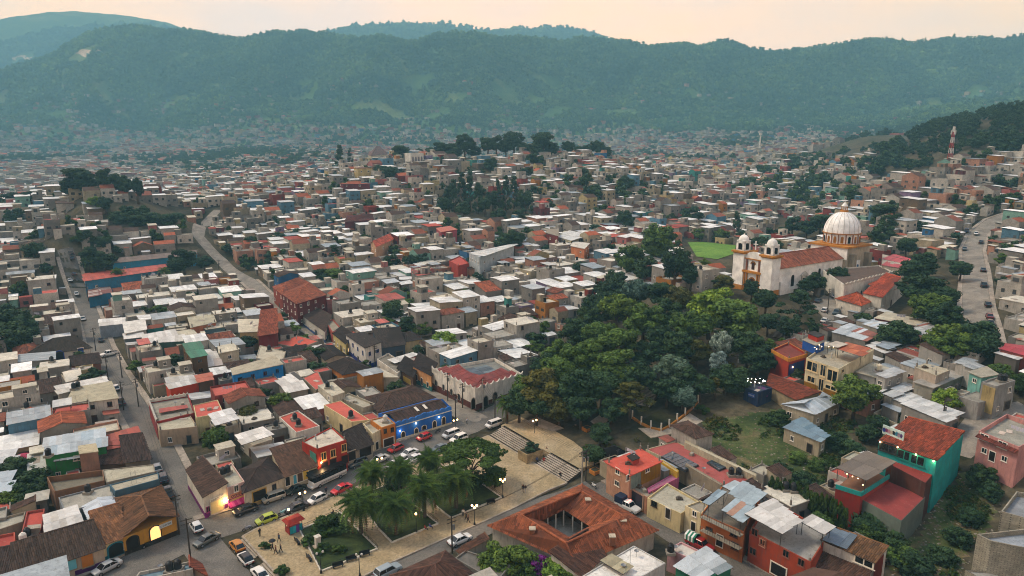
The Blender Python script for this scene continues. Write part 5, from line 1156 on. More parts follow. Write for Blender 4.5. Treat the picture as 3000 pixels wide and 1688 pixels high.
CRR = hb(T3, [(955,298),(1182,428),(1502,285),(1292,165)], 6.4, '#b08468', 'slab:red', '#b8503f', "pinkish two-storey house with vivid red roof facing the plaza", win=None, over=0.25)
for (x, y, w, h) in ((1065,385,1.3,1.3),(1162,452,0.9,1.3),(1058,508,1.3,1.1),(1362,372,1.2,1.0)): put(CRR, *T3(x, y), w, h, 'window', '#cfc7b5')
panel(CRR, T3(1300,440), T3(1490,350),3.0, '#b5862c', 3.2); panel(CRR, T3(1195,470), T3(1295,440),3.0, '#9fb0a4', 3.2)
up(CRR, T3, [(1165,235),(1215,275),(1278,250),(1228,205)], 7.6,6.4, '#a53c2c', '#2b2a28', win=0, red=False, name="tank_box"); 
GT = hb(T3, [(1180,545),(1358,650),(1450,610),(1240,500)], 3.6, '#9a6f55', 'flat', '#8f8674', "entrance court with tall dark metal gate beside the vivid red roof", 'gatehouse', 'house', win=None, par=0.2); put(GT, *T3(1250,670),3.4,3.0, 'door', '#232a33', '#8f7a66')
YC = hb(T3, [(1360,560),(1375,600),(1680,450),(1640,400)], 3.6, '#b0587a', 'flat', '#a86a80', "pink boundary wall between the concrete roof and the yellow court", 'boundary_wall', 'wall', win=None, par=0.1)
hb(T3, [(1500,290),(1665,400),(1680,380),(1515,270)], 4.6, '#b5912f', 'flat', '#a59a7a', "flaking yellow wall at the back of the narrow court", 'boundary_wall', 'wall', win=None, par=0.1)
RR = hb(T3, [(1345,165),(2130,535),(2448,492),(1650,85)], 3.6, '#b0a587', 'flat:red', '#9a504a', "long flaking red roof with dark glass skylights beside the vacant lot", win=None, par=0.12, tanks=(('#16171a', 0.83,0.7),('#16171a', 0.86,0.85)))
for q in ([(1500,235),(1740,372),(1880,322),(1612,182)], [(1960,292),(2085,372),(2182,332),(2062,252)]):
 pp = [Pz(*T3(*p), RR.z0 + 3.9) for p in q]; L = RR.root.location; lp = [(p[0] - L.x, p[1] - L.y) for p in pp]; o = MB().prism(lp, 3.3,3.85).build("skylight", [mplain('steel', '#3a3d40', 0.5)], RR.root)
 for k in range(6):
  a, b = lerp(lp[0], lp[1], k / 6 + 0.012), lerp(lp[0], lp[1], (k + 1) / 6 - 0.012); d, c = lerp(lp[3], lp[2], k / 6 + 0.012), lerp(lp[3], lp[2], (k + 1) / 6 - 0.012); MB().prism([a, b, c, d], 3.8,3.9).build("skylight_pane", [mglass('sky_glass', '#2c3a44')], o)
hb(T3, [(1735,95),(2455,440),(2462,415),(1745,72)], 4.8, '#a79f86', 'flat', '#b0a88f', "beige boundary wall between the red roof and the vacant lot", 'boundary_wall', 'wall', win=None, par=0.05)
hb(T3, [(1745,320),(2105,530),(2118,512),(1758,305)], 4.6, '#8a7f6c', 'flat', '#8a7f6c', "grey block wall in front of the long red roof", 'boundary_wall', 'wall', win=None, par=0.05)
CC = hb(T3, [(1362,655),(1700,815),(1880,690),(1562,505)], 3.9, '#c2b284', 'flat', '#aaa592', "cream street house with cracked concrete roof terrace", win=None, par=0.35)
for (x, y, w, h, k) in ((1432,715,1.3,1.1, 'window'),(1570,815,1.0,2.2, 'door')): put(CC, *T3(x, y), w, h, k, '#2a211c')
C2S = hb(T3, [(1742,735),(1905,812),(1985,725),(1890,680)], 5.2, '#cbbd95', 'flat', '#8f897a', "cream two-storey slice beside the orange house", win=None, par=0.3); put(C2S, *T3(1838,815),0.9,1.1, 'window'); put(C2S, *T3(1825,950),0.9,2.1, 'door', '#1d1a18')
OR = hb(T3, [(1905,815),(2335,1000),(2500,640),(2110,540)], 5.6, '#a05a2c', 'flat', '#6f6a60', "orange house with long iron balconies and patched sheet canopies", win=None, par=0.2)
for (x, y) in ((1985,985),(2245,1140),(2235,1010)): put(OR, *T3(x, y),1.4,1.4, 'window', '#5a3018')
for (x, y, w) in ((2090,1090,1.2),): put(OR, *T3(x, y), w, 2.3, 'door', '#15110f')
cano(OR, T3, [(1912,700),(1985,732),(2160,605),(2072,572)], 8.0, '#8fa3ad,#7d929d', 0.1); cano(OR, T3, [(2105,780),(2310,915),(2490,612),(2232,478)], 8.0, '#9fb1b8,#8ba0aa,#b08a74', 0.3); cano(OR, T3, [(2115,540),(2300,640),(2360,590),(2230,478)], 8.1, '#a9b8bd', 0.1, False)
def balcony(H, a, b, z, d=1.0, col='#1a1a1b'):
 A, B = wall_hit(H, *a), wall_hit(H, *b)
 if A is None or B is None: return
 L = H.root.location; n = Vector((A[4], A[5], 0)); p, q = Vector((A[1] - L.x, A[2] - L.y, z)), Vector((B[1] - L.x, B[2] - L.y, z)); m = MB().beam(p + n * d / 2, q + n * d / 2, d, 0.14)
 o = m.build("balcony_floor", [mwall('#8d8778')], H.root); r = MB(); k = max(3, int((q - p).length / 0.45)); u = Vector((0,0,1.0))
 for i in range(k + 1): s = p.lerp(q, i / k) + n * (d - 0.05); r.tube(s + Vector((0,0,.1)), s + u, 0.025,4)
 r.tube(p + n * (d - .05) + u, q + n * (d - .05) + u, 0.035,4); r.build("railing", [mplain('iron', col, 0.5)], o)
balcony(OR, T3(1925,935), T3(2320,1120),2.9); balcony(OR, T3(1925,800), T3(2330,985),5.4)
R2 = hb(T4, [(-185,985),(432,1305),(620,1010),(20,660)], 5.8, '#923a22', 'flat', '#8f8d86', "long red orange two-storey house with planted roof terrace and white canopy", win=None, par=0.5)
for (x, y, w, h) in ((-130,1000,1.2,1.3),(182,1215,1.1,1.3),(335,1305,1.1,1.3),(-45,1100,1.1,1.3)): put(R2, *T4(x, y), w, h, 'window', '#7a4a3a')
put(R2, *T4(105,1390),2.6,2.2, 'door', '#181513'); put(R2, *T3(2425,1190),1.3,1.3, 'window', '#7a4a3a'); put(R2, *T3(2520,1105),1.1,1.3, 'window', '#b0836a')
cano(R2, T4, [(-235,815),(140,1022),(322,892),(20,652)], 8.6, '#c9c8c2,#c2c1ba', 0.1); cano(R2, T4, [(322,892),(560,1028),(650,945),(420,815)], 8.6, '#c9c8c2,#a9b0b4', 0.1)
BT = hb(T4, [(540,1082),(1065,1305),(1195,1180),(700,1000)], 6.2, '#b9b2a6', 'tile:s0', '#6a4a2c', "white house with mossy tile roof and a slate blue sheet half", win=None, rise=0.6, over=0.2)
cano(BT, T4, [(545,1075),(790,1172),(880,1050),(695,1000)], 6.6, '#5f707e,#6b7c88', 0.5, False)
for (x, y, w) in ((965,1300,3.0),): put(BT, *T4(x, y), w, 1.2, 'window', '#cfc7b5')
panel(BT, T4(1075,1330), T4(1165,1250),6.0, '#8a3a2c')
LV = hb(T4, [(432,1302),(900,1560),(1062,1400),(602,1162)], 3.6, '#a795a8', 'tile:s0', '#553a2b', "low lavender house with large old brown tile slope at the bottom edge", win=None, rise=1.5)
put(LV, *T4(520,1410),1.2,1.8, 'door', '#15171a')
# the teal house: three stepped volumes
TL = hb(T4, [(1118,85),(1695,280),(1958,75),(1400,-75)], 9.6, '#1c8f8a', 'tile:s0', '#8f4128', "tall teal house with stepped red terraces and a tiled upper roof", 'stepped_house', win=None, rise=1.8, over=0.15, sink=4)
for (x, y, w, h) in ((1370,225,2.6,1.9),(1500,275,2.8,1.9)): put(TL, *T4(x, y), w, h, 'window', '#0f6b63')
put(TL, *T4(1215,150),3.6,2.0, 'window', '#1c2426')
for (x, y) in ((1135,78),(1310,132),(1495,205),(1672,272)): lamp_at(TL, *T4(x, y + 10), power=35, r=0.14)
Lt = TL.root.location
def vol(pts, T, zt, zb, wall, name, rc=None, rim=None):
 P_ = [Pz(*T(*p), TL.z0 + zt) for p in pts]; lp = [(p[0] - Lt.x, p[1] - Lt.y) for p in P_]; m = MB().prism(lp, zb, zt - 0.02); o = m.build(name, [mwall(wall)], TL.root); occ_poly(P_, 2)
 if rc: MB().prism(inset(lp, 0.06), zt - 0.2, zt).build("roof_deck", [mroof(rc, 'red')], o)
 if rim:
  for i in rim: MB().beam((*lp[i], zt),(*lp[(i + 1) % 4], zt),0.25,0.8).build("parapet", [mwall('#1c8f8a')], o)
 return o, P_
vol([(1195,300),(1585,505),(1688,385),(1330,240)], T4,6.6,-3, '#4a2a22', "upper_terrace", '#742c28')
vol([(1215,445),(1580,600),(1600,505),(1230,360)], T4,3.9,-3, '#16867d', "middle_block", None, (0,))
vol([(918,655),(1342,885),(1582,645),(1215,490)], T4,3.6,-4, '#5f6a60', "lower_block", '#853834')
_, PT_ = vol([(680,560),(935,640),(1215,460),(960,330)], T4,4.6,-4, '#8a2a22', "terrace_block", '#7a5a46', (0,1))
cano(TL, T4, [(682,350),(990,482),(1280,300),(978,190)], 8.0, '#6f675d,#776f64', 0.2)
for (x, y) in ((795,415),(905,460),(850,440),(955,525)): 
 p = Pz(*T4(x, y), TL.z0 + 6.2); me = MB().lathe([(0,-.1),(.1,0),(0,.1)], 6).me("bulb", [memit('bulb62', (1.0,0.62,0.28),7)]); obj("bulb", me, TL.root, (p[0] - Lt.x, p[1] - Lt.y, 6.2))
sg = [Pz(*T4(x, y), TL.z0 + 10.6) for x, y in ((1155,-25),(1365,55))]; n_ = Vector((sg[1][1] - sg[0][1], -(sg[1][0] - sg[0][0]),0)).normalized()
bb = MB().beam((sg[0][0] - Lt.x, sg[0][1] - Lt.y, 10.0),(sg[1][0] - Lt.x, sg[1][1] - Lt.y, 10.0),0.25,1.8).build("billboard", [mwall('#b9cfc4')], TL.root)
for k, c in enumerate(('#3f4f9a', '#a04a7a', '#d2a9b5', '#d8d2b8', '#2c3038', '#4f9ab5', '#b5a0b0', '#6a4f8a')):
 p = Vector((sg[0][0] - Lt.x, sg[0][1] - Lt.y, 10.9)).lerp(Vector((sg[1][0] - Lt.x, sg[1][1] - Lt.y, 10.9)),(k + 0.7) / 8.6) + n_ * 0.14; t_ = Vector((-n_.y, n_.x, 0)); g = MB(); rr = random.Random(k)
 vs = [p + t_ * (0.38 * math.cos(a) * rr.uniform(0.6,1.1)) + Vector((0,0,0.55 * math.sin(a) * rr.uniform(0.6,1.1))) for a in [i * 0.785 for i in range(8)]]; g.add(vs, [tuple(range(8)), tuple(range(7,-1,-1))]); g.build("billboard_picture", [mplain('print', c, 0.5)], bb)
PH = hb(lambda x, y: (x, y), [(2868,1262),(2986,1310),(3080,1262),(2950,1212)], 6.6, '#b57f78', 'flat', '#8f8d80', "pink two-storey house with white framed windows and planted roof terrace", win=None, par=0.9)
for (x, y, w, h, k) in ((2178,45,1.8,1.3, 'window'),(2360,122,1.8,1.4, 'window'),(2178,180,1.1,1.1, 'window'),(2255,240,1.1,2.1, 'door'),(2380,262,1.1,1.1, 'window')): put(PH, *T4(x, y), w, h, k, '#d5cfc4' if k == 'window' else '#14110f', '#d5cfc4')
acc = ([], [], []); L = PH.root.location; p, q = [(v[0] - L.x, v[1] - L.y) for v in PH.poly[:2]]; n_ = Vector((q[1] - p[1], -(q[0] - p[0]))).normalized() * 0.9
tile_plane(acc, (p[0] + n_.x, p[1] + n_.y, 5.5),(q[0] + n_.x, q[1] + n_.y, 5.5),(q[0], q[1], 6.0),(p[0], p[1], 6.0),0.3); obj("tile_eave", mesh("tile_eave", acc[0], acc[1], mtile('#6b3226'), tone=acc[2]), PH.root)
mblk = None
def mblock():
 m, nt, b, _ = newmat("bare_block"); br = N(nt, "ShaderNodeTexBrick"); br.inputs["Scale"].default_value = 1.0; br.inputs["Brick Width"].default_value = 0.4; br.inputs["Row Height"].default_value = 0.2; br.inputs["Mortar Size"].default_value = 0.015
 br.inputs["Color1"].default_value = (*lin('#8d8878'),1); br.inputs["Color2"].default_value = (*lin('#a09a88'),1); br.inputs["Mortar"].default_value = (*lin('#5f5b50'),1)
 g = N(nt, "ShaderNodeNewGeometry"); sx = N(nt, "ShaderNodeSeparateXYZ"); nt.links.new(g.outputs["Position"], sx.inputs[0]); ad = N(nt, "ShaderNodeMath", operation='ADD'); nt.links.new(sx.outputs[0], ad.inputs[0]); nt.links.new(sx.outputs[1], ad.inputs[1])
 cx = N(nt, "ShaderNodeCombineXYZ"); nt.links.new(ad.outputs[0], cx.inputs[0]); nt.links.new(sx.outputs[2], cx.inputs[1]); nt.links.new(cx.outputs[0], br.inputs["Vector"])
 x = mixc(nt, 1.0, br.outputs[0], ramp(nt, noise(nt, 0.5,5,0.7), [(0.3,(0.6,0.6,0.6)),(0.7,(1.1,1.1,1.1))]), 'MULTIPLY'); nt.links.new(x, b.inputs["Base Color"]); return m
MATS['wall_block'] = mblock()
def blk(H): H.wall.data.materials[0] = MATS['wall_block']
G1 = hb(T4, [(2105,1020),(2250,1090),(2700,1180),(2640,960)], 8.0, '#9a948a', 'flat', '#8f959a', "unfinished grey block house at the lower right corner with laundry", win=None, par=0.9); blk(G1)
G2 = hb(T4, [(2345,790),(2600,860),(2690,620),(2500,590)], 7.0, '#9a948a', 'flat', '#85888a', "unfinished block house with open roof terrace behind the grey corner house", win=None, par=0.9); blk(G2)
G3 = hb(T4, [(1985,1380),(2100,1450),(2400,1560),(2300,1400)], 3.0, '#9a948a', 'flat', '#8f8d86', "low bare block annex at the foot of the grey corner house", win=None, par=0.2); blk(G3)
# upper right quarter
RY = hb(T8, [(40,605),(212,695),(392,645),(205,535)], 7.4, '#98311f', 'flat', '#7a3a30', "red house with a broad orange yellow roof band and small terrace", win=None, par=0.5)
for i in range(4): band(RY, i, 6.5,0.9,0.2, '#c4832a', "roof_band")
panel(RY, T8(210,800), T8(370,780),3.2, '#20408a', 2.6); lamp_at(RY, *T8(240,778),(1,0.4,0.2),40)
YB = hb(T8, [(385,690),(716,800),(1066,605),(560,570)], 9.0, '#c9bd9b', 'flat', '#a39c88', "yellow and white villa with tall gridded windows and a lit rooftop restaurant", 'villa', win=None, par=0.6)
for (x, y, w, h) in ((445,775,3.4,2.6),(555,815,1.6,3.2),(648,870,3.0,3.2),(435,905,2.4,1.6),(632,990,3.4,1.0),(535,960,1.5,3.4),(752,820,1.6,0.9)): put(YB, *T8(x, y), w, h, 'window', '#c2ae84')
panel(YB, T8(365,900), T8(700,1000),2.9, '#b8862f', 0.0); cano(YB, T8, [(590,555),(690,590),(775,550),(640,515)], 11.6, '#bdb5a5', 0.1)
cano(YB, T8, [(690,600),(945,680),(1000,600),(760,540)], 11.2, '#a5512f,#b0603a', 0.3)
for (x, y) in ((490,600),(540,575),(610,575),(660,580),(470,585),(515,560)):
 p = Pz(*T8(x, y), YB.z0 + 10.8); me = MB().lathe([(0,-.12),(.12,0),(0,.12)], 6).me("bulb", [memit('bulb62', (1.0,0.62,0.28),7)]); L = YB.root.location; obj("bulb", me, YB.root, (p[0] - L.x, p[1] - L.y, 10.8))
up(YB, T8, [(350,505),(480,560),(570,520),(430,470)], 11.0,8.5, '#1f4f9a', '#9a9484', win=1); up(YB, T8, [(405,440),(500,480),(568,455),(470,420)], 12.4,11.0, '#a5311f', '#2f2f2d', win=0)
hb(T8, [(-5,960),(280,1110),(512,1075),(20,890)], 3.4, '#8f8062', 'tile:s0', '#7d3c26', "long terrace roof of bright terracotta tiles below the yellow villa", win=None, rise=1.0)
hb(T8, [(145,1155),(462,1252),(722,1135),(520,1078)], 3.6, '#a59c85', 'sheet:h1', '#b9c2c6,#aab6bd', "square block pavilion with white metal hipped roof", 'pavilion', win='few', rise=1.3)
BLW = hb(T7, [(2335,985),(2480,1035),(2620,990),(2440,945)], 3.4, '#182a4a', 'flat', '#3f4650', "dark blue bar with white lettering and strings of lights by the park", 'bar', 'shop', win=None, par=0.3); sign(BLW, *T7(2410,1065),1.8,1.0, '#22407a', '#c9c9c0', 4, seed=9)
S1 = hb(lambda x, y: (x, y), [T8(165,1390), T4(520,88), T4(580,42), T8(312,1302)], 3.4, '#9d927a', 'sheet:s0', '#6f8794,#64808f,#7b929c', "low block shed with a rusty blue sheet roof in the vacant lot", 'shed', 'shed', win='few')
hb(T8, [(1350,1150),(1782,1332),(1932,1255),(1530,1112)], 4.6, '#85817a', 'sheet:s0', '#bfc1be,#b5b8b6,#c9cac6', "long house with pale corrugated roof behind the teal house", win='few')
hb(T8, [(1152,1162),(1312,1232),(1412,1190),(1242,1118)], 3.2, '#7f7b72', 'sheet:s0', '#aeb6ba,#a2acb2', "small sheet roofed lean-to left of the long pale roof", 'shed', 'shed', win=None)
hb(T8, [(1225,1090),(1392,1152),(1512,1095),(1362,1035)], 4.0, '#8a857b', 'sheet:s0', SHW, "house with patched white sheets above the small lean-to", win=None)
hb(T8, [(1170,1052),(1242,1085),(1432,1018),(1312,980)], 4.4, '#8a857b', 'sheet:s0', SHW, "narrow house under white sheets beside the blue tarpaulin", win=None)
hb(T8, [(1062,1240),(1330,1370),(1500,1330),(1160,1190)], 2.6, '#a39a85', 'flat', '#8d8674', "walled yard with plants in front of the long pale roof", 'walled_yard', 'yard', win=None, par=1.4)
BE = hb(T8, [(1478,778),(1692,865),(1832,808),(1592,742)], 7.0, '#a89a8a', 'slab', '#a59d87', "beige upper block with a shaded balcony above the blue tarpaulin", win='few', over=0.1)
hb(T8, [(1480,930),(1660,985),(1960,860),(1800,800)], 4.4, '#8b8779', 'slab', '#99948a', "lower concrete house around the beige upper block", win='few')
hb(T8, [(900,830),(1080,880),(1240,800),(1060,735)], 5.4, '#94928a', 'slab', '#a8a28e', "grey house with beige tank on a plain roof right of the villa", win='few', tanks=(('#c9bfa5', 0.75,0.5),))
hb(T8, [(1092,855),(1182,890),(1362,842),(1252,806)], 6.4, '#a3a19a', 'sheet:s0', '#b3b7b6,#a9aeae', "grey house with barred upper windows and sheet roof", win='auto')
hb(T8, [(1030,990),(1120,1030),(1180,980),(1060,930)], 4.0, '#8d8b84', 'sheet:s0', SHW, "small grey house with white sheets beside the round street tree", win=None)
hb(T8, [(1080,285),(1500,362),(1610,320),(1200,225)], 4.0, '#5a2430', 'slab', '#b3ab95', "long maroon walled building with plain concrete roof below the church", win=None, over=0.3)
hb(T8, [(650,430),(860,480),(950,420),(790,362)], 4.2, '#77756e', 'sheet:s0', '#b4bec2,#a6b2b8', "sheet roofed house behind the yellow villa", win=None)
hb(T8, [(800,470),(980,520),(1055,462),(890,405)], 4.4, '#77756e', 'sheet:s0', '#bcc5c8,#8a5040', "sheet roofed house with rusty patches behind the villa terrace", win=None)
hb(T8, [(990,565),(1160,640),(1245,602),(1080,535)], 4.0, '#57534b', 'sheet:s0', '#cfcfc9,#c4c6c3', "timber hut with white sheets right of the rooftop restaurant", 'shed', 'shed', win=None)
hb(T8, [(1090,560),(1200,600),(1300,565),(1190,518)], 4.4, '#57534b', 'sheet:s0', '#8f9ca4,#83919a', "timber hut with grey blue corrugated sheets near the scrap yard", 'shed', 'shed', win=None)
hb(T8, [(960,350),(1100,395),(1240,350),(1090,300)], 4.2, '#8d8778', 'sheet:s0', '#b7c3c9,#c9cac5', "sheet roofed house beside the church car park", win=None)
hb(T8, [(1430,400),(1540,480),(1720,400),(1560,345)], 4.0, '#6d675c', 'sheet:s0', '#aeb0ac,#8a4f42,#b9bab6', "house under striped rusty sheets beside the dense trees", win=None)
TY = hb(T8, [(2150,930),(2300,975),(2490,915),(2330,870)], 7.0, '#8b8983', 'flat', '#8f8b80', "tall grey concrete house with yellow stair wall and roof tanks", win='few', par=0.4, tanks=(('#161617', 0.5,0.6),('#161617', 0.65,0.7))); panel(TY, T8(2150,1050), T8(2290,1000),6.0, '#c9b57e', 0.5)
hb(T8, [(2030,830),(2150,880),(2310,850),(2200,780)], 6.0, '#6fa59a', 'slab', '#9a9585', "mint green house with dark doorways beside the outdoor stair", win='auto')
hb(T8, [(1925,1080),(2120,1140),(2470,1060),(2300,960)], 3.0, '#8b8983', 'flat', '#8a867a', "grey curved retaining base below the yellow stair wall", 'retaining_wall', 'wall', win=None, par=0.1)
hb(T8, [(1890,740),(2060,800),(2160,770),(1990,690)], 4.4, '#a8a59c', 'sheet:g1', '#9aa0a0,#8d9496', "white gabled house with red trim beside beige tanks", win='few')
hb(T8, [(2290,640),(2500,705),(2550,685),(2380,608)], 4.6, '#55504a', 'sheet:s0', '#c9cbc8,#bdc0be', "open workshop under pale sheets near the red roofs", win=None)
hb(T8, [(2340,600),(2600,670),(2650,580),(2400,548)], 5.0, '#7a3a34', 'sheet:g0', '#a8283a,#9c2638', "house with crimson sheet roof at the right edge", win=None)
for (pts, h, w, rf, rc, lb) in (
 ([(690,95),(935,165),(1030,125),(895,25)], 4.2, '#c6bfb0', 'tile:h0', '#a24a2c', "white house with bright orange tiles beside the church car park"),
 ([(960,40),(1145,80),(1310,0),(1180,-40)], 5.2, '#bdb8aa', 'tile:s0', '#a8492f', "white two-storey priest house with orange tile roof")):
 hb(T8, pts, h, w, rf, rc, lb, win='few')
# bottom strip
hb(T2, [(1380,1440),(1850,1700),(2190,1440),(1900,1205)], 3.8, '#9f9484', 'tile:h1', '#50362b', "house with large worn brown hipped tiles at the bottom edge", win=None, rise=2.2)
BR = hb(T2, [(2000,1260),(2420,1500),(2560,1330),(2110,1180)], 3.4, '#7f7a70', 'flat', '#6a665e', "dark flat roof with white marks beside the courtyard house", win=None, par=0.3)
hb(T2, [(2030,1185),(2060,1210),(2320,1090),(2290,1050)], 3.2, '#a59d8c', 'tile:s0', '#5a3b2a', "narrow tiled porch along the plaza side road", 'porch', 'porch', win=None, rise=0.5)
WT = hb(T3, [(700,1445),(1110,1560),(1545,1310),(1225,1135)], 5.6, '#b5b4ae', 'flat', '#cfccc3', "white flat roofed house with a beige covered patch at the bottom edge", win=None, par=0.15)
cano(WT, T3, [(885,1285),(1115,1425),(1210,1345),(1000,1215)], 6.2, '#a39b7d,#aaa284', 0.0, False)
PKK = hb(T3, [(1565,1170),(1770,1255),(1900,1190),(1700,1095)], 4.0, '#b58a8a', 'flat', '#c6bfb2', "small pink and white house beside the striped tarp truck", win=None, par=0.3, tanks=(('#121314', 0.25,-0.15),))
GRN = hb(T3, [(1650,1345),(1900,1480),(2200,1390),(1940,1180)], 3.8, '#2f7a5c', 'sheet:s0', '#b4bcbe,#a7b0b3,#7f8a8c', "green walled house under crumpled pale sheets at the bottom edge", win=None)
TC = hb(T1, [(1330,1500),(1940,1370),(1920,1290),(1400,1400)], 5.0, '#a9a294', 'flat', '#6f8790', "cluttered roof top with potted plants and tanks at the bottom edge", win=None, par=0.5, tanks=(('#141516', 0.6,0.5),('#141516', 0.75,0.5)))
hb(T1, [(1940,1380),(2080,1440),(2010,1330),(1925,1290)], 4.6, '#8f7a66', 'tile:s1', '#7a3f2c', "small orange tile roof fragment beside the cluttered roof top", win=None)
# ------------------------------------------------------------------ church on the hill
def church():
 z0 = 16.0; a = Pz(*C6(372,716), z0); ang = math.radians(33); d = Vector((math.cos(ang), math.sin(ang))); f = Vector((d.y, -d.x))   # d along the nave, f along the front
 o = Vector(a) + f * 8.0; r = empty("church", (o.x, o.y, z0), ang); tag(r, "white colonial church with twin bell towers, ochre trim and ribbed white dome", "church")
 # local frame: +x along the nave, -y to the viewer's right of the front
 WHT, OCH, RED_, DK = mwall('#eae7de', True), mwall('#b5782a'), mwall('#7d4a36'), mplain('dark_opening', '#1c1a1a', 0.6)
 occ_poly([tuple(o + d * x + f * y) for x, y in ((-2,-9),(66,-9),(66,9),(-2,9))][::-1], 2)
 tile = mtile('#8a4f3a')
 m = MB(); m.prism([(1,-6.2),(45,-6.2),(45,6.2),(1,6.2)], -3,8.6); m.build("nave_wall", [WHT], r)
 acc = ([], [], []); 
 for s in (1,-1): tile_plane(acc, (1.5, s * 6.7,8.4),(45, s * 6.7,8.4),(45,0,12.2),(1.5,0,12.2),0.55,0.13,1.5)
 ridge_cap(acc, (1.5,0,12.2),(45,0,12.2),0.3); obj("nave_roof", mesh("nave_roof", acc[0], acc[1], tile, tone=acc[2]), r)
 for s in (1,-1):
  y = s * 6.0; t = empty("bell_tower", (1.0, y, 0)); t.parent = r
  MB().box(-2.3,-2.3,-3,2.3,2.3,13.0).build("shaft", [WHT], t); MB().box(-2.42,-2.42,-3,2.42,2.42,1.6).build("base_band", [OCH], t)
  c = MB(); c.prism([(-2.5,-2.5),(2.5,-2.5),(2.5,2.5),(-2.5,2.5)], 12.9,13.3,0, True); c.prism([(-2.9,-2.9),(2.9,-2.9),(2.9,2.9),(-2.9,2.9)], 13.3,13.9,0, True); c.build("cornice", [OCH], t)
  b = MB(); k = 1.75
  for (x0, y0) in ((-k, -k),(k - .8,-k),(-k, k - .8),(k - .8, k - .8)): b.box(x0, y0,13.9, x0 + .8, y0 + .8,17.2)
  b.box(-k, -k, 16.6, k, k, 17.6); b.box(-k, -k, 13.9, k, k, 14.2); b.build("belfry", [WHT], t)
  for (x, yy, w) in ((0,-k - .01,0),(-k - .01,0,1),(0, k + .01,0),(k + .01,0,1)):
   g = MB(); n = 8; pts = [(-0.75,14.3),(0.75,14.3)] + [(0.75 * math.cos(math.pi * i / n),15.9 + 0.7 * math.sin(math.pi * i / n)) for i in range(n + 1)]
   g.add([((x, p, z) if w else (p, yy, z)) for p, z in pts], [tuple(range(len(pts))), tuple(range(len(pts) - 1,-1,-1))]); g.build("bell_arch", [DK], t)
  MB().lathe([(1.75,17.6),(1.72,18.1),(1.5,18.7),(1.05,19.2),(0.5,19.5),(0.18,19.6),(0.15,19.9),(0,20.0)], 14).build("cap_dome", [WHT], t, smooth=True)
 # front between the towers
 fr = MB(); fr.box(-0.6,-3.8,-3,1.2,3.8,11.6); fr.build("front_wall", [WHT], r)
 g = MB(); n = 12; pts = [(-3.6,11.6),(3.6,11.6)] + [(3.6 * math.cos(math.pi * i / n),11.6 + 2.6 * math.sin(math.pi * i / n)) for i in range(n + 1)]
 vs = [(-0.6, y, z) for y, z in pts] + [(0.4, y, z) for y, z in pts]; k = len(pts); fs = [tuple(range(k - 1,-1,-1)), tuple(range(k, 2 * k))] + [(i, (i + 1) % k, k + (i + 1) % k, k + i) for i in range(k)]; g.add(vs, fs); g.build("pediment", [WHT], r)
 for y in (-3.2,-2.2,2.2,3.2): MB().cyl(-0.9, y, 0,6.6,0.35,0.3,10).build("column", [OCH], r)
 for y in (-2.6,2.6): MB().box(-0.95, y - 0.3,7.4,-0.6, y + 0.3,11.4).build("pilaster", [RED_], r)
 MB().box(-1.5,-4.0,6.6,-0.5,4.0,7.3).build("balcony_cornice", [OCH], r); MB().box(-0.9,-3.9,11.3,-0.4,3.9,11.7).build("upper_cornice", [OCH], r)
 for (y, zb, w, h, nm) in ((0,0,2.0,4.6, "main_door"),(0,7.8,1.3,2.6, "front_window")):
  g = MB(); pts = [(-w / 2, zb),(w / 2, zb)] + [(w / 2 * math.cos(math.pi * i / 8), zb + h - w / 2 + w / 2 * math.sin(math.pi * i / 8)) for i in range(9)]; g.add([(-0.63, p + y, z) for p, z in pts], [tuple(range(len(pts))), tuple(range(len(pts) - 1,-1,-1))]); g.build(nm, [mplain('wood', '#4a2418')], r)
  g = MB()
  for i in range(10):
   A, B = math.pi * i / 10, math.pi * (i + 1) / 10; R0, R1 = w / 2, w / 2 + 0.5; zc = zb + h - w / 2
   g.add([(-0.7, R0 * math.cos(A), zc + R0 * math.sin(A)),(-0.7, R0 * math.cos(B), zc + R0 * math.sin(B)),(-0.7, R1 * math.cos(B), zc + R1 * math.sin(B)),(-0.7, R1 * math.cos(A), zc + R1 * math.sin(A))], [(0,1,2,3),(3,2,1,0)])
  g.build("arch_moulding", [OCH], r)
 cr = MB(); cr.box(-0.25,-0.9,14.2,0.25,0.9,14.8,1); cr.box(-0.16,-0.16,14.8,0.16,0.16,18.0); cr.box(-0.14,-0.9,16.7,0.14,0.9,17.0); cr.build("cross", [WHT, OCH], r)
 # side wall openings
 for (x, w, h, zb, c) in ((14,1.8,4.2,1.2, DK),(20.5,2.2,3.6,0, DK),(30,1.4,2.6,3.5, DK)):
  g = MB(); pts = [(-w / 2, zb),(w / 2, zb)] + [(w / 2 * math.cos(math.pi * i / 8), zb + h - w / 2 + w / 2 * math.sin(math.pi * i / 8)) for i in range(9)]; g.add([(x + p, -6.23, z) for p, z in pts], [tuple(range(len(pts))), tuple(range(len(pts) - 1,-1,-1))]); g.build("side_opening", [c], r)
 MB().box(18.9,-6.75,0,19.3,-6.2,4.6).box(21.7,-6.75,0,22.1,-6.2,4.6).box(18.6,-6.85,4.4,22.4,-6.2,4.8).add([(18.4,-6.8,4.8),(22.6,-6.8,4.8),(20.5,-6.8,6.2),(18.4,-6.2,4.8),(22.6,-6.2,4.8),(20.5,-6.2,6.2)], [(0,1,2),(0,2,5,3),(2,1,4,5)]).build("side_portal", [mwall('#bdb7aa')], r)
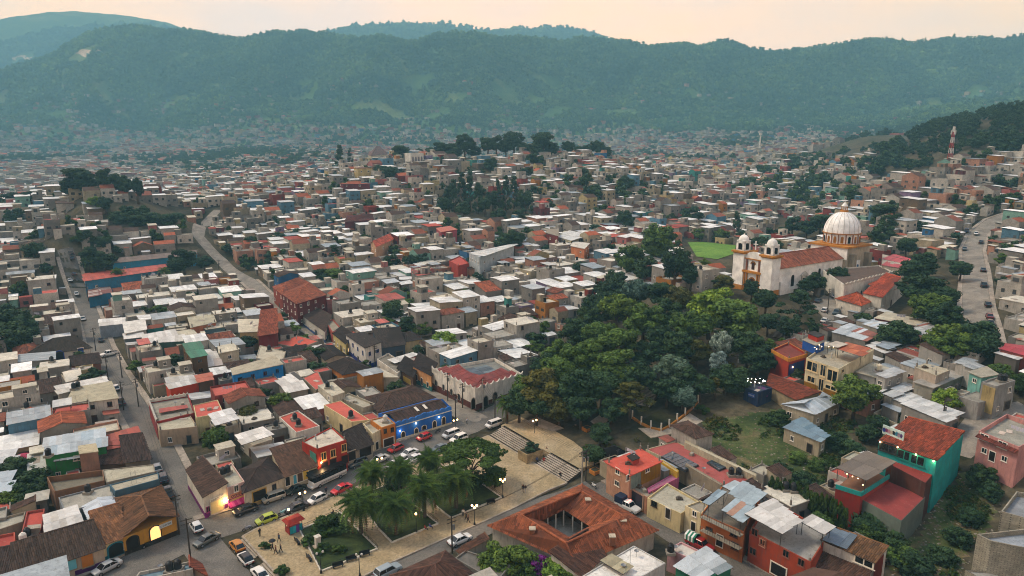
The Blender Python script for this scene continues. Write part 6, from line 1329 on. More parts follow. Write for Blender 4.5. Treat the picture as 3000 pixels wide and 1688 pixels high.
 # side ramp with railing
 MB().add([(4,-8.6,-3),(13,-8.6,-3),(13,-6.3,-3),(4,-6.3,-3),(4,-8.6,4.2),(13,-8.6,0),(13,-6.3,0),(4,-6.3,4.2)], [(0,1,5,4),(1,2,6,5),(3,0,4,7),(4,5,6,7)]).build("side_stair", [WHT], r)
 # crossing block, drum and dome
 MB().box(44.5,-7.6,-3,60,7.6,12.4).build("crossing_block", [mwall('#a79c86')], r); MB().box(44.3,-7.7,8.0,44.6,7.7,12.4).build("crossing_face", [WHT], r)
 MB().prism([(43.9,-8.2),(60.6,-8.2),(60.6,8.2),(43.9,8.2)], 12.4,13.1,0, True).build("crossing_cornice", [OCH], r)
 for x in (46,56.5): MB().box(x, -9.6,-3, x + 2.2,-7.6,10).build("buttress", [mwall('#8f8570')], r)
 g = MB(); pts = [(-0.7,2),(0.7,2)] + [(0.7 * math.cos(math.pi * i / 8),5 + 0.7 * math.sin(math.pi * i / 8)) for i in range(9)]; g.add([(52.3 + p, -7.82, z) for p, z in pts], [tuple(range(len(pts))), tuple(range(len(pts) - 1,-1,-1))]); MB().box(50.8,-7.8,1.2,53.8,-7.6,7.2).build("window_surround", [WHT], r); g.build("block_window", [mplain('pane_blue', '#3f5f8a')], r)
 D = empty("dome", (52.3,0,13.1)); D.parent = r; D.scale = (.87,.87,.9)
 MB().cyl(0,0,0,4.4,7.6,7.6,32).build("drum", [WHT], D); MB().cyl(0,0,4.4,4.9,8.1,8.1,32).build("drum_cornice", [mwall('#a8784a')], D); MB().cyl(0,0,0,0.5,7.8,7.8,32).build("drum_base", [OCH], D)
 for i in range(16):
  a = 2 * math.pi * i / 16; p = MB().box(-0.22,-0.3,0.4,0.22,0.1,4.4); p.build("drum_pilaster", [mwall('#8f5a3f')], D, (7.55 * math.cos(a),7.55 * math.sin(a),0),(0,0, a + math.pi / 2))
  a += math.pi / 16; n = 6; pts = [(-0.6,0.7),(0.6,0.7)] + [(0.6 * math.cos(math.pi * k / n),3.0 + 0.6 * math.sin(math.pi * k / n)) for k in range(n + 1)]
  g = MB(); g.add([(x, -0.12, z) for x, z in pts], [tuple(range(len(pts))), tuple(range(len(pts) - 1,-1,-1))]); g.build("drum_window", [DK if i % 4 == 2 else mwall('#c07f22')], D, (7.6 * math.cos(a),7.6 * math.sin(a),0),(0,0, a + math.pi / 2))
 prof = [(7.75 * math.cos(t),4.9 + 8.9 * math.sin(t)) for t in [i * math.pi / 2 / 14 for i in range(14)]] + [(0.5,13.8)]
 MB().lathe(prof, 48).build("dome_shell", [mwall('#eeece6', True)], D, smooth=True)
 for i in range(20):
  a = 2 * math.pi * i / 20; g = MB()
  for (r0, za),(r1, zb) in zip(prof[:-1], prof[1:]): g.tube(((r0 + .03) * math.cos(a),(r0 + .03) * math.sin(a), za),((r1 + .03) * math.cos(a),(r1 + .03) * math.sin(a), zb),0.06,4)
  g.build("dome_rib", [mwall('#9a958a')], D)
 Ln = MB(); Ln.cyl(0,0,13.7,14.3,1.9,1.7,12,1); Ln.cyl(0,0,14.3,16.0,0.85,0.8,8,0)
 for i in range(6): a = i * math.pi / 3; Ln.cyl(1.15 * math.cos(a),1.15 * math.sin(a),14.3,16.0,0.18,0.15,6,1)
 Ln.cyl(0,0,16.0,16.3,1.4,1.3,10,0); Ln.lathe([(1.2,16.3),(0.8,17.0),(0.3,17.5),(0.1,18.0),(0,18.3)], 10,0); Ln.build("lantern", [WHT, OCH], D)
 return r
church()
AW = hb(C6, [(1168,700),(1522,608),(1420,560),(1010,590)], 7.0, '#cfcabd', 'flat', '#5a4a40', "white cloister wing with a row of dark arches beside the church", 'cloister', 'building', win=None, par=0.4, z0=15.0)
for k in range(13):
 t = (k + 0.5) / 13; p = lerp(AW.poly[0], AW.poly[1], t); q = Q(p[0], p[1], AW.z0 + 2.0); put(AW, q[0], q[1], 1.2,2.8, 'arch', '#20242c', '#cfcabd')
coping(AW, 0, lambda t, n: 0.2 + 0.5 * (abs(math.sin(math.pi * t * n)) < 0.5), '#bdb6a6', amp=0.7, n=14)
hb(C6, [(1440,560),(1600,585),(1615,545),(1440,498)], 5.0, '#a59a8a', 'sheet:s0', '#b0404a,#a83a44', "red sheet roofed hall behind the church dome", 'hall', 'building', win=None)
hb(C6, [(1345,700),(1500,745),(1600,705),(1450,655)], 4.4, '#c6bfb0', 'tile:h0', '#9c4a30', "orange tiled annex in front of the cloister arches", win=None, tw=0.5)
# chapel and villa on the middle hill
CH = hb(L2, [(738,374),(782,388),(880,362),(842,345)], 9.0, '#c9c4b8', 'flat', '#9a9484', "small white chapel with arched windows on the wooded hill", 'chapel', 'chapel', win=None, par=0.6, foot=True)
for k in range(4):
 p = lerp(CH.poly[1], CH.poly[2], 0.18 + 0.22 * k); q = Q(p[0], p[1], CH.z0 + 4.5); put(CH, q[0], q[1], 1.8,4.0, 'arch', '#6a6468', '#b9b3a8')
VI = hb(L2, [(456,332),(482,352),(616,338),(592,318)], 9.0, '#b3a785', 'tile:h1', '#6d4433', "big cream hillside villa with brown roof and dark window rows", 'villa', win='auto', wmax=14, tw=0.9, foot=True)
hb(L2, [(355,472),(385,490),(492,480),(455,462)], 8.0, '#b5a06a', 'slab', '#8a5a48', "yellow and salmon apartment house on the hillside", 'apartment_house', win='auto', wmax=12, foot=True)
hb(L2, [(250,600),(278,622),(475,606),(420,585)], 8.5, '#5f1f26', 'slab', '#a0553f', "dark red block building at the foot of the hill", 'block_building', 'building', win='few', foot=True)
hb(L2, [(285,800),(500,785),(485,765),(330,770)], 6.0, '#5a1a22', 'tile:g0', '#5a2a26', "maroon warehouse with blind gable wall", 'warehouse', 'warehouse', win=None, tw=0.9)
LW = hb(L2, [(1222,1035),(1300,1075),(1560,985),(1555,965)], 8.0, '#a9b3b5', 'sheet:s3', '#cfd0ca,#c2c5c2', "long pale blue two-storey building with white roof", 'long_building', 'building', win='auto', wmax=12)
hb(L2, [(1070,1090),(1140,1130),(1222,1110),(1150,1055)], 6.0, '#98352c', 'flat:red', '#a8463a', "plain brick red block house in front of the long white roof", win=None)
for (pts, h, w, rf, rc, lb) in (
 ([(1880,910),(1990,940),(2050,905),(1940,880)], 6.0, '#b7b39a', 'sheet:s0', '#cfd0ca', "cream row with white sheets near the field wall"),
 ([(1990,980),(2090,1000),(2130,960),(2010,945)], 7.0, '#c0764a', 'slab', '#c5c0b3', "orange corner house near the field wall"),
 ([(2320,990),(2400,1000),(2420,970),(2330,965)], 5.0, '#a8283a', 'slab', '#b0a894', "small crimson house beside the field wall"),
 ([(1800,880),(1895,905),(1895,850),(1820,855)], 8.0, '#6b2a2c', 'slab', '#8a8070', "tall narrow maroon house beside a teal wall"),
 ([(480,960),(520,990),(650,930),(600,905)], 7.0, '#b08a6a', 'tile:g1', '#b0503a', "salmon house with bright red gable in the town middle"),
 ([(975,845),(1010,875),(1130,855),(1075,830)], 8.0, '#98404a', 'slab', '#b06a5a', "crimson house with tall blind walls below the pines")):
 hb(L2, pts, h, w, rf, rc, lb, win='few', tw=0.8)
# football-green field with wall
FLD = [C6(35,395), C6(150,395), C6(385,420), C6(370,480), C6(250,520), C6(100,500)]
fp = [PT(*p) for p in FLD]; fp = fp if sum(a[0] * b[1] - a[1] * b[0] for a, b in zip(fp, fp[1:] + fp[:1])) > 0 else fp[::-1]
zf = max(p[2] for p in fp); m_f = mground("field_grass", [(0.3, lin('#3f5f22')),(0.5, lin('#5a7f2a')),(0.7, lin('#6f8f35'))], 0.05,0.8)
_c = (sum(p[0] for p in fp) / len(fp), sum(p[1] for p in fp) / len(fp)); v_ = []
for k in range(7):
 for p in fp: q = lerp(_c, p[:2], k / 6); v_.append((q[0], q[1], terr(*q) + 0.25))
n = len(fp); tag(obj("grass_field", mesh("grass_field", v_, [(k * n + i, k * n + (i + 1) % n, (k + 1) * n + (i + 1) % n, (k + 1) * n + i) for k in range(6) for i in range(n)], m_f, smooth=True)), kind="structure"); occ_poly(fp, 1)
# car park beside the church
cp = [C6(930,850), C6(1080,1000), C6(1220,940), C6(1150,830), C6(1020,780)]; P_ = [PT(*p) for p in cp]; P_ = P_ if sum(a[0] * b[1] - a[1] * b[0] for a, b in zip(P_, P_[1:] + P_[:1])) > 0 else P_[::-1]
tag(MB().prism([p[:2] for p in P_], [terr(p[0], p[1]) - 2 for p in P_], [p[2] + 0.3 for p in P_]).build("car_park", [M_CONC]), kind="structure"); occ_poly([p[:2] for p in P_], 1)
# ------------------------------------------------------------------ keep-outs, then the rest of the town
def keep(pts, T=None): occ_poly([PT(*(T(*p) if T else p))[:2] for p in pts], 1)
keep([(1420,1240),(1545,1120),(1690,930),(1840,870),(2080,860),(2150,850),(2330,900),(2350,980),(2260,1040),(2260,1120),(2160,1180),(2000,1270),(1900,1300),(1760,1380),(1700,1400)])          # park
keep([T7(1900,1330), T8(60,1200), T8(560,1260), T8(900,1330), T4(900,100), T4(700,330), T4(560,640), T4(200,560), T3(2460,420), T3(1740,90)])       # vacant lot
keep([T4(1600,800), T4(1900,350), T4(2300,500), T4(2350,800), T4(2080,1300), T4(1950,1443), T4(1100,1443), T4(1200,1150), T4(1450,1000)])             # scrub by the teal house
keep([(2560,1690),(2900,1690),(3000,1900),(2450,1900)]); keep([(600,1690),(1130,1690),(1300,1900),(500,1900)]); keep([(1380,1290),(1430,1215),(1490,1225),(1460,1300)]); keep([(300,1700),(560,1555),(730,1570),(850,1715)]); keep([(1440,1688),(1700,1640),(1950,1640),(2260,1660),(2260,1760),(1440,1760)]); keep([(1600,1420),(1740,1390),(1790,1440),(1740,1470)])
keep([T1(0,330), T1(280,300), T1(460,420), T1(460,700), T1(250,760), T1(0,740)])           # overgrown yard
keep([T5(0,180), T5(300,200), T5(300,520), T5(130,640), T5(0,680)])                          # dark trees on the left
keep([C4(560,250), C4(1480,200), C4(1600,370), C4(1600,430), C4(640,520)])                   # school grounds
keep([L1(830,700), L1(1400,690), L1(1400,830), L1(830,880)])                                  # thicket on the left hill
keep([L2(1000,620), L2(1600,620), L2(1720,780), L2(1500,830), L2(1000,770)])                   # pines
keep([C6(1500,500), C6(1900,520), C6(2060,880), C6(2120,1180), C6(1750,1180), C6(1500,900)])    # trees right of church
keep([C6(560,440), C6(0,360), C6(0,560), C6(380,700)]); keep([C6(380,720), C6(960,800), C6(1000,1050), C6(640,1100), C6(380,900)])
keep([C6(700,200), C6(1080,250), C6(1080,420), C6(640,430)])
keep([(2560,445),(2650,395),(2800,340),(3100,250),(3100,470),(2880,450),(2760,485),(2650,520),(2580,510)])   # wooded hill
keep([(1020,450),(1250,430),(1500,420),(1800,440),(1800,465),(1500,475),(1300,470),(1250,470)])

LMK = []      # things one can find, for telling the rest apart
for nm, px in (("yellow corner shop", T1(1500,900)),("purple corner shop", T1(2150,600)),("blue cantina", T6(1700,1300)),("bus", T2(750,200)),("white corner building", T6(2150,1000)),
    ("dark red hotel", C4(2190,560)),("salmon school roof", C4(900,370)),("green-roofed lookout", T5(1960,640)),("vivid blue house", T5(2600,850)),("blue arched gate", T5(600,620)),
    ("twin black tanks", T5(920,1050)),("scalloped corner house", T5(1700,1150)),("church dome", C6(1225,330)),("church towers", C6(530,560)),("courtyard house", T3(600,850)),("teal stepped house", T4(1500,300)),
    ("pink house", T4(2300,150)),("yellow villa", T8(600,800)),("hill chapel", L2(800,340)),("maroon warehouse", L2(390,810)),("pale blue building", L2(1380,1030)),("green field", C6(220,440)),("tall pines", L2(1280,640)),("radio mast", (2783,440)),
    ("concrete street", C6(2110,600)),("cloister arches", C6(1350,680)),("left hill trees", L1(620,480)),("stair street", L1(490,850)),("crimson roof", T8(2480,620)),("maroon building", T8(1350,290)),("blue-based corner house", T6(1080,580)),("plaza", T2(1300,700)),("vacant lot", T4(300,200))):
 x, y, z = PT(*px, 3); LMK.append((nm, px[0], px[1], math.hypot(x, y)))
PENDING = []
def later(o, text, pos, joiner=","): PENDING.append((o, text, pos, joiner))
ORD = ["", "first", "second", "third", "fourth", "fifth", "sixth", "seventh", "eighth", "ninth", "tenth", "eleventh", "twelfth", "thirteenth", "fourteenth", "fifteenth", "sixteenth"] + ["%dth" % k for k in range(17,90)]
def resolve_labels():
 g = {}
 for o, text, pos, jn in PENDING:
  px, py, d = Q(*pos); best = min(LMK, key=lambda l: math.hypot(l[1] - px, (l[2] - py) * 1.5)); dx, dy = px - best[1], py - best[2]
  rel = ("behind" if dy < 0 else "before") if abs(dy) * 1.6 > abs(dx) else ("left of" if dx < 0 else "right of")
  g.setdefault((text, rel, best[0]), []).append((math.hypot(dx, dy), o))
 for (text, rel, lm), l in g.items():
  l.sort(key=lambda t: t[0])
  for k, (_, o) in enumerate(l): o["label"] = ("%s, %s the %s" % (text, rel, lm)) if len(l) == 1 else ("%s, %s %s the %s" % (text, ORD[k + 1], rel, lm))

WALLS = [('#9b978d', 'white', 20),('#a9a397', 'off-white', 20),('#89847b', 'grey', 20),('#78756e', 'bare concrete', 20),('#988e76', 'beige', 11),('#a3956b', 'pale yellow', 3),('#9c745f', 'salmon', 4),('#985e59', 'pink', 3),('#783028', 'brick red', 4),('#5a2224', 'maroon', 1),
   ('#4f7487', 'light blue', 3),('#275981', 'blue', 1),('#6b9284', 'mint', 2),('#347870', 'teal', 1),('#986527', 'orange', 2),('#786681', 'lilac', 1),('#695947', 'brown brick', 4)]
ROOFS = [('flat', '#bdb5a0', 'tan flat roof', 20),('slab', '#c9c3b2', 'pale flat slab roof', 14),('flat', '#9a968a', 'grey flat roof', 12),('sheet', '#e2e2dc,#d2d3cf,#e6e6e2', 'white sheet roof', 27),('sheet', '#9aa3a6,#8d979c,#a9afb0', 'grey sheet roof', 7),('red', '#b0564a', 'red painted roof', 4),
   ('tile', '#4a362c', 'dark tile roof', 9),('tile', '#7d4632', 'brown tile roof', 5),('tile', '#9c5438', 'orange tile roof', 4),('sheet', '#a1493b,#8f4034', 'rusty red sheet roof', 2)]
def wpick(l, rnd): 
 t = rnd.uniform(0, sum(x[-1] for x in l))
 for x in l:
  t -= x[-1]
  if t <= 0: return x
 return l[-1]
LOTS = []
def gen_lots(ang, u0, u1, v0, v1, su, sv, accept, seed, dens=1.0, gap=0.12, bu=105, bv=65.5, ou=241, ov=12.1):
 rnd = random.Random(seed); U = Vector((math.cos(ang), math.sin(ang))); V = Vector((math.sin(ang),-math.cos(ang)))
 u = u0
 while u < u1:
  du = rnd.uniform(*su); v = v0 + rnd.uniform(-6,0)
  if abs(((u + du / 2 - ou + bu / 2) % bu) - bu / 2) < 2.6 and u > 200: u += 2.0; continue
  while v < v1:
   dv = rnd.uniform(*sv); cv = v + dv / 2; v += dv
   if abs(((cv - ov + bv / 2) % bv) - bv / 2) < 3.4 and u > 150: continue
   c = U * (u + du / 2) + V * cv
   if not accept(c.x, c.y): continue
   for k in (0.95,0.72):
    hu, hv = du / 2 * k, dv / 2 * k; ja = rnd.uniform(-.05,.05); U2 = U + V * ja; V2 = V - U * ja; P = [c - U2 * hu - V2 * hv, c - U2 * hu + V2 * hv, c + U2 * hu + V2 * hv, c + U2 * hu - V2 * hv]
    S = [c.lerp(p, 0.93) for p in P] + [c] + [P[i].lerp(P[(i + 1) % 4], 0.5).lerp(c, 0.07) for i in range(4)]
    if all(occ_at(s.x, s.y) == 0 for s in S): break
   else: continue
   poly = [(p.x, p.y) for p in P]
   if sum(a[0] * b[1] - a[1] * b[0] for a, b in zip(poly, poly[1:] + poly[:1])) < 0: poly = poly[::-1]
   k0 = min(range(4), key=lambda i: poly[i][1] + poly[(i + 1) % 4][1]); poly = poly[k0:] + poly[:k0]
   occ_poly(poly, 2); g = rnd.random() < gap
   LOTS.append((poly, c.x, c.y, 'tree' if g else 'house', rnd.random()))
  u += du
def inview(x, y, m=0.78): return y > 60 and abs(x) < m * y + 6
GA = math.radians(124.5)
def acc_main(x, y): return inview(x, y) and 88 < math.hypot(x, y) < 1000 and not (x > 0.30 * y and y < 620) 
def acc_right(x, y): return inview(x, y) and 80 < math.hypot(x, y) < 700 and x > 0.28 * y
gen_lots(GA, 60,420,-330,420,(5.6,9.8),(5.6,10.8), acc_main, 3)
gen_lots(math.radians(28),40,760,-640,320,(5.8,10),(5.8,11), acc_right, 5, bu=70, ou=20, bv=90, ov=-8, gap=0.14)
gen_lots(GA, 420,1150,-700,700,(6,10.5),(6.2,12), acc_main, 9, gap=0.12)
NL1 = len(LOTS)
def acc_fill(x, y): return inview(x, y) and 82 < math.hypot(x, y) < 520 and (occ_at(x, y) == 0)
gen_lots(GA, 40,560,-400,480,(4.2,7),(4.2,8), acc_fill, 21, gap=0.10, bu=9e9, bv=9e9, ou=1e6, ov=1e6)
gen_lots(GA, 40,420,-400,480,(3.0,4.6),(3.0,5), acc_fill, 22, gap=0.12, bu=9e9, bv=9e9, ou=1e6, ov=1e6)
lx = np.array([l[1] for l in LOTS]); ly = np.array([l[2] for l in LOTS]); lz = terr_v(lx, ly); dzx = np.abs(terr_v(lx + 5, ly) - lz) + np.abs(terr_v(lx, ly + 5) - lz)
TREE_SPOTS = []; HL = []; FILL = []; STEEP = {}
for li, (l, z, sl) in enumerate(zip(LOTS, lz, dzx)):
 D = math.hypot(l[1], l[2]); px, py, d = Q(l[1], l[2], z + 3)
 if l[3] == 'tree' or sl > 13 or (sl > 6 and l[4] < 0.12): TREE_SPOTS.append((l[1], l[2], z, D, px, py)); continue
 if li >= NL1: FILL.append((l, z, px, py, D)); continue
 HL.append((abs(math.dist(l[0][0], l[0][1])) / D * (1 if -40 < px < 3040 and py < 1720 else 0.05), l, z, px, py)); STEEP[(l[1], l[2])] = sl
HL.sort(key=lambda t: -t[0])
def pick_house(rnd, D):
 w = wpick(WALLS, rnd); r = wpick(ROOFS, rnd); st = rnd.choices((1,2,3),(0.44,0.45,0.11))[0]; h = {1: rnd.uniform(3.0,3.9),2: rnd.uniform(5.2,6.6),3: rnd.uniform(7.8,8.8)}[st]
 return w, r, st, h
N_IND = 170
for i, (sz, l, z, px, py) in enumerate(HL[:N_IND]):
 rnd = random.Random(1000 + i); w, r, st, h = pick_house(rnd, 0); tk = ()
 if rnd.random() < 0.4 and r[0] in ('flat', 'slab'): tk = tuple((rnd.choice(('#161617', '#161617', '#b8ae98')), rnd.uniform(0.2,0.8), rnd.uniform(0.3,0.8)) for _ in range(rnd.choice((1,1,2))))
 rf = {'flat': 'flat', 'slab': 'slab', 'red': 'flat:red'}.get(r[0]) or (r[0] + ':' + rnd.choice({'sheet': ('s0', 's0', 's1', 'g0'), 'tile': ('g0', 'g1', 's0', 'h0')}[r[0]]))
 H = house(l[0], h, z, w[0], rf, r[1], '', group="houses of the town", win=rnd.choice(('auto', 'few', 'few')), tanks=tk, par=rnd.uniform(0.2,0.7), wmax=8, occ=False, over=0.25 if r[0] in ('sheet', 'tile') else 0.15, tw=0.42, frame=rnd.choice(('#d8d2c4', '#3a2a22', '#8f887c')))
 if rnd.random() < 0.28 and r[0] == 'flat' and min(math.dist(l[0][0], l[0][1]), math.dist(l[0][1], l[0][2])) > 6:
  p = l[0]; q = [lerp(lerp(p[0], p[1], s), lerp(p[3], p[2], s), t) for s, t in ((0.5,0.45),(0.95,0.45),(0.95,0.95),(0.5,0.95))]; upper(H, q, z + H.top - 0.05, z + H.top + 2.5, wpick(WALLS, rnd)[0], '#b3ac98')
 elif rnd.random() < 0.3 and r[0] in ('flat', 'red'):
  p = l[0]; q = [lerp(lerp(p[0], p[1], s), lerp(p[3], p[2], s), t) for s, t in ((0.05,0.1),(0.55,0.1),(0.55,0.8),(0.05,0.8))]; canopy(H, q, z + H.top + 2.4, rnd.choice(('#c9cac4,#bcbfbd', '#9aa3a6,#a9afb0', '#b5564a')),0.2)
 later(H.root, "%s %s house, %s%s" % (w[1], {1: 'low', 2: 'two-storey', 3: 'tall'}[st], r[2], ' and tank' if tk else ''),(l[1], l[2], z + h / 2))
FILL.sort(key=lambda t: t[4] + (0 if -20 < t[2] < 3020 and t[3] < 1690 else 5000)); N_SHED = 190
for i, (l, z, px, py, D) in enumerate(FILL[:N_SHED]):
 rnd = random.Random(3000 + i); w = wpick(WALLS, rnd); r = rnd.choice((('sheet', '#c9cac4,#bcbfbd,#a9a39a', 'white sheets'),('sheet', '#9aa3a6,#8d979c', 'grey sheets'),('flat', '#a8a28f', 'tan flat roof'),('flat', '#8f8b80', 'grey flat roof'),('sheet', '#8f4a3a,#a59a8c', 'rusty sheets'),('tile', '#4a362c', 'dark tiles'),('red', '#a85044', 'red roof'))); h = rnd.uniform(2.4,4.4)
 H = house(l[0], h, z, w[0], {'sheet': 'sheet:s%d' % rnd.choice((0,0,1)), 'flat': 'flat', 'tile': 'tile:s0', 'red': 'flat:red'}[r[0]], r[1], '', 'shed', 'shed', "sheds and annexes behind the houses", win=rnd.choice((None, 'few')), par=.3, wmax=2, occ=False, over=.12, tw=.42, tanks=(('#161617', .5,.5),) if r[0] == 'flat' and rnd.random() < .35 else ())
 later(H.root, "small %s annex, %s" % (w[1], r[2]),(l[1], l[2], z + h))
# the remainder as one mass: walls, roofs, parapets, windows and rooftop rooms in real geometry
class Town:
 def __init__(s): s.v = []; s.f = []; s.c = []
 def quad(s, a, b, c, d, col): n = len(s.v); s.v += [a, b, c, d]; s.f.append((n, n + 1, n + 2, n + 3)); s.c.append(col)
TW = Town()
def jit(c, rnd, k=0.18): m = 1 + rnd.uniform(-k, k); return tuple(min(0.9, v * m) for v in c)
def town_box(poly, zb, zt, wc, rc, rnd, det, mono=None):
 n = 4; L = [(p[0], p[1]) for p in poly]
 for i in range(4):
  a, b = L[i], L[(i + 1) % 4]; TW.quad((*a, zb),(*b, zb),(*b, zt),(*a, zt), wc)
  if det:
   ex, ey = b[0] - a[0], b[1] - a[1]; l_ = math.hypot(ex, ey); nx, ny = ey / l_, -ex / l_
   if nx * a[0] + ny * a[1] < 0 and l_ > 3:
    k = max(1, int(l_ / (3.2 if det > 1 else 4.5))); fl = max(1, int((zt - zb) / 3.0))
    for s in range(fl):
     for w in range(k):
      if rnd.random() < 0.25: continue
      t = (w + 0.5) / k + rnd.uniform(-.06,.06); hw = rnd.choice((0.5,0.6,0.9)); z0 = zb + 0.9 + s * 2.9 + rnd.uniform(-.1,.2); z1 = min(z0 + rnd.uniform(1.0,1.5), zt - 0.15); dk = 0.02 + 0.05 * rnd.random()
      if s == 0 and rnd.random() < 0.3: z0 = zb; z1 = min(zb + 2.2, zt - .2)
      p = (a[0] + ex * t + nx * .05, a[1] + ey * t + ny * .05); ux, uy = ex / l_ * hw, ey / l_ * hw
      TW.quad((p[0] - ux, p[1] - uy, z0),(p[0] + ux, p[1] + uy, z0),(p[0] + ux, p[1] + uy, z1),(p[0] - ux, p[1] - uy, z1),(dk, dk * 1.05, dk * 1.1))
 if mono == 'gable':
  m0, m1 = lerp(L[0], L[3], .5), lerp(L[1], L[2], .5); r = zt + 0.22 * math.dist(L[1], L[2])
  TW.quad((*L[0], zt),(*L[1], zt),(*m1, r),(*m0, r), rc); TW.quad((*L[2], zt),(*L[3], zt),(*m0, r),(*m1, r), jit(rc, rnd, .1))
  for a, b, m in ((L[1], L[2], m1),(L[3], L[0], m0)): TW.quad((*a, zt),(*b, zt),(*m, r),(*m, r), wc)
 elif mono == 'shed':
  o = inset(L, -0.35); s = rnd.uniform(0.2,0.7); TW.quad((*o[0], zt + .08),(*o[1], zt + .08),(*o[2], zt + .08 + s),(*o[3], zt + .08 + s), rc); TW.quad((*o[1], zt - .1),(*o[0], zt - .1),(*o[0], zt + .08),(*o[1], zt + .08), tuple(v * .6 for v in rc))
  TW.quad((*L[3], zt),(*L[2], zt),(*L[2], zt + s),(*L[3], zt + s), wc)
 elif det > 1:
  i_ = inset(L, 0.22); q = zt - rnd.uniform(0.25,0.6)
  for k in range(4):
   j = (k + 1) % 4; TW.quad((*L[k], zt),(*L[j], zt),(*i_[j], zt),(*i_[k], zt), wc); TW.quad((*i_[k], zt),(*i_[j], zt),(*i_[j], q),(*i_[k], q), wc)
  TW.quad((*i_[0], q),(*i_[1], q),(*i_[2], q),(*i_[3], q), rc)
 else: TW.quad((*L[0], zt),(*L[1], zt),(*L[2], zt),(*L[3], zt), rc)
def town_house(poly, z, rnd, D, steep=0):
 w, r, st, h = pick_house(rnd, D); h = min(h, 3.4) if steep > 3 else h; wc = jit(lin(w[0]), rnd); rc = jit(lin(rnd.choice(r[1].split(','))), rnd); det = 2 if D < 520 else 1 if D < 1000 else 0
 k = {'tile': 'gable', 'sheet': 'shed'}.get(r[0]) if D < 1000 else ('gable' if r[0] == 'tile' else None); zb = z - (2.2 if D > 900 else 4.5)
 town_box(poly, zb, z + h, wc, rc, rnd, det, k)
 if k is None and rnd.random() < 0.6 and D < 1400:
  s0, t0 = rnd.choice(((0.02,0.02),(0.5,0.5),(0.02,0.5),(0.5,0.02))); sx, sy = rnd.uniform(.3,.5), rnd.uniform(.3,.5)
  q = [lerp(lerp(poly[0], poly[1], s), lerp(poly[3], poly[2], s), t) for s, t in ((s0, t0),(s0 + sx, t0),(s0 + sx, t0 + sy),(s0, t0 + sy))]; town_box(q, z + h - .5, z + h + 2.4, jit(lin(wpick(WALLS, rnd)[0]), rnd), jit(lin('#b3ac98'), rnd), rnd, min(det, 1), 'shed' if rnd.random() < .4 else None)
 if D < 620 and rnd.random() < 0.35 and k is None:
  p = lerp(lerp(poly[0], poly[1], rnd.uniform(.15,.85)), lerp(poly[3], poly[2], .5), rnd.uniform(.1,.9)); c = (0.012,0.012,0.013) if rnd.random() < .75 else (0.5,0.45,0.36); zt = z + h - .3; P = [(p[0] + .6 * math.cos(a), p[1] + .6 * math.sin(a)) for a in (0.3,1.35,2.4,3.44,4.5,5.53)]
  for i in range(6): TW.quad((*P[i], zt),(*P[(i + 1) % 6], zt),(*P[(i + 1) % 6], zt + 1.5),(*P[i], zt + 1.5), c)
  TW.quad((*P[0], zt + 1.5),(*P[1], zt + 1.5),(*P[2], zt + 1.5),(*P[3], zt + 1.5), c); TW.quad((*P[3], zt + 1.5),(*P[4], zt + 1.5),(*P[5], zt + 1.5),(*P[0], zt + 1.5), c)
for i, (sz, l, z, px, py) in enumerate(HL[N_IND:]):
 if not (-150 < px < 3150): continue
 town_house(l[0], z, random.Random(5000 + i), math.hypot(l[1], l[2]), STEEP[(l[1], l[2])])
for i, (l, z, px, py, D) in enumerate(FILL[N_SHED:]):
 if -100 < px < 3100:
  rnd = random.Random(i); town_box(l[0], z - 3, z + rnd.uniform(2.4,4.6), jit(lin(wpick(WALLS, rnd)[0]), rnd), jit(lin(rnd.choice(wpick(ROOFS, rnd)[1].split(','))), rnd), rnd, 1, rnd.choice(('shed', 'shed', None)))
FAR_TREES = []
def far_town():
 rs = np.random.RandomState(8); g = 15.5; n = 0
 gx, gy = np.meshgrid(np.arange(-2000,1801, g), np.arange(900,2500, g), indexing='ij'); x = gx.ravel() + rs.uniform(-4,4, gx.size); y = gy.ravel() + rs.uniform(-4,4, gx.size)
 r = np.hypot(x, y); ok = (np.abs(x) < 0.80 * y) & (r > 985) & (r < 2750); x, y, r = x[ok], y[ok], r[ok]; z = terr_v(x, y); px = 1500 + F * x / (y * math.cos(TH) - (z - CAMZ) * math.sin(TH))
 dens = np.clip(1.05 - (z - 45) / 75,0.0,1) ; lft = np.clip((1000 - px) / 600,0,1); dens = np.maximum(dens, lft * np.clip(1.0 - (z - 110) / 110,0,1) * 0.85)
 fb = fbm(x / 120 + 7, y / 120,3); green = fb > 0.50 + 0.0 * fb; dens = np.where(green, dens * 0.25, dens); dens *= np.where(px > 2450,0.3,1); dens = np.maximum(dens, np.where((fbm(x / 170 + 3, y / 90 + 8,3) > 0.52) & (z < 230),0.16,0.012 * (z < 260)))
 u = rs.rand(len(x)); hs = u < dens; tr = (~hs) & (z < 120) & (rs.rand(len(x)) < 0.8)
 for q in zip(x[tr], y[tr], z[tr]): FAR_TREES.append(q)
 for a, b, zz, D in zip(x[hs], y[hs], z[hs], r[hs]):
  rnd = random.Random(n); n += 1; w, d = rnd.uniform(9,15), rnd.uniform(8,13); t = 0.6 + rnd.uniform(-.1,.1) + (0.9 if rnd.random() < .3 else 0); cu, su = math.cos(t), math.sin(t)
  poly = [(a + cu * i * w / 2 - su * j * d / 2, b + su * i * w / 2 + cu * j * d / 2) for i, j in ((-1,-1),(1,-1),(1,1),(-1,1))]; town_house(poly, zz, rnd, D)
 return n
NF = far_town()
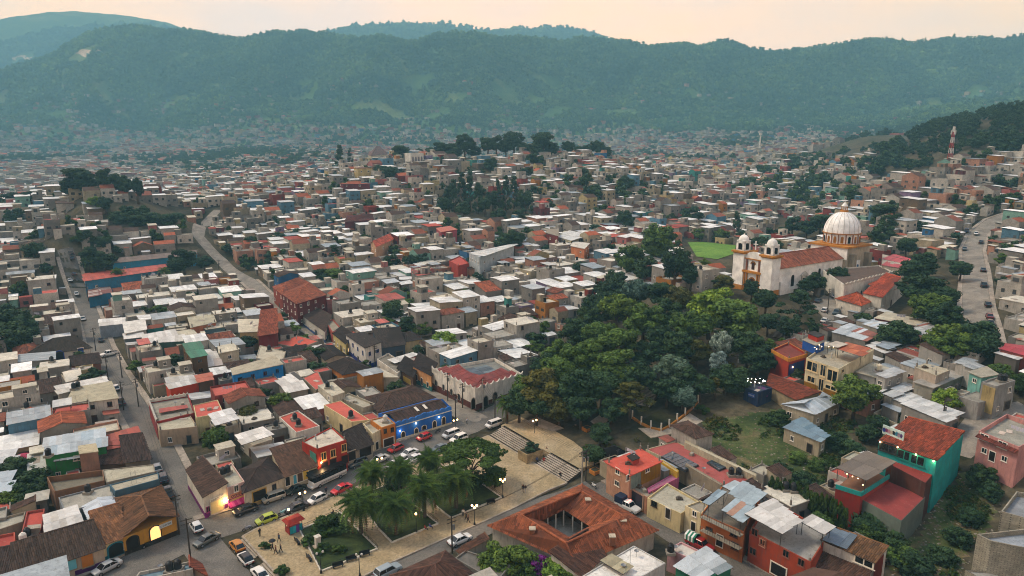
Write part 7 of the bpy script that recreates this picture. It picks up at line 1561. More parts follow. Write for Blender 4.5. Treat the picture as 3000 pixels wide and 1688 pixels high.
def build_town():
 V = np.array(TW.v, dtype=np.float32); Fq = np.array(TW.f, dtype=np.int32); me = bpy.data.meshes.new("distant_town"); me.vertices.add(len(V)); me.vertices.foreach_set("co", V.ravel()); me.loops.add(Fq.size); me.loops.foreach_set("vertex_index", Fq.ravel()); me.polygons.add(len(Fq)); me.polygons.foreach_set("loop_start", np.arange(len(Fq), dtype=np.int32) * 4); me.polygons.foreach_set("loop_total", np.full(len(Fq),4, dtype=np.int32)); me.update(calc_edges=True)
 at = me.attributes.new("tone", 'FLOAT_COLOR', 'FACE'); c = np.ones((len(Fq),4), np.float32); c[:, :3] = np.array(TW.c); at.data.foreach_set("color", c.ravel())
 m, nt, b, _ = newmat("town_paint"); a = N(nt, "ShaderNodeAttribute"); a.attribute_name = "tone"; n1 = noise(nt, 0.35,5,0.7,0.6); n2 = noise(nt, 1.5,4,0.7,0.8)
 x = mixc(nt, 1.0, a.outputs["Color"], ramp(nt, n1, [(0.32,(0.68,0.68,0.68)),(0.7,(1.12,1.12,1.12))]), 'MULTIPLY'); x = mixc(nt, 1.0, x, ramp(nt, n2, [(0.5,(1,1,1)),(0.7,(0.62,0.6,0.58))]), 'MULTIPLY'); nt.links.new(x, b.inputs["Base Color"]); me.materials.append(m)
 tag(obj("distant_town", me), "dense town of small flat roofed houses filling the valley", "town", kind="stuff"); print("TOWN quads", len(Fq), "lots", len(HL), "far", NF, "tree spots", len(TREE_SPOTS), "far trees", len(FAR_TREES))
build_town()
# ------------------------------------------------------------------ trees
BARK = mplain('bark', '#4a4034', 0.95)
LEAVES = {'green': mleaf('green', '#22381a', '#6f8c3c'), 'dark': mleaf('dark', '#14261a', '#3f5c36', 0.15), 'olive': mleaf('olive', '#2f3518', '#6f6f34'), 'blue': mleaf('blue', '#2a4038', '#6d8a78'), 'silver': mleaf('silver', '#4a5f58', '#a9bdb4'),
   'bright': mleaf('bright', '#34541e', '#8fae46'), 'purple': mleaf('purple', '#3a1242', '#8a2f9a'), 'hedge': mleaf('hedge', '#182a12', '#4f6c2c')}
def crown_mesh(seed, n=4200, lobes=26, q=0.085, squash=0.9, mat=None, shape='round'):
 """leaf faces spread through clumps that fill an uneven crown of unit radius centred on the origin"""
 rs = np.random.RandomState(seed); C = []
 for i in range(lobes):
  if shape == 'round':
   d = rs.normal(size=3); d /= np.linalg.norm(d); r = rs.uniform(0.30,0.78) ** 0.8; c = d * r; c[2] *= squash; s = rs.uniform(0.20,0.38)
  elif shape == 'umbrella':
   a = rs.uniform(0,6.283); r = math.sqrt(rs.rand()) * 0.86; c = np.array([r * math.cos(a), r * math.sin(a),0.42 * (1 - r * r) - 0.08 + rs.uniform(-.06,.06)]); s = rs.uniform(0.16,0.26)
  elif shape == 'pine':
   z = rs.uniform(-1.0,1.0) ; k = (1 - (z + 1) / 2.08) ** 0.8 * 0.52 + 0.05; a = rs.uniform(0,6.283); r = k * rs.uniform(0.4,1.0); c = np.array([r * math.cos(a), r * math.sin(a), z]); s = rs.uniform(0.10,0.18)
  elif shape == 'layer':
   z = rs.choice([-0.5,-0.15,0.2,0.5,0.75]) ; k = (1 - max(z, -.2)) * 0.72 + 0.12; a = rs.uniform(0,6.283); r = k * rs.uniform(0.3,1.0); c = np.array([r * math.cos(a), r * math.sin(a), z + rs.uniform(-.06,.06)]); s = rs.uniform(0.16,0.26)
  elif shape == 'column':
   z = rs.uniform(-1.0,1.0); k = 0.28 * math.sqrt(max(0,1 - z * z * 0.9)); a = rs.uniform(0,6.283); r = k * rs.uniform(0.3,1); c = np.array([r * math.cos(a), r * math.sin(a), z]); s = rs.uniform(0.1,0.17)
  C.append((c, s, rs.uniform(-.16,.16)))
 per = n // lobes; v = np.empty((per * lobes * 4,3)); t = np.empty(per * lobes); k = 0
 for c, s, tn in C:
  d = rs.normal(size=(per, 3)); d /= np.linalg.norm(d, axis=1)[:, None]; rad = s * rs.uniform(0.55,1.05, per)[:, None]; flat = np.array([1,1,0.32 if shape in ('layer', 'umbrella') else 0.7]); p = c + d * rad * flat
  nr = d + rs.normal(size=(per, 3)) * 0.55 + np.array([0,0,0.35]); nr /= np.linalg.norm(nr, axis=1)[:, None]; u = np.cross(nr, rs.normal(size=(per, 3))); u /= np.linalg.norm(u, axis=1)[:, None]; w = np.cross(nr, u); qq = q * rs.uniform(0.6,1.25, per)[:, None]
  i = k * 4; blk = np.stack([p + u * qq, p + w * qq * 0.6, p - u * qq, p - w * qq * 0.6], 1).reshape(-1,3); v[i:i + per * 4] = blk; t[k:k + per] = np.clip(0.34 + tn + 0.22 * d[:, 2] + rs.uniform(-.22,.3, per),0,1); k += per  # upper leaves of each clump toned lighter, painting in light from above
 f = np.arange(per * lobes * 4).reshape(-1,4); return mesh("crown", v, f.tolist(), mat, tone=t)
def trunk_mesh(seed, H=1.0, r=0.05, limbs=5, spread=0.45, split=0.45):
 rs = random.Random(seed); b = MB(); p = Vector((0,0,-0.03)); q = Vector((rs.uniform(-.03,.03), rs.uniform(-.03,.03), split)); b.tube(p, q, r, 7,0, r * 0.72)
 for i in range(limbs):
  a = 6.283 * i / limbs + rs.uniform(-.4,.4); e = q + Vector((math.cos(a) * spread * rs.uniform(.5,1), math.sin(a) * spread * rs.uniform(.5,1), rs.uniform(.22,.42))); m = q.lerp(e, 0.5) + Vector((0,0,.05)); b.tube(q - Vector((0,0,.03)), m, r * 0.5,5,0, r * 0.34); b.tube(m, e, r * 0.34,5,0, r * 0.12)
 return b.me("trunk", [BARK], smooth=True)
PROTO = {}
def protos(kind):
 if kind not in PROTO:
  sh = {'round': ('round', 6400,40,.080), 'umbrella': ('umbrella', 7000,64,.065), 'pine': ('pine', 3200,60,.06), 'layer': ('layer', 3600,40,.075), 'column': ('column', 1800,30,.05), 'small': ('round', 1300,14,.13)}[kind]
  PROTO[kind] = [(crown_mesh(31 * k + len(kind), sh[1], sh[2], sh[3], mat=LEAVES['green'], shape=sh[0]), trunk_mesh(k, r=0.045 if kind in ('round', 'umbrella') else 0.03, limbs=6 if kind == 'umbrella' else 5, spread=.5 if kind == 'umbrella' else .35, split=0.42 if kind == 'umbrella' else .5)) for k in range(4 if kind in ('round', 'small') else 2)]
 return PROTO[kind]
NTREE = 0
def tree(x, y, z, H, Rr, kind='round', leaf='green', label=None, name=None, cat='tree', group=None, text=None):
 global NTREE; NTREE += 1
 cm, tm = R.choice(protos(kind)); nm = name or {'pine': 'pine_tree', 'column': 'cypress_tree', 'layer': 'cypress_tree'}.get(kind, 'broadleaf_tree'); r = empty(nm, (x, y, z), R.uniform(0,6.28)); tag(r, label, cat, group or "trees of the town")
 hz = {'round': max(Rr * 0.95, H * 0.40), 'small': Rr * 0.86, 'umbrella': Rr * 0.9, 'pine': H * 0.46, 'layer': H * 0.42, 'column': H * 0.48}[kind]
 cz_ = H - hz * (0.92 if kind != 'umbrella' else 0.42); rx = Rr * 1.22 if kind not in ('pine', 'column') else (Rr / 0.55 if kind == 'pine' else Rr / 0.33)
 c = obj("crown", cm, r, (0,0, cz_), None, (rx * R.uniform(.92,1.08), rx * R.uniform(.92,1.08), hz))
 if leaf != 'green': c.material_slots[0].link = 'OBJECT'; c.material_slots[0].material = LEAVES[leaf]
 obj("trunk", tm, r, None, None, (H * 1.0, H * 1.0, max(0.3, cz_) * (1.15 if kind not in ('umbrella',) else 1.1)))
 if label is None: later(r, text or {'green': 'green leafy tree', 'dark': 'dark dense tree', 'olive': 'olive tinted tree', 'blue': 'blue green tree', 'silver': 'silvery tree', 'bright': 'bright green tree', 'purple': 'purple flowering bush', 'hedge': 'clipped bush'}[leaf], (x, y, z + H * .6))
 occ_poly([(x - 1.5, y - 1.5),(x + 1.5, y - 1.5),(x + 1.5, y + 1.5),(x - 1.5, y + 1.5)], 2); return r
def tp(T, cx, cy, Rr, H, kind='round', leaf='green', label=None, **kw):
 """tree whose crown centre shows at this point of a picture tile"""
 hc = {'pine': H * 0.55, 'layer': H * .6, 'column': H * .55, 'umbrella': H - Rr * .35}.get(kind, H - 0.92 * max(Rr * .95, H * .40)); x, y, z = PT(*T(cx, cy), hc); return tree(x, y, z, H, Rr, kind, leaf, label, **kw)
# plaza
UM = tp(T2,2165,215,5.4,9.5, 'umbrella', 'hedge', "broad round-crowned shade tree with forked trunk in the plaza garden")
tp(T2,2400,430,2.6,5.2, 'round', 'hedge', "smaller leafy tree next to the round-crowned shade tree")
tp(T2,2215,470,1.9,3.6, 'round', 'hedge', "dark rounded shrub below the round-crowned shade tree", name='shrub', cat='shrub')
tp(T2,690,925,2.5,3.6, 'round', 'hedge', "large clipped round bush in the front garden bed", name='bush', cat='bush')
for (x, y, r, lb) in ((535,1090,1.5, "low bush left of the white pedestal"),(670,1170,1.4, "dark bush right of the white pedestal"),(830,1190,1.3, "small bush on the lawn toward the front rail"),(880,980,1.6, "bush under the palm at the lawn's top"),(85,1140,1.1, "round topiary beside the steps' stone planter"),(265,1390,1.3, "round topiary at the bottom of the plaza steps")):
 tp(T2, x, y, r, r * 1.5, 'small', 'hedge', lb, name='bush', cat='bush')
tree(*PLANTER_TOP[:2], 2.0,2.2,1.7, 'small', 'dark', "spiky dark bush filling the rubble stone planter", name='bush', cat='bush')
# palms with separate fronds
def frond_mesh(seed):
 rs = random.Random(seed); b = MB(); n = 18; pts = []
 for i in range(n + 1): t = i / n; pts.append(Vector((t * 1.0 * (1 - .10 * t),0,0.30 * math.sin(t * 2.2) - 0.85 * t * t)))
 for i in range(n): b.tube(pts[i], pts[i + 1], 0.012 * (1 - i / n) + 0.003,3)
 fs = MB()
 for i in range(2, n + 1):
  for s in (-1,1):
   p = pts[i]; L = 0.30 * math.sin(min(1, i / n * 1.05 + .08) * math.pi) ** .6 + .05; d = Vector((0.45, s * 1.0,-0.28)).normalized() * L * rs.uniform(.8,1.1); w = Vector((0.042,0,0.016)); k = len(b.v)
   b.add([p - w, p + w, p + d], [(0,1,2)], 0, rs.uniform(.2,.85))
 b.t = [x if x != 1.0 else .4 for x in b.t]; return b.me("frond", [LEAVES['palm']], tone=True)
LEAVES['palm'] = mleaf('palm', '#1d361a', '#6c8a42', 0.15); LEAVES['deadpalm'] = mleaf('deadpalm', '#4a3018', '#8a6034', 0.1)
FROND = [frond_mesh(k) for k in range(3)]
PTRUNK = MB().lathe([(0.34,-.1),(0.30,.08),(0.27,.5),(0.29,.82),(0.36,.92),(0.30,1.0),(0,1.04)], 10).me("trunk", [BARK])
def palm(T, cx, cy, L, Hc, label, nf=46):
 x, y, z = PT(*T(cx, cy), Hc); r = empty("palm_tree", (x, y, z), R.uniform(0,6)); tag(r, label, "palm tree", "palm trees"); obj("trunk", PTRUNK, r, None, None, (1.25,1.25, Hc))
 for i in range(nf):
  k = i / nf; el = 1.3 - 2.0 * k + R.uniform(-.12,.12); az = i * 2.399 + R.uniform(-.2,.2); o = obj("frond", R.choice(FROND), r, (0.2 * math.cos(az),0.2 * math.sin(az), Hc),(0,-el, az), [L * R.uniform(.88,1.08)] * 3)
  if k > 0.9 and R.random() < .4: o.material_slots[0].link = 'OBJECT'; o.material_slots[0].material = LEAVES['deadpalm']
 return r
for (x, y, L, lb) in ((1045,745,4.4, "tallest plaza palm with a huge drooping crown over the front lawn"),(1400,750,3.8, "low palm right of the tallest plaza palm"),(1690,585,4.2, "palm with brown dead fronds in the plaza middle"),(2010,500,4.2, "palm beside the far garden bed's corner"),
      (1160,430,3.5, "palm behind the tallest plaza palm beside the red car"),(1440,395,3.6, "palm in the rear row of the plaza garden"),(1740,300,3.5, "palm beside the round-crowned shade tree and parked white cars")): palm(T2, x, y, L * 0.98,5.8, lb, 60)
tp(T2,1430,480,2.4,4.5, 'round', 'dark', "dark leafy filler tree between the plaza palms"); tp(T2,1330,640,2.0,3.6, 'round', 'hedge', "low leafy shrub between the two foremost palms", name='shrub', cat='shrub')
palm(C2,1195,215,3.2,5.6, "dark palm at the park corner beside the white van", 34)
palm(C4,845,372,3.6,6.5, "left palm before the salmon school roof", 34); palm(C4,1185,368,3.6,6.5, "right palm before the salmon school roof", 34); palm(C4,650,300,3.6,7, "palm at the left end of the school grounds", 34)
palm(C6,155,560,3.4,7, "palm at the edge of the green field below the church", 34)
# park
for (T, cx, cy, r, H, k, lf) in (
 (T7,1060,190,5.6,14, 'round', 'green'),(T7,1330,300,5.4,14, 'round', 'green'),(T7,2000,160,7.0,17, 'round', 'bright'),(T7,2250,260,7.0,17, 'round', 'green'),(T7,800,640,5.6,14, 'round', 'green'),(T7,1060,540,5.8,15, 'round', 'green'),
 (T7,1010,760,5.6,13, 'round', 'green'),(T7,470,820,4.8,12, 'round', 'green'),(T7,300,980,5.2,13, 'round', 'olive'),(T7,640,990,5.0,13, 'round', 'dark'),(T7,1190,1090,4.4,10, 'layer', 'olive'),(T7,860,450,4.8,13, 'round', 'green'),
 (T7,640,720,4.6,13, 'round', 'green'),(T7,1640,790,4.4,11, 'round', 'blue'),(T7,2110,560,2.6,12, 'round', 'silver'),(T7,2080,720,2.6,8, 'round', 'silver'),(T7,1860,610,3.4,9, 'round', 'olive'),(T7,2370,560,5.0,12, 'round', 'dark'),
 (T7,1680,560,4.6,12, 'round', 'dark'),(T7,2480,700,4.0,9, 'round', 'dark'),(T7,1560,240,4.8,13, 'round', 'dark'),(T7,1500,480,4.2,11, 'round', 'dark'),(T7,1350,640,4.2,10, 'round', 'dark'),(T7,1250,880,4.6,10, 'round', 'dark'),(T7,900,960,4.6,11, 'round', 'dark'),
 (T7,1000,20,6.0,15, 'round', 'dark'),(T7,1250,30,5.0,14, 'round', 'blue'),(T7,1500,30,5.0,13, 'round', 'dark'),(T7,1700,80,4.6,12, 'round', 'olive'),(T7,2250,900,4.2,8, 'round', 'dark'),(T7,1780,900,4.0,9, 'round', 'dark'),(T7,70,1130,3.6,9, 'round', 'dark'),(T7,250,1180,3.4,8, 'round', 'dark'),(T7,2050,980,1.8,6, 'layer', 'olive'),
 (T7,640,420,4.6,12, 'round', 'dark'),(T7,480,640,4.4,11, 'round', 'green'),(T7,350,780,4.2,10, 'round', 'dark'),(T7,760,300,4.6,12, 'round', 'dark'),(T7,850,160,4.4,12, 'round', 'dark'),(T7,1800,380,5.2,14, 'round', 'green'),(T7,180,1000,4.0,10, 'round', 'green'),
 (T7,1560,1010,3.6,8, 'round', 'dark'),(T7,1720,1080,3.2,7, 'round', 'blue'),(T7,2150,880,3.6,8, 'round', 'dark'),(T7,700,1180,3.6,9, 'round', 'dark'),(T7,480,1180,3.4,8, 'round', 'olive'),(T7,1000,1200,3.2,7, 'round', 'dark'),(T7,1900,980,3.2,7, 'round', 'dark'),
 (C5,2300,130,7.5,23, 'round', 'green'),(C5,2080,260,5.5,19, 'round', 'green'),(C5,2200,330,5.0,14, 'round', 'dark'),(C5,2420,300,5.5,18, 'round', 'dark'),(C5,1985,420,4.6,12, 'round', 'dark'),(C5,1950,560,4.4,12, 'round', 'dark'),(C5,1870,660,3.8,10, 'round', 'dark'),
 (C6,830,850,5.0,13, 'layer', 'dark'),(C6,600,800,3.6,10, 'round', 'dark'),(C6,500,720,3.0,8, 'round', 'dark'),(C6,960,670,3.4,9, 'round', 'dark'),(C6,1120,630,3.2,9, 'round', 'dark'),(C6,890,700,2.6,7, 'round', 'dark'),(C6,780,1000,3.6,8, 'round', 'dark'),(C6,620,960,3.2,8, 'round', 'dark'),(C6,300,680,3.6,9, 'round', 'olive'),(C6,60,620,4.2,11, 'round', 'dark'),
 (C6,1720,720,6.0,13, 'round', 'dark'),(C6,1740,545,5.0,11, 'round', 'dark'),(C6,1790,860,5.0,11, 'round', 'green'),(C6,1910,920,4.6,10, 'round', 'dark'),(C6,1960,1080,5.0,9, 'round', 'green'),(C6,2130,1080,5.4,9, 'round', 'dark'),(C6,1860,1130,4.0,7, 'round', 'green'),(C6,1560,1060,4.6,9, 'round', 'dark'),(C6,1660,600,4.4,11, 'round', 'dark'),(C6,1900,780,4.0,10, 'round', 'dark'),(C6,2010,580,3.6,8, 'round', 'dark'),
 (T8,885,1030,4.6,11, 'round', 'green'),(T8,1790,1100,3.0,6.5, 'round', 'bright'),(T8,270,860,2.2,5, 'round', 'dark'),(C6,800,260,5.0,13, 'round', 'dark'),(C6,900,280,5.0,12, 'round', 'dark'),(C6,1000,240,5.5,12, 'round', 'dark'),(C6,720,330,4.0,10, 'round', 'dark'),(C6,1450,170,6.0,13, 'round', 'dark'),(C6,1250,60,5.0,12, 'round', 'dark'),(C6,390,260,3.0,15, 'pine', 'dark'),(C6,60,190,6.5,13, 'round', 'dark'),(C6,130,330,4.5,8, 'round', 'green'),(C6,280,340,4.5,8, 'round', 'green'),(C6,440,350,4.5,8, 'round', 'dark'),(C6,1440,330,5.0,12, 'round', 'dark'),(C6,1620,410,4.2,10, 'round', 'dark'),(C6,1500,240,5,12, 'round', 'dark'),(C6,1110,350,4,12, 'round', 'dark'),(C6,560,400,4,10, 'round', 'dark'),(C6,660,420,4,10, 'round', 'dark'),
 
 
 (L2,560,415,6,10, 'round', 'dark'),(L2,630,430,6,10, 'round', 'dark'),(L2,1390,365,6,10, 'round', 'dark'),(L2,1700,320,6,12, 'round', 'dark'),(L2,1650,440,7,9, 'round', 'dark'),(L2,1760,500,7,8, 'round', 'green'),(L2,2050,430,7,10, 'round', 'dark'),(L2,2400,500,6,12, 'round', 'dark'),(L2,2180,570,6,12, 'round', 'dark'),(L2,2400,770,5,14, 'round', 'dark'),(L2,1560,920,5.5,12, 'round', 'dark'),(L2,2180,850,4,7, 'round', 'dark'),(L2,205,1050,3,10, 'column', 'dark'),(L2,200,400,6,9, 'round', 'dark'),
 (L1,900,770,5,6, 'round', 'dark'),(L1,1030,790,5,6, 'round', 'dark'),(L1,1150,770,5,6, 'round', 'dark'),(L1,1260,780,5,7, 'round', 'dark'),(L1,1340,760,4,6, 'round', 'dark'),(L1,950,720,4,6, 'round', 'dark'),(L1,1080,720,4,6, 'round', 'dark'),
 (L1,250,1010,4.5,8, 'round', 'dark'),(L1,645,910,4,8, 'round', 'dark'),(L1,765,950,4,8, 'round', 'dark'),(L1,690,1060,5.5,14, 'round', 'dark'),(L1,780,1090,5,12, 'round', 'dark'),(L1,1380,1070,5.5,15, 'round', 'dark'),(L1,1330,1120,4.5,12, 'round', 'dark'),(L1,1540,1100,3.8,9, 'round', 'dark'),(L1,1890,950,3.6,10, 'round', 'dark'),(L1,2050,1070,4.5,8, 'round', 'dark'),(L1,2100,930,5,8, 'round', 'dark'),(L1,2230,900,5,8, 'round', 'dark'),(L1,120,760,6,9, 'round', 'dark'),(L1,1000,1090,3,5, 'round', 'dark'),
 (T5,90,330,6,14, 'round', 'dark'),(T5,200,380,5,12, 'round', 'dark'),(T5,60,480,6,12, 'round', 'dark'),(T5,220,480,4.5,9, 'round', 'dark'),(T5,130,580,4,7, 'round', 'dark'),(T5,40,260,5,12, 'round', 'dark'),
 (C4,2310,380,4,8, 'round', 'dark'),(C4,2420,380,4,8, 'round', 'green'),(C5,370,630,4.2,11, 'round', 'dark'),(C5,480,730,4.0,8, 'round', 'dark'),(C5,570,770,3.4,6, 'round', 'green'),(C5,745,860,4.0,8, 'round', 'bright'),(C5,360,280,4,7, 'round', 'dark'),(C5,500,285,4,7, 'round', 'dark'),(C5,580,260,3.6,7, 'round', 'dark'),(C5,1725,335,3.4,9, 'round', 'dark'),(C5,1240,130,4.8,12, 'round', 'dark'),(C5,1480,200,3,5, 'round', 'dark'),(C5,880,510,3,6, 'round', 'green'),(C5,1280,750,3.2,6, 'round', 'dark'),(C5,1370,720,2.8,5, 'round', 'dark'),
 (T5,2400,1190,3.0,6, 'round', 'olive'),(T5,2490,1240,2.6,5.5, 'round', 'olive'),(T6,240,1120,2.6,6, 'round', 'green'),(T6,450,800,2.0,4.5, 'round', 'dark'),(T5,2480,540,3,6, 'round', 'dark'),(T5,1950,250,3.2,5, 'round', 'dark'),(T5,1900,85,3.5,6, 'round', 'dark'),
 (T1,190,350,3.0,5.5, 'round', 'dark'),(T1,340,480,3.0,5, 'round', 'dark'),(T1,90,380,2.8,5, 'round', 'dark'),(T1,190,600,2.6,4.5, 'round', 'dark'),(T1,340,590,2.4,4, 'round', 'dark'),(T1,70,690,2.4,4, 'round', 'green'),(T1,200,700,2.0,3.5, 'round', 'dark'),(T1,380,420,2.2,4, 'round', 'dark'),
 (T2,2450,1290,3.2,6, 'round', 'green'),(T3,50,1270,3.0,5.5, 'round', 'green'),(T3,470,1400,2.6,4.5, 'round', 'bright'),(T3,270,1330,1.9,4.0, 'round', 'purple'),(T3,160,1380,2.2,4, 'round', 'green'),(T3,600,1440,2.2,4, 'round', 'green'),
 (T3,830,210,2.2,4.6, 'round', 'dark'),(T3,890,20,2.6,5, 'round', 'dark'),(T7,890,1420,2.2,3.6, 'round', 'dark'),(T7,1910,1220,1.8,2.4, 'small', 'hedge'),(T7,2530,1030,1.6,3.6, 'round', 'purple'),
 (T4,1060,920,3.2,5, 'round', 'dark'),(T4,960,950,2.2,4, 'round', 'dark'),(T4,1200,960,2.4,4, 'round', 'dark'),(T4,1250,1120,2.8,4, 'round', 'dark'),(T4,1500,1350,3.0,4.5, 'round', 'dark'),(T4,1350,1250,2.4,3.5, 'round', 'green'),(T4,1750,1250,2.4,3, 'round', 'dark'),(T4,1900,1050,2.2,3, 'round', 'dark'),(T4,2050,850,2.2,3, 'round', 'dark'),(T4,2150,430,2.6,4, 'round', 'dark'),(T4,2250,600,2.2,3, 'round', 'dark'),(T4,700,80,2.6,4, 'round', 'dark'),(T4,850,160,2.6,4, 'round', 'dark'),(T4,120,390,2.4,3.4, 'round', 'dark'),(T4,350,480,2.4,3.4, 'round', 'dark'),(T4,300,250,1.8,2.6, 'round', 'green'),(T4,500,330,1.8,2.6, 'round', 'green'),(T4,520,560,1.8,2.6, 'round', 'dark'),
 (T8,110,1300,2.6,4, 'round', 'dark'),(T8,640,1080,1.4,2.4, 'small', 'dark'),(T8,1400,1290,2.0,3, 'round', 'dark'),(T8,1300,440,4.2,8, 'round', 'dark'),(T8,1850,560,4.4,8, 'round', 'green'),(T8,2150,560,4.4,8, 'round', 'dark'),(T8,30,560,2.2,5, 'round', 'bright')):
 tp(T, cx, cy, r, H, k, lf)
def tb(T, cx, yt, yb, rp, kind='round', leaf='dark', k=2.576, D=None):
 """tree given by its foot, top and half width in a picture tile"""
 if D:
  x, y, zt = Pd(*T(cx, yt), D); z = terr(x, y); return tree(x, y, z - .3, max(5, zt - z), rp / k * D / F, kind, leaf)
 x, y, z = PT(*T(cx, yb)); D = y * math.cos(TH) - (z - CAMZ) * math.sin(TH); tree(x, y, z - .3,(yb - yt) / k * D / F * 1.02, rp / k * D / F * .9, kind, leaf)
for q in ((1185,125,300,70),(1010,180,300,60),(930,230,310,50),(1100,200,310,70),(1250,210,300,55),(1360,140,280,48),(1430,130,280,48),(1560,100,290,80),(1500,180,300,55),(1780,95,280,85),(1640,190,300,60),(1850,185,290,60),(1970,180,290,50),(2190,175,320,50),(2120,205,320,45),(2260,215,320,45),(1730,200,300,50),(2050,215,310,40),(700,200,285,70),(845,235,300,32),(240,230,350,45, 'pine'),(320,250,330,20, 'column'),(650,260,320,35)): tb(L2, *q, D=562 + 8 * (q[0] % 7))
for q in (
   (1170,450,720,50, 'pine'),(1230,440,720,50, 'pine'),(1110,500,740,50, 'pine'),(1290,520,740,50, 'pine'),(1500,470,720,50, 'pine'),(1560,470,700,50, 'pine'),(1440,490,730,45, 'pine'),(1040,600,760,60),(1340,600,760,60),(1650,560,760,60),(1450,690,790,70),(1600,690,790,70),(1180,640,780,70),(1080,520,700,50),(1400,560,720,60)): tb(L2, *q)
for q in ((570,360,600,110),(640,420,600,80),(520,470,610,70),(765,375,560,60),(880,420,560,65),(940,460,560,50),(1020,450,550,40),(720,520,620,60),(100,560,700,90),(200,560,690,60),(730,600,730,60, 'round', 'bright'),(800,600,740,50)): tb(L1, *q, D=395 + q[0] % 9 if q[1] < 480 else None)
# ivy hedge along the orange house's back wall
def hedge_row(pts, w, h, label, n=26):
 A = [PT(*p)[:2] for p in pts]; r = empty("ivy_hedge", (*A[0], terr(*A[0]))); tag(r, label, "hedge"); L = r.location
 for k in range(n):
  t = k / (n - 1) * (len(A) - 1); i = min(int(t), len(A) - 2); p = lerp(A[i], A[i + 1], t - i); o = obj("foliage", R.choice(protos('small'))[0], r, (p[0] - L.x, p[1] - L.y, h * .6),(0,0, R.uniform(0,6)),(w * R.uniform(.8,1.2), w * R.uniform(.8,1.2), h * .6)); o.material_slots[0].link = 'OBJECT'; o.material_slots[0].material = LEAVES['hedge']
hedge_row([T4(30,640 + 90), T4(300,790), T4(520,930), T4(740,1060)], 1.1,5.4, "thick ivy hedge running behind the white terrace canopy", 22)
# wooded hill on the right and tree gaps of the town
def fill_trees(pts_px, n, Hr, Rr, leafs, seed, kinds=('round', 'round', 'pine'), lim=10 ** 9):
 poly = [PT(*p)[:2] for p in pts_px]; rs = random.Random(seed); xs = [p[0] for p in poly]; ys = [p[1] for p in poly]; k = 0; t = 0
 while k < n and t < n * 30:
  t += 1; x, y = rs.uniform(min(xs), max(xs)), rs.uniform(min(ys), max(ys))
  if not inpoly(poly, np.array([x]), np.array([y]))[0]: continue
  kd = rs.choice(kinds); tree(x, y, terr(x, y), rs.uniform(*Hr) * (1.4 if kd == 'pine' else 1), rs.uniform(*Rr) * (.6 if kd == 'pine' else 1), kd, rs.choice(leafs)); k += 1
def scatter_more():
 """wood on the near right hill and the town's smaller trees, too many to tell apart"""
 src = [unlinked("wood_crown", crown_mesh(70 + k, 900,16,.14, mat=LEAVES['dark'])) for k in range(3)]
 src2 = [unlinked("town_crown", crown_mesh(80 + k, 700,14,.15, mat=LEAVES['hedge'])) for k in range(2)] + [unlinked("town_crown", crown_mesh(90,700,14,.15, mat=LEAVES['dark']))]
 rs = np.random.RandomState(4); P = []; S = []
 poly = [PT(*p)[:2] for p in [(2540,452),(2620,425),(2680,405),(2800,358),(3080,310),(3150,400),(3080,475),(2860,448),(2740,480),(2640,510),(2560,505)]]
 n = 4200; x = rs.uniform(60,620, n); y = rs.uniform(330,1100, n); k = inpoly(poly, x, y) & (np.array([occ_at(a, b) for a, b in zip(x, y)]) != 2); z = terr_v(x, y)
 cell = {}
 for a, b, c, ok in zip(x, y, z, k):
  if not ok: continue
  q = (int(a / 5), int(b / 5))
  if q in cell: continue
  cell[q] = 1; s = rs.uniform(3.4,6.0); P.append((a, b, c + s * 0.9)); S.append(s)
 o = gn_scatter("hillside_wood", P, S, src, 5); tag(o, "dark green wood covering the near hill at the right edge", "wood", kind="stuff")
 P = []; S = []
 for (a, b, c, D, px, py) in TREE_SPOTS[NEAR_SPOTS:]:
  s = rs.uniform(2.4,4.6); P.append((a, b, c + s * 0.85)); S.append(s)
 for (a, b, c) in FAR_TREES:
  s = rs.uniform(4.0,7.5); P.append((a, b, c + s * .7)); S.append(s)
 # parks in the far valley, read as one mass
 for (px, py, w, d, n) in ((740,455,90,130,260),(620,500,45,60,70),(560,480,40,60,50),(130,470,50,50,60),(2140,430,60,80,60),(2350,480,40,60,40),(2480,520,35,40,40),(1750,590,30,20,16),(2300,560,30,30,26),(2400,590,30,25,26),(2250,520,25,25,20)):
  gx, gy, gz = PT(px, py)
  for _ in range(n):
   a, b = gx + rs.normal() * w * .6, gy + rs.normal() * d * .6; s = rs.uniform(4,7.5); P.append((a, b, terr(a, b) + s * .8)); S.append(s)
 o = gn_scatter("distant_trees", P, S, src2,9); tag(o, "small dark trees scattered among the distant roofs", "trees", kind="stuff"); print("SCATTER", len(P))
TREE_SPOTS.sort(key=lambda t: t[3] + (0 if -30 < t[4] < 3030 else 5000)); NEAR_SPOTS = 70
for i, (x, y, z, D, px, py) in enumerate(TREE_SPOTS[:NEAR_SPOTS]):
 rs = random.Random(i); r_ = rs.uniform(1.8,3.4); tree(x, y, z, r_ * rs.uniform(1.7,2.3), r_, 'small' if D > 200 else 'round', rs.choice(('dark', 'dark', 'green', 'hedge')))
scatter_more()
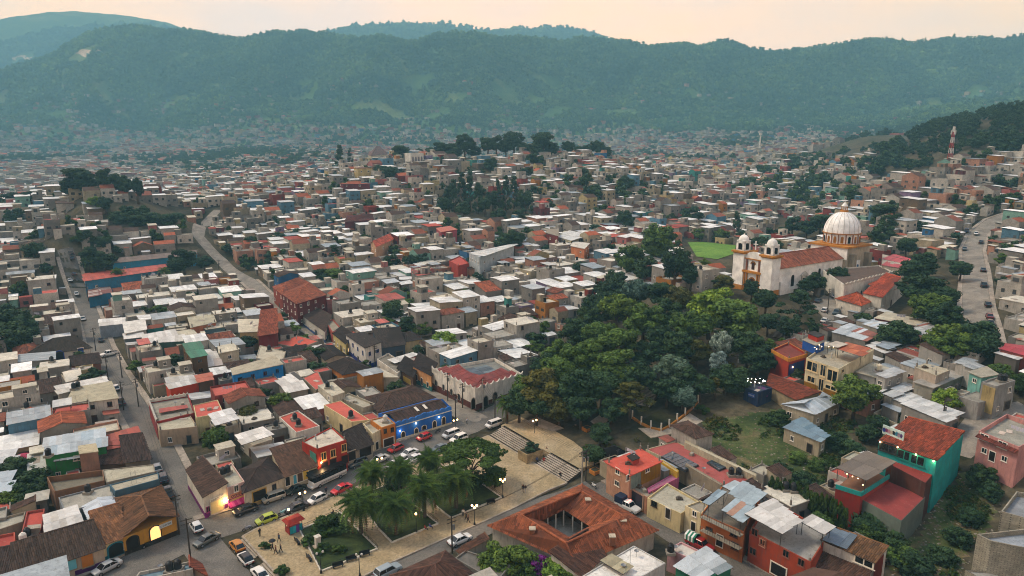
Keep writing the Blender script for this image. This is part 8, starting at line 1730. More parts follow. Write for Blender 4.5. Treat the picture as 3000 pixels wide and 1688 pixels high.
def lot(pts, name, mat=None):
 P = [PT(*p)[:2] for p in pts]; xs = np.arange(min(p[0] for p in P), max(p[0] for p in P),1.5); ys = np.arange(min(p[1] for p in P), max(p[1] for p in P),1.5); X, Y = np.meshgrid(xs, ys, indexing='ij'); ins = inpoly(P, X, Y); Z = terr_v(X, Y).reshape(X.shape) + (.05 if mat is None else 1.2); n = len(ys); f = []
 for i in range(len(xs) - 1):
  for j in range(n - 1):
   if ins[i, j] and ins[i + 1, j] and ins[i, j + 1] and ins[i + 1, j + 1]: f.append((i * n + j, (i + 1) * n + j, (i + 1) * n + j + 1, i * n + j + 1))
 tag(obj(name, mesh(name, np.stack([X.ravel(), Y.ravel(), Z.ravel()], 1), f, mat or M_LOT, smooth=True)), kind="structure")
M_LOT = mground("lot_grass", [(0.36, lin('#2c3a18')),(0.5, lin('#47522a')),(0.6, lin('#5d5638')),(0.72, lin('#7a6a4c'))], 0.16,1.6)
lot([T7(1900,1330), T8(60,1200), T8(560,1260), T8(900,1330), T4(900,100), T4(700,330), T4(560,640), T4(200,560), T3(2460,420), T3(1740,90)], "grass_lot"); lot([T4(1600,800), T4(1900,350), T4(2300,500), T4(2350,800), T4(2080,1300), T4(1950,1443), T4(1100,1443), T4(1200,1150), T4(1450,1000)], "grass_lot")
lot([(212,160),(225,149),(262,147),(298,152),(296,160),(250,170)], "quarry", mground("quarry_rock", [(0.35, lin('#8a7458')),(0.6, lin('#c2a98a'))], .02,.2)); lot([(22,172),(60,162),(105,163),(104,174),(70,182)], "quarry", MATS["quarry_rock"])
# scrub and rubble on the vacant ground
def scrub():
 rs = np.random.RandomState(2); src = [unlinked("weed", crown_mesh(60 + k, 160,6,.26, mat=LEAVES['hedge'])) for k in range(2)] + [unlinked("weed", crown_mesh(63,160,6,.26, mat=LEAVES['olive']))]; P = []; S = []
 st = []; ss = []
 for pts, n, ns in (([T7(1900,1330), T8(60,1200), T8(560,1260), T8(900,1330), T4(900,100), T4(700,330), T4(560,640), T4(200,560), T3(2460,420), T3(1740,90)], 1100,500),([T4(1600,800), T4(1900,350), T4(2300,500), T4(2350,800), T4(2080,1300), T4(1950,1443), T4(1100,1443), T4(1200,1150), T4(1450,1000)], 2200,500),
      ([T1(0,330), T1(280,300), T1(460,420), T1(460,700), T1(250,760), T1(0,740)], 420,60),([(1500,1235),(1640,1100),(1800,960),(2080,880),(2260,1040),(2200,1130),(1980,1260),(1740,1370)], 520,60)):
  poly = [PT(*p)[:2] for p in pts]; xs = [p[0] for p in poly]; ys = [p[1] for p in poly]
  for m, out, so, lo, hi in ((n, P, S, .3,.85),(ns, st, ss, .08,.24)):
   x = rs.uniform(min(xs), max(xs), m * 3); y = rs.uniform(min(ys), max(ys), m * 3); k = inpoly(poly, x, y); x, y = x[k][:m], y[k][:m]; z = terr_v(x, y); dn = fbm(x / 7, y / 7,2)
   for a, b, c, q in zip(x, y, z, dn):
    if (q > .42) == (out is P) and occ_at(a, b) != 2: s = rs.uniform(lo, hi) * (1.5 if out is P and q > .5 else 1); out.append((a, b, c + .25 * s)); so.append(s)
 o = gn_scatter("weeds", P, S, src, 3); tag(o, "tangled green weeds overgrowing the vacant ground", "weeds", kind="stuff")
 b = []
 for k in range(3):
  v = [(x * rs.uniform(.7,1.2), y * rs.uniform(.7,1.2), z * rs.uniform(.5,.9)) for x, y, z in ((-1,-1,-.5),(1,-1,-.5),(1,1,-.5),(-1,1,-.5),(-.8,-.8,.6),(.8,-.8,.6),(.8,.8,.6),(-.8,.8,.6))]; b.append(unlinked("rubble", mesh("rubble", v, [(3,2,1,0),(4,5,6,7),(0,1,5,4),(1,2,6,5),(2,3,7,6),(3,0,4,7)], mplain('rubble', ('#6f675a', '#6a5844', '#857e72')[k], .95))))
 o = gn_scatter("rubble", st, ss, b, 7); tag(o, "broken stone rubble strewn over the vacant ground", "rubble", kind="stuff")
scrub()
# ------------------------------------------------------------------ vehicles
TYRE = mplain('rubber', '#111112', 0.9); RIM = mplain('rim', '#8d8f92', 0.4,0.6); CGL = mglass('car_glass', '#10161a')
HEADL = mplain('headlamp', '#d2d4d0', 0.2); TAILL = mplain('tail_lamp', '#7a1512', 0.3); TRIM = mplain('trim', '#1a1b1c', 0.6)
def loft(st, sec):
 b = MB(); n = len(sec(*st[0][1:])); v = []; f = []
 for s in st: v += [(s[0], y, z) for y, z in sec(*s[1:])]
 for i in range(len(st) - 1):
  for k in range(n): a = i * n + k; c = i * n + (k + 1) % n; f.append((a, c, c + n, a + n))
 f += [tuple(range(n - 1,-1,-1)), tuple(range(n * (len(st) - 1), n * len(st)))]; b.add(v, f); return b
SEC = lambda w, z0, z1: [(-w * .9, z0),(w * .9, z0),(w, z0 + .18),(w, z1 - .2),(w * .9, z1),(-w * .9, z1),(-w, z1 - .2),(-w, z0 + .18)]
_wm = (MB().lathe([(.2,-.1),(.31,-.1),(.33,0),(.31,.1),(.2,.1)], 14).me("tyre", [TYRE]), MB().lathe([(0,.08),(.2,.1),(.2,-.1),(0,-.08)], 10).me("rim", [RIM]))
CARS = {}
def car_meshes(t):
 if t in CARS: return CARS[t]
 L, W, bz, cab, rz = {'sedan': (4.5,.88,.93,(-.5,.8,-1.25,1.6),1.42), 'hatch': (3.9,.85,.95,(-.45,1.2,-1.15,1.8),1.48), 'suv': (4.7,.95,1.1,(-.5,1.8,-1.1,2.2),1.72), 'minivan': (4.5,.9,1.1,(-1.1,1.95,-1.6,2.2),1.7), 'pickup': (5.2,.93,1.1,(-.7,.6,-1.1,.8),1.75)}[t]
 h = L / 2; body = loft([(-h, W * .82,.34, bz - .22),(-h + .25, W * .95,.26, bz - .12),(-h + .9, W, .24, bz - .04),(-.6, W, .24, bz),(h - .8, W, .24, bz),(h - .2, W * .95,.28, bz - .02),(h, W * .86,.36, bz - .1)], SEC).me("body", [mpaint('#888888')], smooth=False)
 a, b_, c, d = cab; w0, w1 = W * .9, W * .72; v = [(c, -w0, bz - .03),(d, -w0, bz - .03),(d, w0, bz - .03),(c, w0, bz - .03),(a, -w1, rz),(b_, -w1, rz),(b_, w1, rz),(a, w1, rz)]
 glass = MB().add(v, [(0,1,5,4),(1,2,6,5),(2,3,7,6),(3,0,4,7)]).me("windows", [CGL])
 roof = MB().add([(a - .04,-w1 - .03, rz - .02),(b_ + .04,-w1 - .03, rz - .02),(b_ + .04, w1 + .03, rz - .02),(a - .04, w1 + .03, rz - .02),(a + .1,-w1 + .08, rz + .06),(b_ - .1,-w1 + .08, rz + .06),(b_ - .1, w1 - .08, rz + .06),(a + .1, w1 - .08, rz + .06)], [(3,2,1,0),(4,5,6,7),(0,1,5,4),(1,2,6,5),(2,3,7,6),(3,0,4,7)])
 for s in (-1,1):
  for (p, q) in (((c, bz),(a, rz)),((d, bz),(b_, rz)),(((c + d) / 2 + .1, bz),((a + b_) / 2 + .1, rz))): roof.tube((p[0], s * w0, p[1] - .04),(q[0], s * (w1 + .01), q[1]),.045,4)
 CARS[t] = (L, W, bz, body, glass, roof.me("roof", [mpaint('#888888')])); return CARS[t]
LAMPB = {k: MB().box(-.06,-.2,-.09,.06,.2,.09).me(k, [m]) for k, m in (("headlight", HEADL),("tail_light", TAILL))}
PLATE = MB().box(-.05,-.72,-.12,.05,.72,.1).me("bumper", [TRIM])
def car(x, y, z, hd, t, col, label, roofcol=None, cat=None):
 L, W, bz, body, glass, roof = car_meshes(t); r = empty({'pickup': 'pickup_truck', 'minivan': 'minivan', 'suv': 'suv'}.get(t, 'parked_car'),(x, y, z), hd + math.pi); tag(r, label, cat or {'pickup': 'pickup', 'minivan': 'van'}.get(t, 'car'), "cars on the streets")
 for nm, me, c in (("body", body, col),("roof", roof, roofcol or col)): o = obj(nm, me, r); o.material_slots[0].link = 'OBJECT'; o.material_slots[0].material = mpaint(c)
 obj("windows", glass, r); h = L / 2
 for sx in (-h + .85, h - .85):
  for s in (-1,1): w = obj("wheel", _wm[0], r, (sx, s * (W - .06),.33),(math.pi / 2,0,0)); obj("rim", _wm[1], w)
 for s in (-1,1): obj("headlight", LAMPB["headlight"], r, (-h + .07, s * W * .6, bz - .38)); obj("tail_light", LAMPB["tail_light"], r, (h - .05, s * W * .66, bz - .32))
 for sx in (-h, h - .02): obj("bumper", PLATE, r, (sx, 0,.42))
 if t == 'pickup': MB().box(.95,-.8, bz - .02, h - .1,.8, bz + .01).build("cargo_bed", [TRIM], r)
 return r
def hd_of(street, x, y):
 best = None
 for a, b in zip(street[:-1], street[1:]):
  m = ((a[0] + b[0]) / 2,(a[1] + b[1]) / 2); dx, dy = b[0] - a[0], b[1] - a[1]; t = max(0, min(1,((x - a[0]) * dx + (y - a[1]) * dy) / (dx * dx + dy * dy))); d = math.hypot(x - a[0] - dx * t, y - a[1] - dy * t)
  if best is None or d < best[0]: best = (d, math.atan2(dy, dx))
 return best[1]
def cpx(T, cx, cy, st, flip, t, col, label, **kw):
 x, y, z = PT(*T(cx, cy),0.75); return car(x, y, terr(x, y) + 0.14, hd_of(st, x, y) + (math.pi if flip else 0), t, col, label, **kw)
WHT_, SIL, BLK, RED__ = '#d5d3cc', '#a3a4a2', '#14171c', '#b01c1c'
for (T, x, y, st, fl, t, c, lb) in (
 (T1,1075,1350, SCc, 1, 'sedan', SIL, "silver sedan in front of the purple row house"),(T1,1975,945, SA, 0, 'hatch', '#c9cac6', "white hatchback driving into the narrow street by the yellow shop"),(T1,2080,1072, SCc, 1, 'sedan', '#4a4f4c', "dark grey sedan crossing the junction"),
 (T1,2385,1135, SA, 0, 'hatch', '#b0701c', "orange hatchback parked beside the plaza steps"),(T1,2470,1262, SA, 0, 'hatch', WHT_, "white hatchback with black roof parked behind the orange one"),(T2,40,1420, SA, 0, 'sedan', WHT_, "white car half cut by the bottom edge beside the steps"),
 (T1,2470,770, SCc, 1, 'sedan', BLK, "black sedan parked before the pink shop awning"),(T1,1690,600, SA, 0, 'pickup', '#3a4248', "dark pickup parked beside the brown tiled corner roof"),(T1,1580,352, SA, 0, 'hatch', '#b9bab6', "pale car parked beside the cracked pale roof"),(T1,1640,455, SA, 0, 'suv', '#22303c', "dark blue car parked beside the blue wall"),
 (T2,105,868, SCc, 1, 'hatch', '#9aa82a', "lime green hatchback at the plaza kerb"),(T2,410,745, SCc, 1, 'sedan', '#252a30', "charcoal sedan parked under the double street lamp"),(T2,175,650, SCc, 1, 'minivan', '#9a9484', "beige silver van parked by the yellow framed gateway"),(T2,395,565, SCc, 1, 'sedan', '#1c2a26', "dark green sedan parked left of the bus"),
 (T2,615,662, SCc, 1, 'hatch', '#d0d0cb', "white hatchback on the plaza side opposite the bus"),(T2,860,562, SCc, 1, 'sedan', '#c02a33', "bright red sedan on the plaza side beside the palms"),(T2,1020,302, SCc, 1, 'suv', '#3c4b52', "slate grey estate car parked right of the bus"),(T2,1245,262, SCc, 1, 'sedan', '#b5b3ab', "silver sedan before the dark tiled shop"),
 (T2,1540,202, SCc, 1, 'sedan', WHT_, "white sedan in the middle of the plaza street"),(T2,1592,258, SCc, 1, 'sedan', '#cfcfca', "white sedan nearest the palm on the plaza side"),(T2,1405,157, SCc, 1, 'hatch', '#a01c20', "dark red hatchback before the orange house"),(T2,1692,42, SCc, 1, 'hatch', RED__, "red hatchback before the blue cantina"),
 (T2,2040,62, SCc, 1, 'suv', '#d8d4c8', "large white off-road car beside the shade tree"),(T2,1962,14, SCc, 1, 'minivan', '#b9bab8', "silver compact van beside the white off-road car"),(T2,1855,152, SCc, 1, 'sedan', '#4f5f64', "grey blue sedan half hidden by the shade tree"),(T2,1400,318, SCc, 1, 'hatch', '#c9c9c4', "white car hidden behind the rear palms"),
 (C2,1100,352, SCc, 1, 'minivan', WHT_, "white van with raised rear door at the park corner"),(T2,2050,1072, SE, 0, 'sedan', '#d2d2ce', "white sedan on the road south of the plaza"),(T2,1325,1392, SE, 0, 'suv', '#8f999c', "grey estate car at the bottom edge south of the plaza"),
 (T8,570,312, SDd, 0, 'sedan', WHT_, "white sedan at the car park edge below the church"),(T8,692,232, SDd, 1, 'suv', '#3f4b4c', "dark grey off-road car in the church car park"),(T8,820,212, SDd, 1, 'sedan', '#8a2424', "red car in the church car park"),(T8,572,208, SDd, 0, 'hatch', WHT_, "small white car behind the white sedan in the church car park"),(T8,505,112, SDd, 0, 'sedan', '#3c474c', "slate sedan parked nearest the church door"),(T8,682,68, SDd, 0, 'hatch', WHT_, "white car parked at the cloister steps"),
 (T8,2215,147, SG, 0, 'sedan', BLK, "black car parked along the concrete street, second from its lower end"),(T8,2230,268, SG, 0, 'sedan', '#6a1f24', "dark red car parked along the long concrete street"),(T8,2236,332, SG, 0, 'hatch', '#20262c', "dark hatchback lowest on the long concrete street"),(C6,2175,700, SG, 0, 'suv', '#2f3a40', "big dark van parked midway up the concrete street"),(C6,2170,592, SG, 0, 'sedan', '#3a4044', "charcoal car above the big dark van"),(C6,2155,392, SG, 0, 'sedan', '#2a2d30', "dark car near the bend of the concrete street"),(C6,2120,330, SG, 1, 'sedan', WHT_, "white car driving at the bend of the concrete street"),(C6,2050,312, SG, 0, 'pickup', '#2c4a6a', "blue pickup at the upper bend"),(C6,2035,440, SG, 1, 'sedan', '#5a5f60', "grey car opposite the dark car near the bend"),
 (T5,1095,648, SCc, 1, 'pickup', '#d8d5cb', "white pickup turning at the middle crossing of the long street"),(T5,1015,505, SA, 0, 'sedan', '#242a2e', "dark car above the white pickup"),(T5,835,295, SA, 1, 'hatch', '#c4c4c0', "white car parked beside the maroon walled house"),(T5,770,45, SA, 1, 'hatch', '#c9c9c6', "white car near the bright blue gabled house"),(C4,505,420, SA, 1, 'sedan', '#bdbdb8', "silver car near the school corner"),(C4,535,375, SA, 0, 'sedan', '#3a2226', "car with red tail lamps driving up the long street"),(C4,520,262, SA, 0, 'sedan', '#24364a', "blue car at the foot of the stair street"),(C4,512,228, SA, 0, 'pickup', '#2a3036', "dark truck at the foot of the stair street"),(T5,1215,1130, SA, 0, 'pickup', '#4a5258', "grey pickup beside the twin tank house"),(T5,1165,990, SA, 0, 'hatch', '#c6c6c2', "white car above the grey pickup"),
 (T6,95,82, SB, 0, 'sedan', '#2a3138', "dark car on the street left of the hotel"),(T6,280,212, SB, 0, 'hatch', '#c9c9c4', "white car parked at the hotel front")):
 cpx(T, x, y, st, fl, t, c, lb, roofcol='#15171a' if 'black roof' in lb else None)
# bus
x, y, z = PT(*T2(720,432),1.4); hb_ = hd_of(SCc, x, y); r = empty("bus", (x, y, terr(x, y) + .14), hb_); tag(r, "white tourist bus with black top and dark windows on the plaza street", "bus")
loft([(-4.1,.95,.5,1.5),(-3.9,1.1,.4,1.6),(3.9,1.1,.4,1.6),(4.1,1.05,.45,1.55)], SEC).build("body", [mpaint('#d2cfc6')], r); MB().box(-3.95,-1.06,1.5,4.0,1.06,2.55).build("windows", [CGL], r); MB().box(-4.3,-1.15,2.55,4.1,1.15,2.75).box(-3.6,-.8,2.75,3.4,.8,2.86).build("roof", [mplain('bus_top', '#14181a', .5)], r); MB().box(-4.5,-1.0,.35,-4.05,1.0,.75).build("bumper", [mpaint('#d2cfc6')], r)
for k in range(7):
 for s in (-1,1): MB().box(-3.5 + k * 1.15, s * 1.075 - .02,1.5,-3.4 + k * 1.15, s * 1.075 + .02,2.55).build("window_post", [TRIM], r)
for zz in (.75,.95):
 for s in (-1,1): MB().box(-2.4, s * 1.11 - .015, zz, 4.0, s * 1.11 + .015, zz + .07).build("stripe", [TRIM], r)
for sx in (-2.7,2.4):
 for s in (-1,1): w = obj("wheel", _wm[0], r, (sx, s * 1.0,.42),(math.pi / 2,0,0),(1.3,1.3,1.3)); obj("rim", _wm[1], w)
# police pickup, striped tarp truck, blue tarp truck
p = cpx(T3,1165,740, SF, 0, 'pickup', '#c9c9c4', "white police pickup with dark canvas back and lit beacons"); MB().box(.75,-.95,1.0,2.55,.95,2.3).build("canvas_cover", [mplain('canvas', '#18243a', .8)], p); MB().box(-.4,-.5,1.8,-.2,.5,1.95).build("beacon", [memit('beacon', (1,.1,.08),4)], p)
def tarp_truck(T, cx, cy, st, body, cols, label, fl=0):
 p = cpx(T, cx, cy, st, fl, 'pickup', body, label); n = 6
 for i in range(n): MB().add([(.55 + 2 * i / n, s * .98, zz) for i in (i, i + 1) for s, zz in ((-1,1.0),(-1,1.9),(0,2.35),(1,1.9),(1,1.0))], [(0,5,6,1),(1,6,7,2),(2,7,8,3),(3,8,9,4)]).build("tarp_stripe", [mplain('cloth', cols[i % len(cols)], .8)], p)
 MB().box(.55,-.9,.9,2.55,.9,1.8).build("cargo", [TRIM], p)
tarp_truck(T3,1890,1125, SF, '#8a1c1c', ('#1f6a50', '#cfd0c8'), "red pickup under a green and white striped tarp"); tarp_truck(T8,730,150, SDd, '#3a3f44', ('#1f55b0',), "truck covered by a bright blue tarp beside the orange tiles", 1)
# motorcycles
mb_ = MB(); mb_.box(-.35,-.12,.45,.45,.12,.75); mb_.box(0,-.13,.75,.65,.13,.85); mb_.tube((-.55,0,.3),(-.3,0,1.0),.04,5); mb_.tube((-.3,-.35,1.02),(-.3,.35,1.02),.025,5); MCM = mb_.me("frame", [mplain('bike', '#20242a', .4)])
for (T, cx, cy, st, c, lb) in ((T1,2490,965, SCc, '#6a6f78', "motorcycle with rider's gear at the top of the plaza steps"),(T1,2540,1375, SA, '#15171a', "black motorcycle parked by the white hatchbacks"),(T2,265,808, SCc, '#6fa0a4', "pale teal scooter on the plaza street"),(T6,1830,1425, SCc, '#15171a', "dark motorcycle before the blue cantina"),(T3,820,535, SF, '#c4c4be', "white motorcycle at the courtyard house corner"),(C2,1130,410, SE, '#15171a', "motorcycle at the top of the broad steps"),(T1,1480,1130, SCc, '#1a1a1a', "black motorcycle before the yellow shop"),(T2,430,655, SCc, '#15171a', "motorcycle behind the charcoal sedan")):
 x, y, z = PT(*T(cx, cy),.5); r = empty("motorcycle", (x, y, max(terr(x, y) + .14,.22 if inpoly(PLZW, np.array([x]), np.array([y]))[0] else -9)), hd_of(st, x, y)); tag(r, lb, "motorcycle", "motorcycles"); o = obj("frame", MCM, r); o.material_slots[0].link = 'OBJECT'; o.material_slots[0].material = mpaint(c)
 for sx in (-.62,.62): w = obj("wheel", _wm[0], r, (sx, 0,.3),(math.pi / 2,0,0),(.9,.9,.6)); obj("rim", _wm[1], w)
# ------------------------------------------------------------------ people, lamps, poles, small things
def gz(x, y): return 0.22 if inpoly(PLZW, np.array([x]), np.array([y]))[0] else terr(x, y) + .15
for (T, cx, cy, ps, top, lg, face, lb) in PEOPLE:
 k = (ps, top, lg)
 x, y, z = PT(*T(cx, cy),.9 if ps != 'sit' else .6); r = empty("person", (x, y, gz(x, y) + (0 if ps != 'sit' else .1)), face); tag(r, lb, "person", "people on the plaza"); obj("body", BODY[k], r)
 if 'umbrella' in lb: MB().lathe([(0,2.3),(.5,2.1),(.62,1.95)], 8).tube((0,0,1.1),(0,0,2.3),.015,4).build("umbrella", [mplain('cloth', '#1c1c20', .8)], r)
IRON = mplain('iron', '#15171a', .5); GLOBE = memit('globe', (1.0,.56,.22),5)
LP = MB().cyl(0,0,0,.5,.22,.14,8).cyl(0,0,.5,3.6,.07,.05,8).me("post", [IRON]); LG = MB().lathe([(0,-.2),(.14,-.16),(.2,0),(.14,.16),(0,.2)], 10).me("globe", [GLOBE])
def lamp(T, cx, cy, label, n=2, on=True):
 x, y = Pz(*T(cx, cy),.22) if cy else (0,0); r = empty("street_lamp", (x, y, gz(x, y)),.6); tag(r, label, "street lamp", "plaza street lamps"); obj("post", LP, r)
 for i in range(n):
  a = 6.283 * i / n; d = .5 if n > 1 else 0; MB().tube((0,0,3.4),(d * math.cos(a), d * math.sin(a),3.5),.035,5).build("arm", [IRON], r); g = obj("globe", LG, r, (d * math.cos(a), d * math.sin(a),3.75))
  if not on: g.material_slots[0].link = 'OBJECT'; g.material_slots[0].material = mplain('globe_off', '#b5b2a8', .4)
 if on: ld = bpy.data.lights.new("lamp_light", 'POINT'); ld.energy = 40; ld.color = (1,.6,.28); ld.shadow_soft_size = .25; lo = bpy.data.objects.new("lamp_light", ld); COLL.objects.link(lo); lo.parent = r; lo.location = (0,0,3.2)
for (x, y, n, on, lb) in ((480,785,2,1, "lit double lamp beside the charcoal sedan"),(342,960,1,1, "single lamp beside the red kiosk"),(1250,420,2,1, "lit lamp behind the rear palms on the street side"),(2483,650,3,1, "lit lamp at the far garden bed's corner"),(2200,925,3,1, "brightly lit triple lamp on the plaza walk"),(1615,1005,1,1, "lit lamp glowing under the middle palms"),(655,1412,2,0, "unlit lamp at the front garden bed's lowest corner"),(1045,1440,3,0, "unlit triple lamp near the bottom edge of the plaza"),(2120,350,1,1, "lamp glowing inside the round-crowned tree")): lamp(T2, x, y, lb, n, bool(on))
lamp(T6,2010,1452, "lit lamp by the white off-road car", 2); lamp(C2,1395,455, "lit double lamp on the landing above the steps", 2)
WOOD = mplain('pole_wood', '#3a332b', .9); CPOLE = mwall('#9a958a'); PTOP = {}
def pole(key, T, cx, cy, H, label, conc=False):
 x, y, z = PT(*T(cx, cy)); r = empty("utility_pole", (x, y, z)); tag(r, label, "utility pole", "utility poles"); MB().cyl(0,0,-.2, H, .16,.1,8).build("shaft", [CPOLE if conc else WOOD], r)
 for k in (.3,1.0): MB().box(-.9,-.06, H - k - .1,.9,.06, H - k).build("crossarm", [WOOD], r, None, (0,0,.6))
 MB().cyl(.35,0, H - 2.4, H - 1.5,.22,.22,8).build("transformer", [mplain('steel', '#6a6c6a')], r); PTOP[key] = (x, y, z + H - .3)
for (k, T, x, y, H, lb, c) in (('a', T1,1805,1030,8, "leaning dark pole at the yellow shop corner", 0),('b', T1,1920,1285,8, "dark pole at the junction below the yellow shop", 0),('c', T5,1090,915,8, "dark pole beside the barrel roof", 0),('d', T5,965,620,8, "pole beside the white house with blue gate", 0),('e', T5,1245,1215,8, "pole beside the grey pickup", 0),('f', T5,1395,1180,8, "pole before the scalloped corner house", 0),('g', T5,1230,890,8, "pole right of the white pickup crossing", 0),('h', T6,2010,1330,7.5, "dark pole at the blue cantina's right end", 0),('i', T6,2285,1215,8.5, "pale concrete pole before the white corner building", 1),('j', T6,1930,1120,8, "pole beside the white building's left front", 0),('k', T6,2080,1195,7, "second pole near the white building's corner", 0),('l', T6,2405,1330,7, "pole at the park corner behind the white van", 0),('m', T2,1975,1215,7, "dark pole beside the white sedan south of the plaza", 0),('n', T3,703,520,7.5, "concrete pole with lamps at the foot of the broad steps", 1),('o', T3,742,490,7, "dark pole beside the concrete lamp pole", 0),('p', T6,420,260,9, "tall pole before the dark red hotel", 1),('q', T8,595,260,9, "tall dark pole in the church car park", 0),('r', T8,1740,1420,7, "pole behind the teal stepped house", 0),('s', T7,2250,900,7, "pole on the park path near the blue bar", 0),('t', T6,1200,780,7, "pole at the white and blue corner house", 0),('u', C4,640,575,8, "pole before the small bright blue house", 0),('v', C4,1585,390,8, "pole at the school corner", 0),('w', T8,2210,1280,7, "slim pole before the grey retaining base", 1)): pole(k, T, x, y, H, lb, c)
CAB = mplain('cable', '#1a1a1a', .8)
for a, b, lb in (('a', 'b', "cables from the leaning pole to the junction pole"),('e', 'f', "cables between the pickup pole and the scalloped house pole"),('f', 'a', "cables along the narrow street to the yellow shop"),('c', 'e', "cables past the twin tank house"),('d', 'g', "cables over the white pickup crossing"),('h', 'k', "cables from the cantina pole to the white corner building"),('k', 'i', "cables before the white corner building"),('j', 'h', "cables down the concrete street to the cantina"),('l', 'i', "cables from park corner to the white building"),('n', 'l', "cables above the broad plaza steps"),('s', 'n', "long cables over the park from the blue bar to the plaza"),('m', 'n', "cables along the road south of the plaza"),('q', 's', "cables from the church car park over the park trees"),('t', 'j', "cables along the white house row")):
 A, B = Vector(PTOP[a]), Vector(PTOP[b]); r = empty("power_cable", A); tag(r, lb, "cable", "overhead cables")
 for o in (-.6,.0,.6):
  m = MB(); P = [(B - A) * (i / 12) + Vector((o * .8, o * .5,-1.2 * 4 * (i / 12) * (1 - i / 12))) for i in range(13)]
  for i in range(12): m.tube(P[i], P[i + 1], .022,3)
  m.build("strand", [CAB], r)
# red kiosk, pedestal, benches, parasol, booth, mast, column, planters
x, y = Pz(*T2(385,985),.22); r = empty("kiosk", (x, y, .22),.75); tag(r, "small red kiosk with turquoise and purple cloth on the plaza", "kiosk"); RK = mwall('#8f2a1f')
MB().box(-1.3,-.9,0,1.3,.9,.9).build("counter", [RK], r)
for i, c in enumerate(('#1f8a94', '#2f9aa5', '#6a3a8a', '#1f8a94')): MB().box(-1.2 + i * .6,-.97,.1,-.64 + i * .6,-.9,1.5).build("cloth_panel", [mplain('cloth', c, .8)], r)
for sx in (-1.2,1.2):
 for sy in (-.8,.8): MB().box(sx - .05, sy - .05,.9, sx + .05, sy + .05,2.3).build("post", [RK], r)
MB().add([(-1.7,-1.3,2.2),(1.7,-1.3,2.2),(1.7,1.3,2.2),(-1.7,1.3,2.2),(-1.2,-.6,2.8),(1.2,-.6,2.8),(1.2,.6,2.8),(-1.2,.6,2.8)], [(3,2,1,0),(4,5,6,7),(0,1,5,4),(1,2,6,5),(2,3,7,6),(3,0,4,7)]).build("roof", [RK], r)
x, y = Pz(*T2(625,1150),.35); r = empty("pedestal", (x, y, .3),.7); tag(r, "white stone pedestal on the front lawn", "pedestal"); MB().box(-.7,-.7,0,.7,.7,.3).build("plinth", [M_STONE], r); MB().prism([(-.42,-.42),(.42,-.42),(.42,.42),(-.42,.42)], .3,2.0).build("shaft", [mwall('#d0cabb')], r); MB().box(-.5,-.5,2.0,.5,.5,2.2).build("cap", [mwall('#d0cabb')], r)
BS = MB().box(-.9,-.25,.4,.9,.25,.47).me("seat", [IRON]); BB = MB().box(-.9,.2,.5,.9,.26,.95).me("backrest", [IRON]); BLg = MB().box(-.04,-.22,0,.04,.22,.4).me("leg", [IRON])
for (x_, y_, a, lb) in ((415,1095,2.2, "iron bench facing the kiosk side of the front bed"),(535,1260,2.2, "iron bench at the front bed's lower left edge"),(825,1340,.45, "iron bench at the front bed's bottom rail"),(960,1275,.45, "second iron bench along the bottom rail"),(1095,1225,.45, "iron bench near the front bed's right corner"),(2365,700,.45, "iron bench beside the far garden bed")):
 x, y = Pz(*T2(x_, y_),.5); r = empty("bench", (x, y, .22), a); tag(r, lb, "bench", "plaza benches"); obj("seat", BS, r); obj("backrest", BB, r)
 for s in (-.75,.75): obj("leg", BLg, r, (s, 0,0))
x, y, z = PT(*T1(228,232),2.2); r = empty("parasol", (x, y, z)); tag(r, "pink garden parasol in the overgrown yard", "parasol"); MB().lathe([(0,2.7),(1.2,2.35),(2.0,1.95)], 10).build("canopy", [mplain('cloth', '#a83a52', .8)], r); MB().cyl(0,0,0,2.7,.04).build("pole", [IRON], r)
x, y, z = PT(*T3(1010,160),3.2); r = empty("park_booth", (x, y, z),.6); tag(r, "small park booth with red hipped roof and blue base", "booth"); MB().box(-1.9,-1.6,-.5,1.9,1.6,.8).build("base", [mwall('#24468a')], r); MB().box(-1.7,-1.4,.8,1.7,1.4,2.6).build("wall", [mwall('#b9b4a8')], r); MB().add([(-2.6,-2.2,2.5),(2.6,-2.2,2.5),(2.6,2.2,2.5),(-2.6,2.2,2.5),(-.6,0,3.7),(.6,0,3.7)], [(0,1,5,4),(1,2,5),(2,3,4,5),(3,0,4)]).build("roof", [mtile('#7a2f22')], r)
x, y, z = PT(2783,466); r = empty("radio_mast", (x, y, z)); tag(r, "red and white lattice radio mast on the right hillside", "mast")
for i in range(6):
 m = MB(); z0, z1 = i * 3.4,(i + 1) * 3.4; w0, w1 = 1.1 - .12 * i, 1.1 - .12 * (i + 1); c0 = [(-w0,-w0),(w0,-w0),(w0, w0),(-w0, w0)]; c1 = [(-w1,-w1),(w1,-w1),(w1, w1),(-w1, w1)]
 for k in range(4): m.tube((*c0[k], z0),(*c1[k], z1),.14,4); m.tube((*c0[k], z0),(*c1[(k + 1) % 4], z1),.09,4); m.tube((*c1[k], z0 + 3.4),(*c1[(k + 1) % 4], z1),.09,4)
 m.build("lattice_section", [mplain('mast', '#a8322c' if i % 2 == 0 else '#d0ccc4', .6)], r)
MB().box(-1.6,-.3,15.5,-1.0,.3,18).box(1.0,-.3,15.5,1.6,.3,18).box(-.3,-1.6,15.5,.3,-1.0,18).build("antenna", [mwall('#c9c5bb')], r)
x, y, z = Pd(2226,428,1150); z = terr(x, y); r = empty("column_monument", (x, y, z)); tag(r, "slender white column rising from the distant roofs", "column"); MB().cyl(0,0,-2,28,1.5,1.1,10).build("shaft", [mwall('#d0cabb')], r); MB().cyl(0,0,28,31,2.6,2.6,10).build("cap", [mwall('#d0cabb')], r)
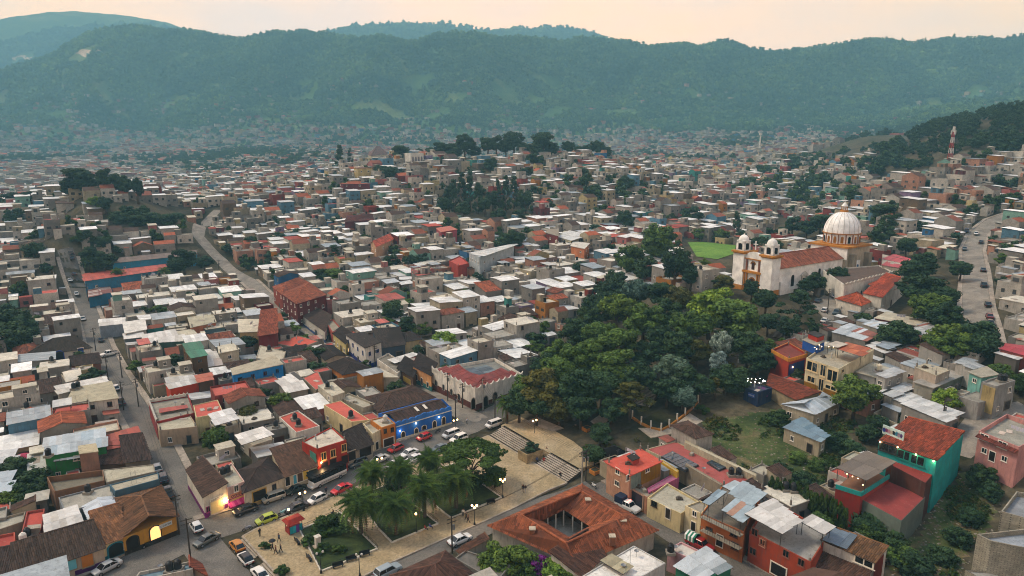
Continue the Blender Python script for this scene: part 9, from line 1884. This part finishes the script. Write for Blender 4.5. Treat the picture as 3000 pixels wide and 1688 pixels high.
# park walls: curved ochre wall with white posts, orange sided stair, planters
r0 = PT(*T7(1500,1420)); r = empty("park_wall", r0); tag(r, "low curved ochre wall with white posts in the park", "wall"); W = [PT(*T7(a, b)) for a, b in ((1210,1300),(1300,1360),(1395,1405),(1500,1430),(1580,1390),(1660,1330),(1740,1270),(1820,1200),(1870,1140))]
for a, b in zip(W[:-1], W[1:]): MB().beam(Vector(a) - Vector(r0) + Vector((0,0,-.5)), Vector(b) - Vector(r0) + Vector((0,0,-.5)),.3,1.1).build("wall_segment", [mwall('#a8702a')], r)
for p in W: q = Vector(p) - Vector(r0); MB().box(q.x - .16, q.y - .16, q.z - .3, q.x + .16, q.y + .16, q.z + 2.1).build("post", [mwall('#cfc9ba')], r)
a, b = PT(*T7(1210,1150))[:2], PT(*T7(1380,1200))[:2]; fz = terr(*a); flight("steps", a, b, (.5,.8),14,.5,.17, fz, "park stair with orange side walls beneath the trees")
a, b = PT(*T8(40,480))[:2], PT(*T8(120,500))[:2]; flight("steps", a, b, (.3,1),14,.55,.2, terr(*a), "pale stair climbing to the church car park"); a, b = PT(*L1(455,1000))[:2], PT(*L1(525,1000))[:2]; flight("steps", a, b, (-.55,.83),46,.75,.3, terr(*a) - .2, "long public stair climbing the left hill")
for (T, x, y, lb) in ((T7,755,1415, "ochre planter box on the park terrace"),(T3,835,400, "ochre planter with a small tree beside the lamp pole")):
 p = PT(*T(x, y)); r = empty("planter_box", p, .6); tag(r, lb, "planter"); MB().box(-.9,-.9,-.2,.9,.9,.7).build("box", [mwall('#b0702a')], r); MB().box(-.75,-.75,.6,.75,.75,.72).build("soil", [mplain('soil', '#2b2a1c', .95)], r)
for k, (T, pts) in enumerate(((T7, [(1590,1395),(1690,1445),(1920,1330),(1790,1250)]),(T7, [(790,1330),(870,1400),(1010,1290),(920,1240)]),(T7, [(1840,1010),(1840,1060),(2330,1040),(2330,1000)]),(T7, [(60,1360),(330,1460),(520,1400),(250,1290)]),(T7, [(1270,1400),(1400,1500),(1700,1440),(1560,1400)]))):
 P = [PT(*T(*p)) for p in pts]; P = P if sum(a[0] * b[1] - a[1] * b[0] for a, b in zip(P, P[1:] + P[:1])) > 0 else P[::-1]; tag(MB().prism([p[:2] for p in P], [p[2] - 1 for p in P], [p[2] + .12 + .01 * k for p in P]).build("path", [M_STONE]), kind="structure")
for (cx, cy, T, n) in ((2450,920, T7,14),(1370,965, T7,6)):
 x, y, z = PT(*T(cx, cy),4.6); r = empty("light_string", (x, y, z + 4.6)); tag(r, "string of small white bulbs " + ("over the dark blue bar" if n > 6 else "among the park trees above the orange stair"), "lights")
 for i in range(n): a = 6.283 * i / n; obj("bulb", MB().lathe([(0,-.11),(.11,0),(0,.11)], 6).me("bulb", [memit('bulb_white', (1,.93,.8),10)]), r, (2.4 * math.cos(a),1.3 * math.sin(a), R.uniform(-.2,.3)))
resolve_labels()
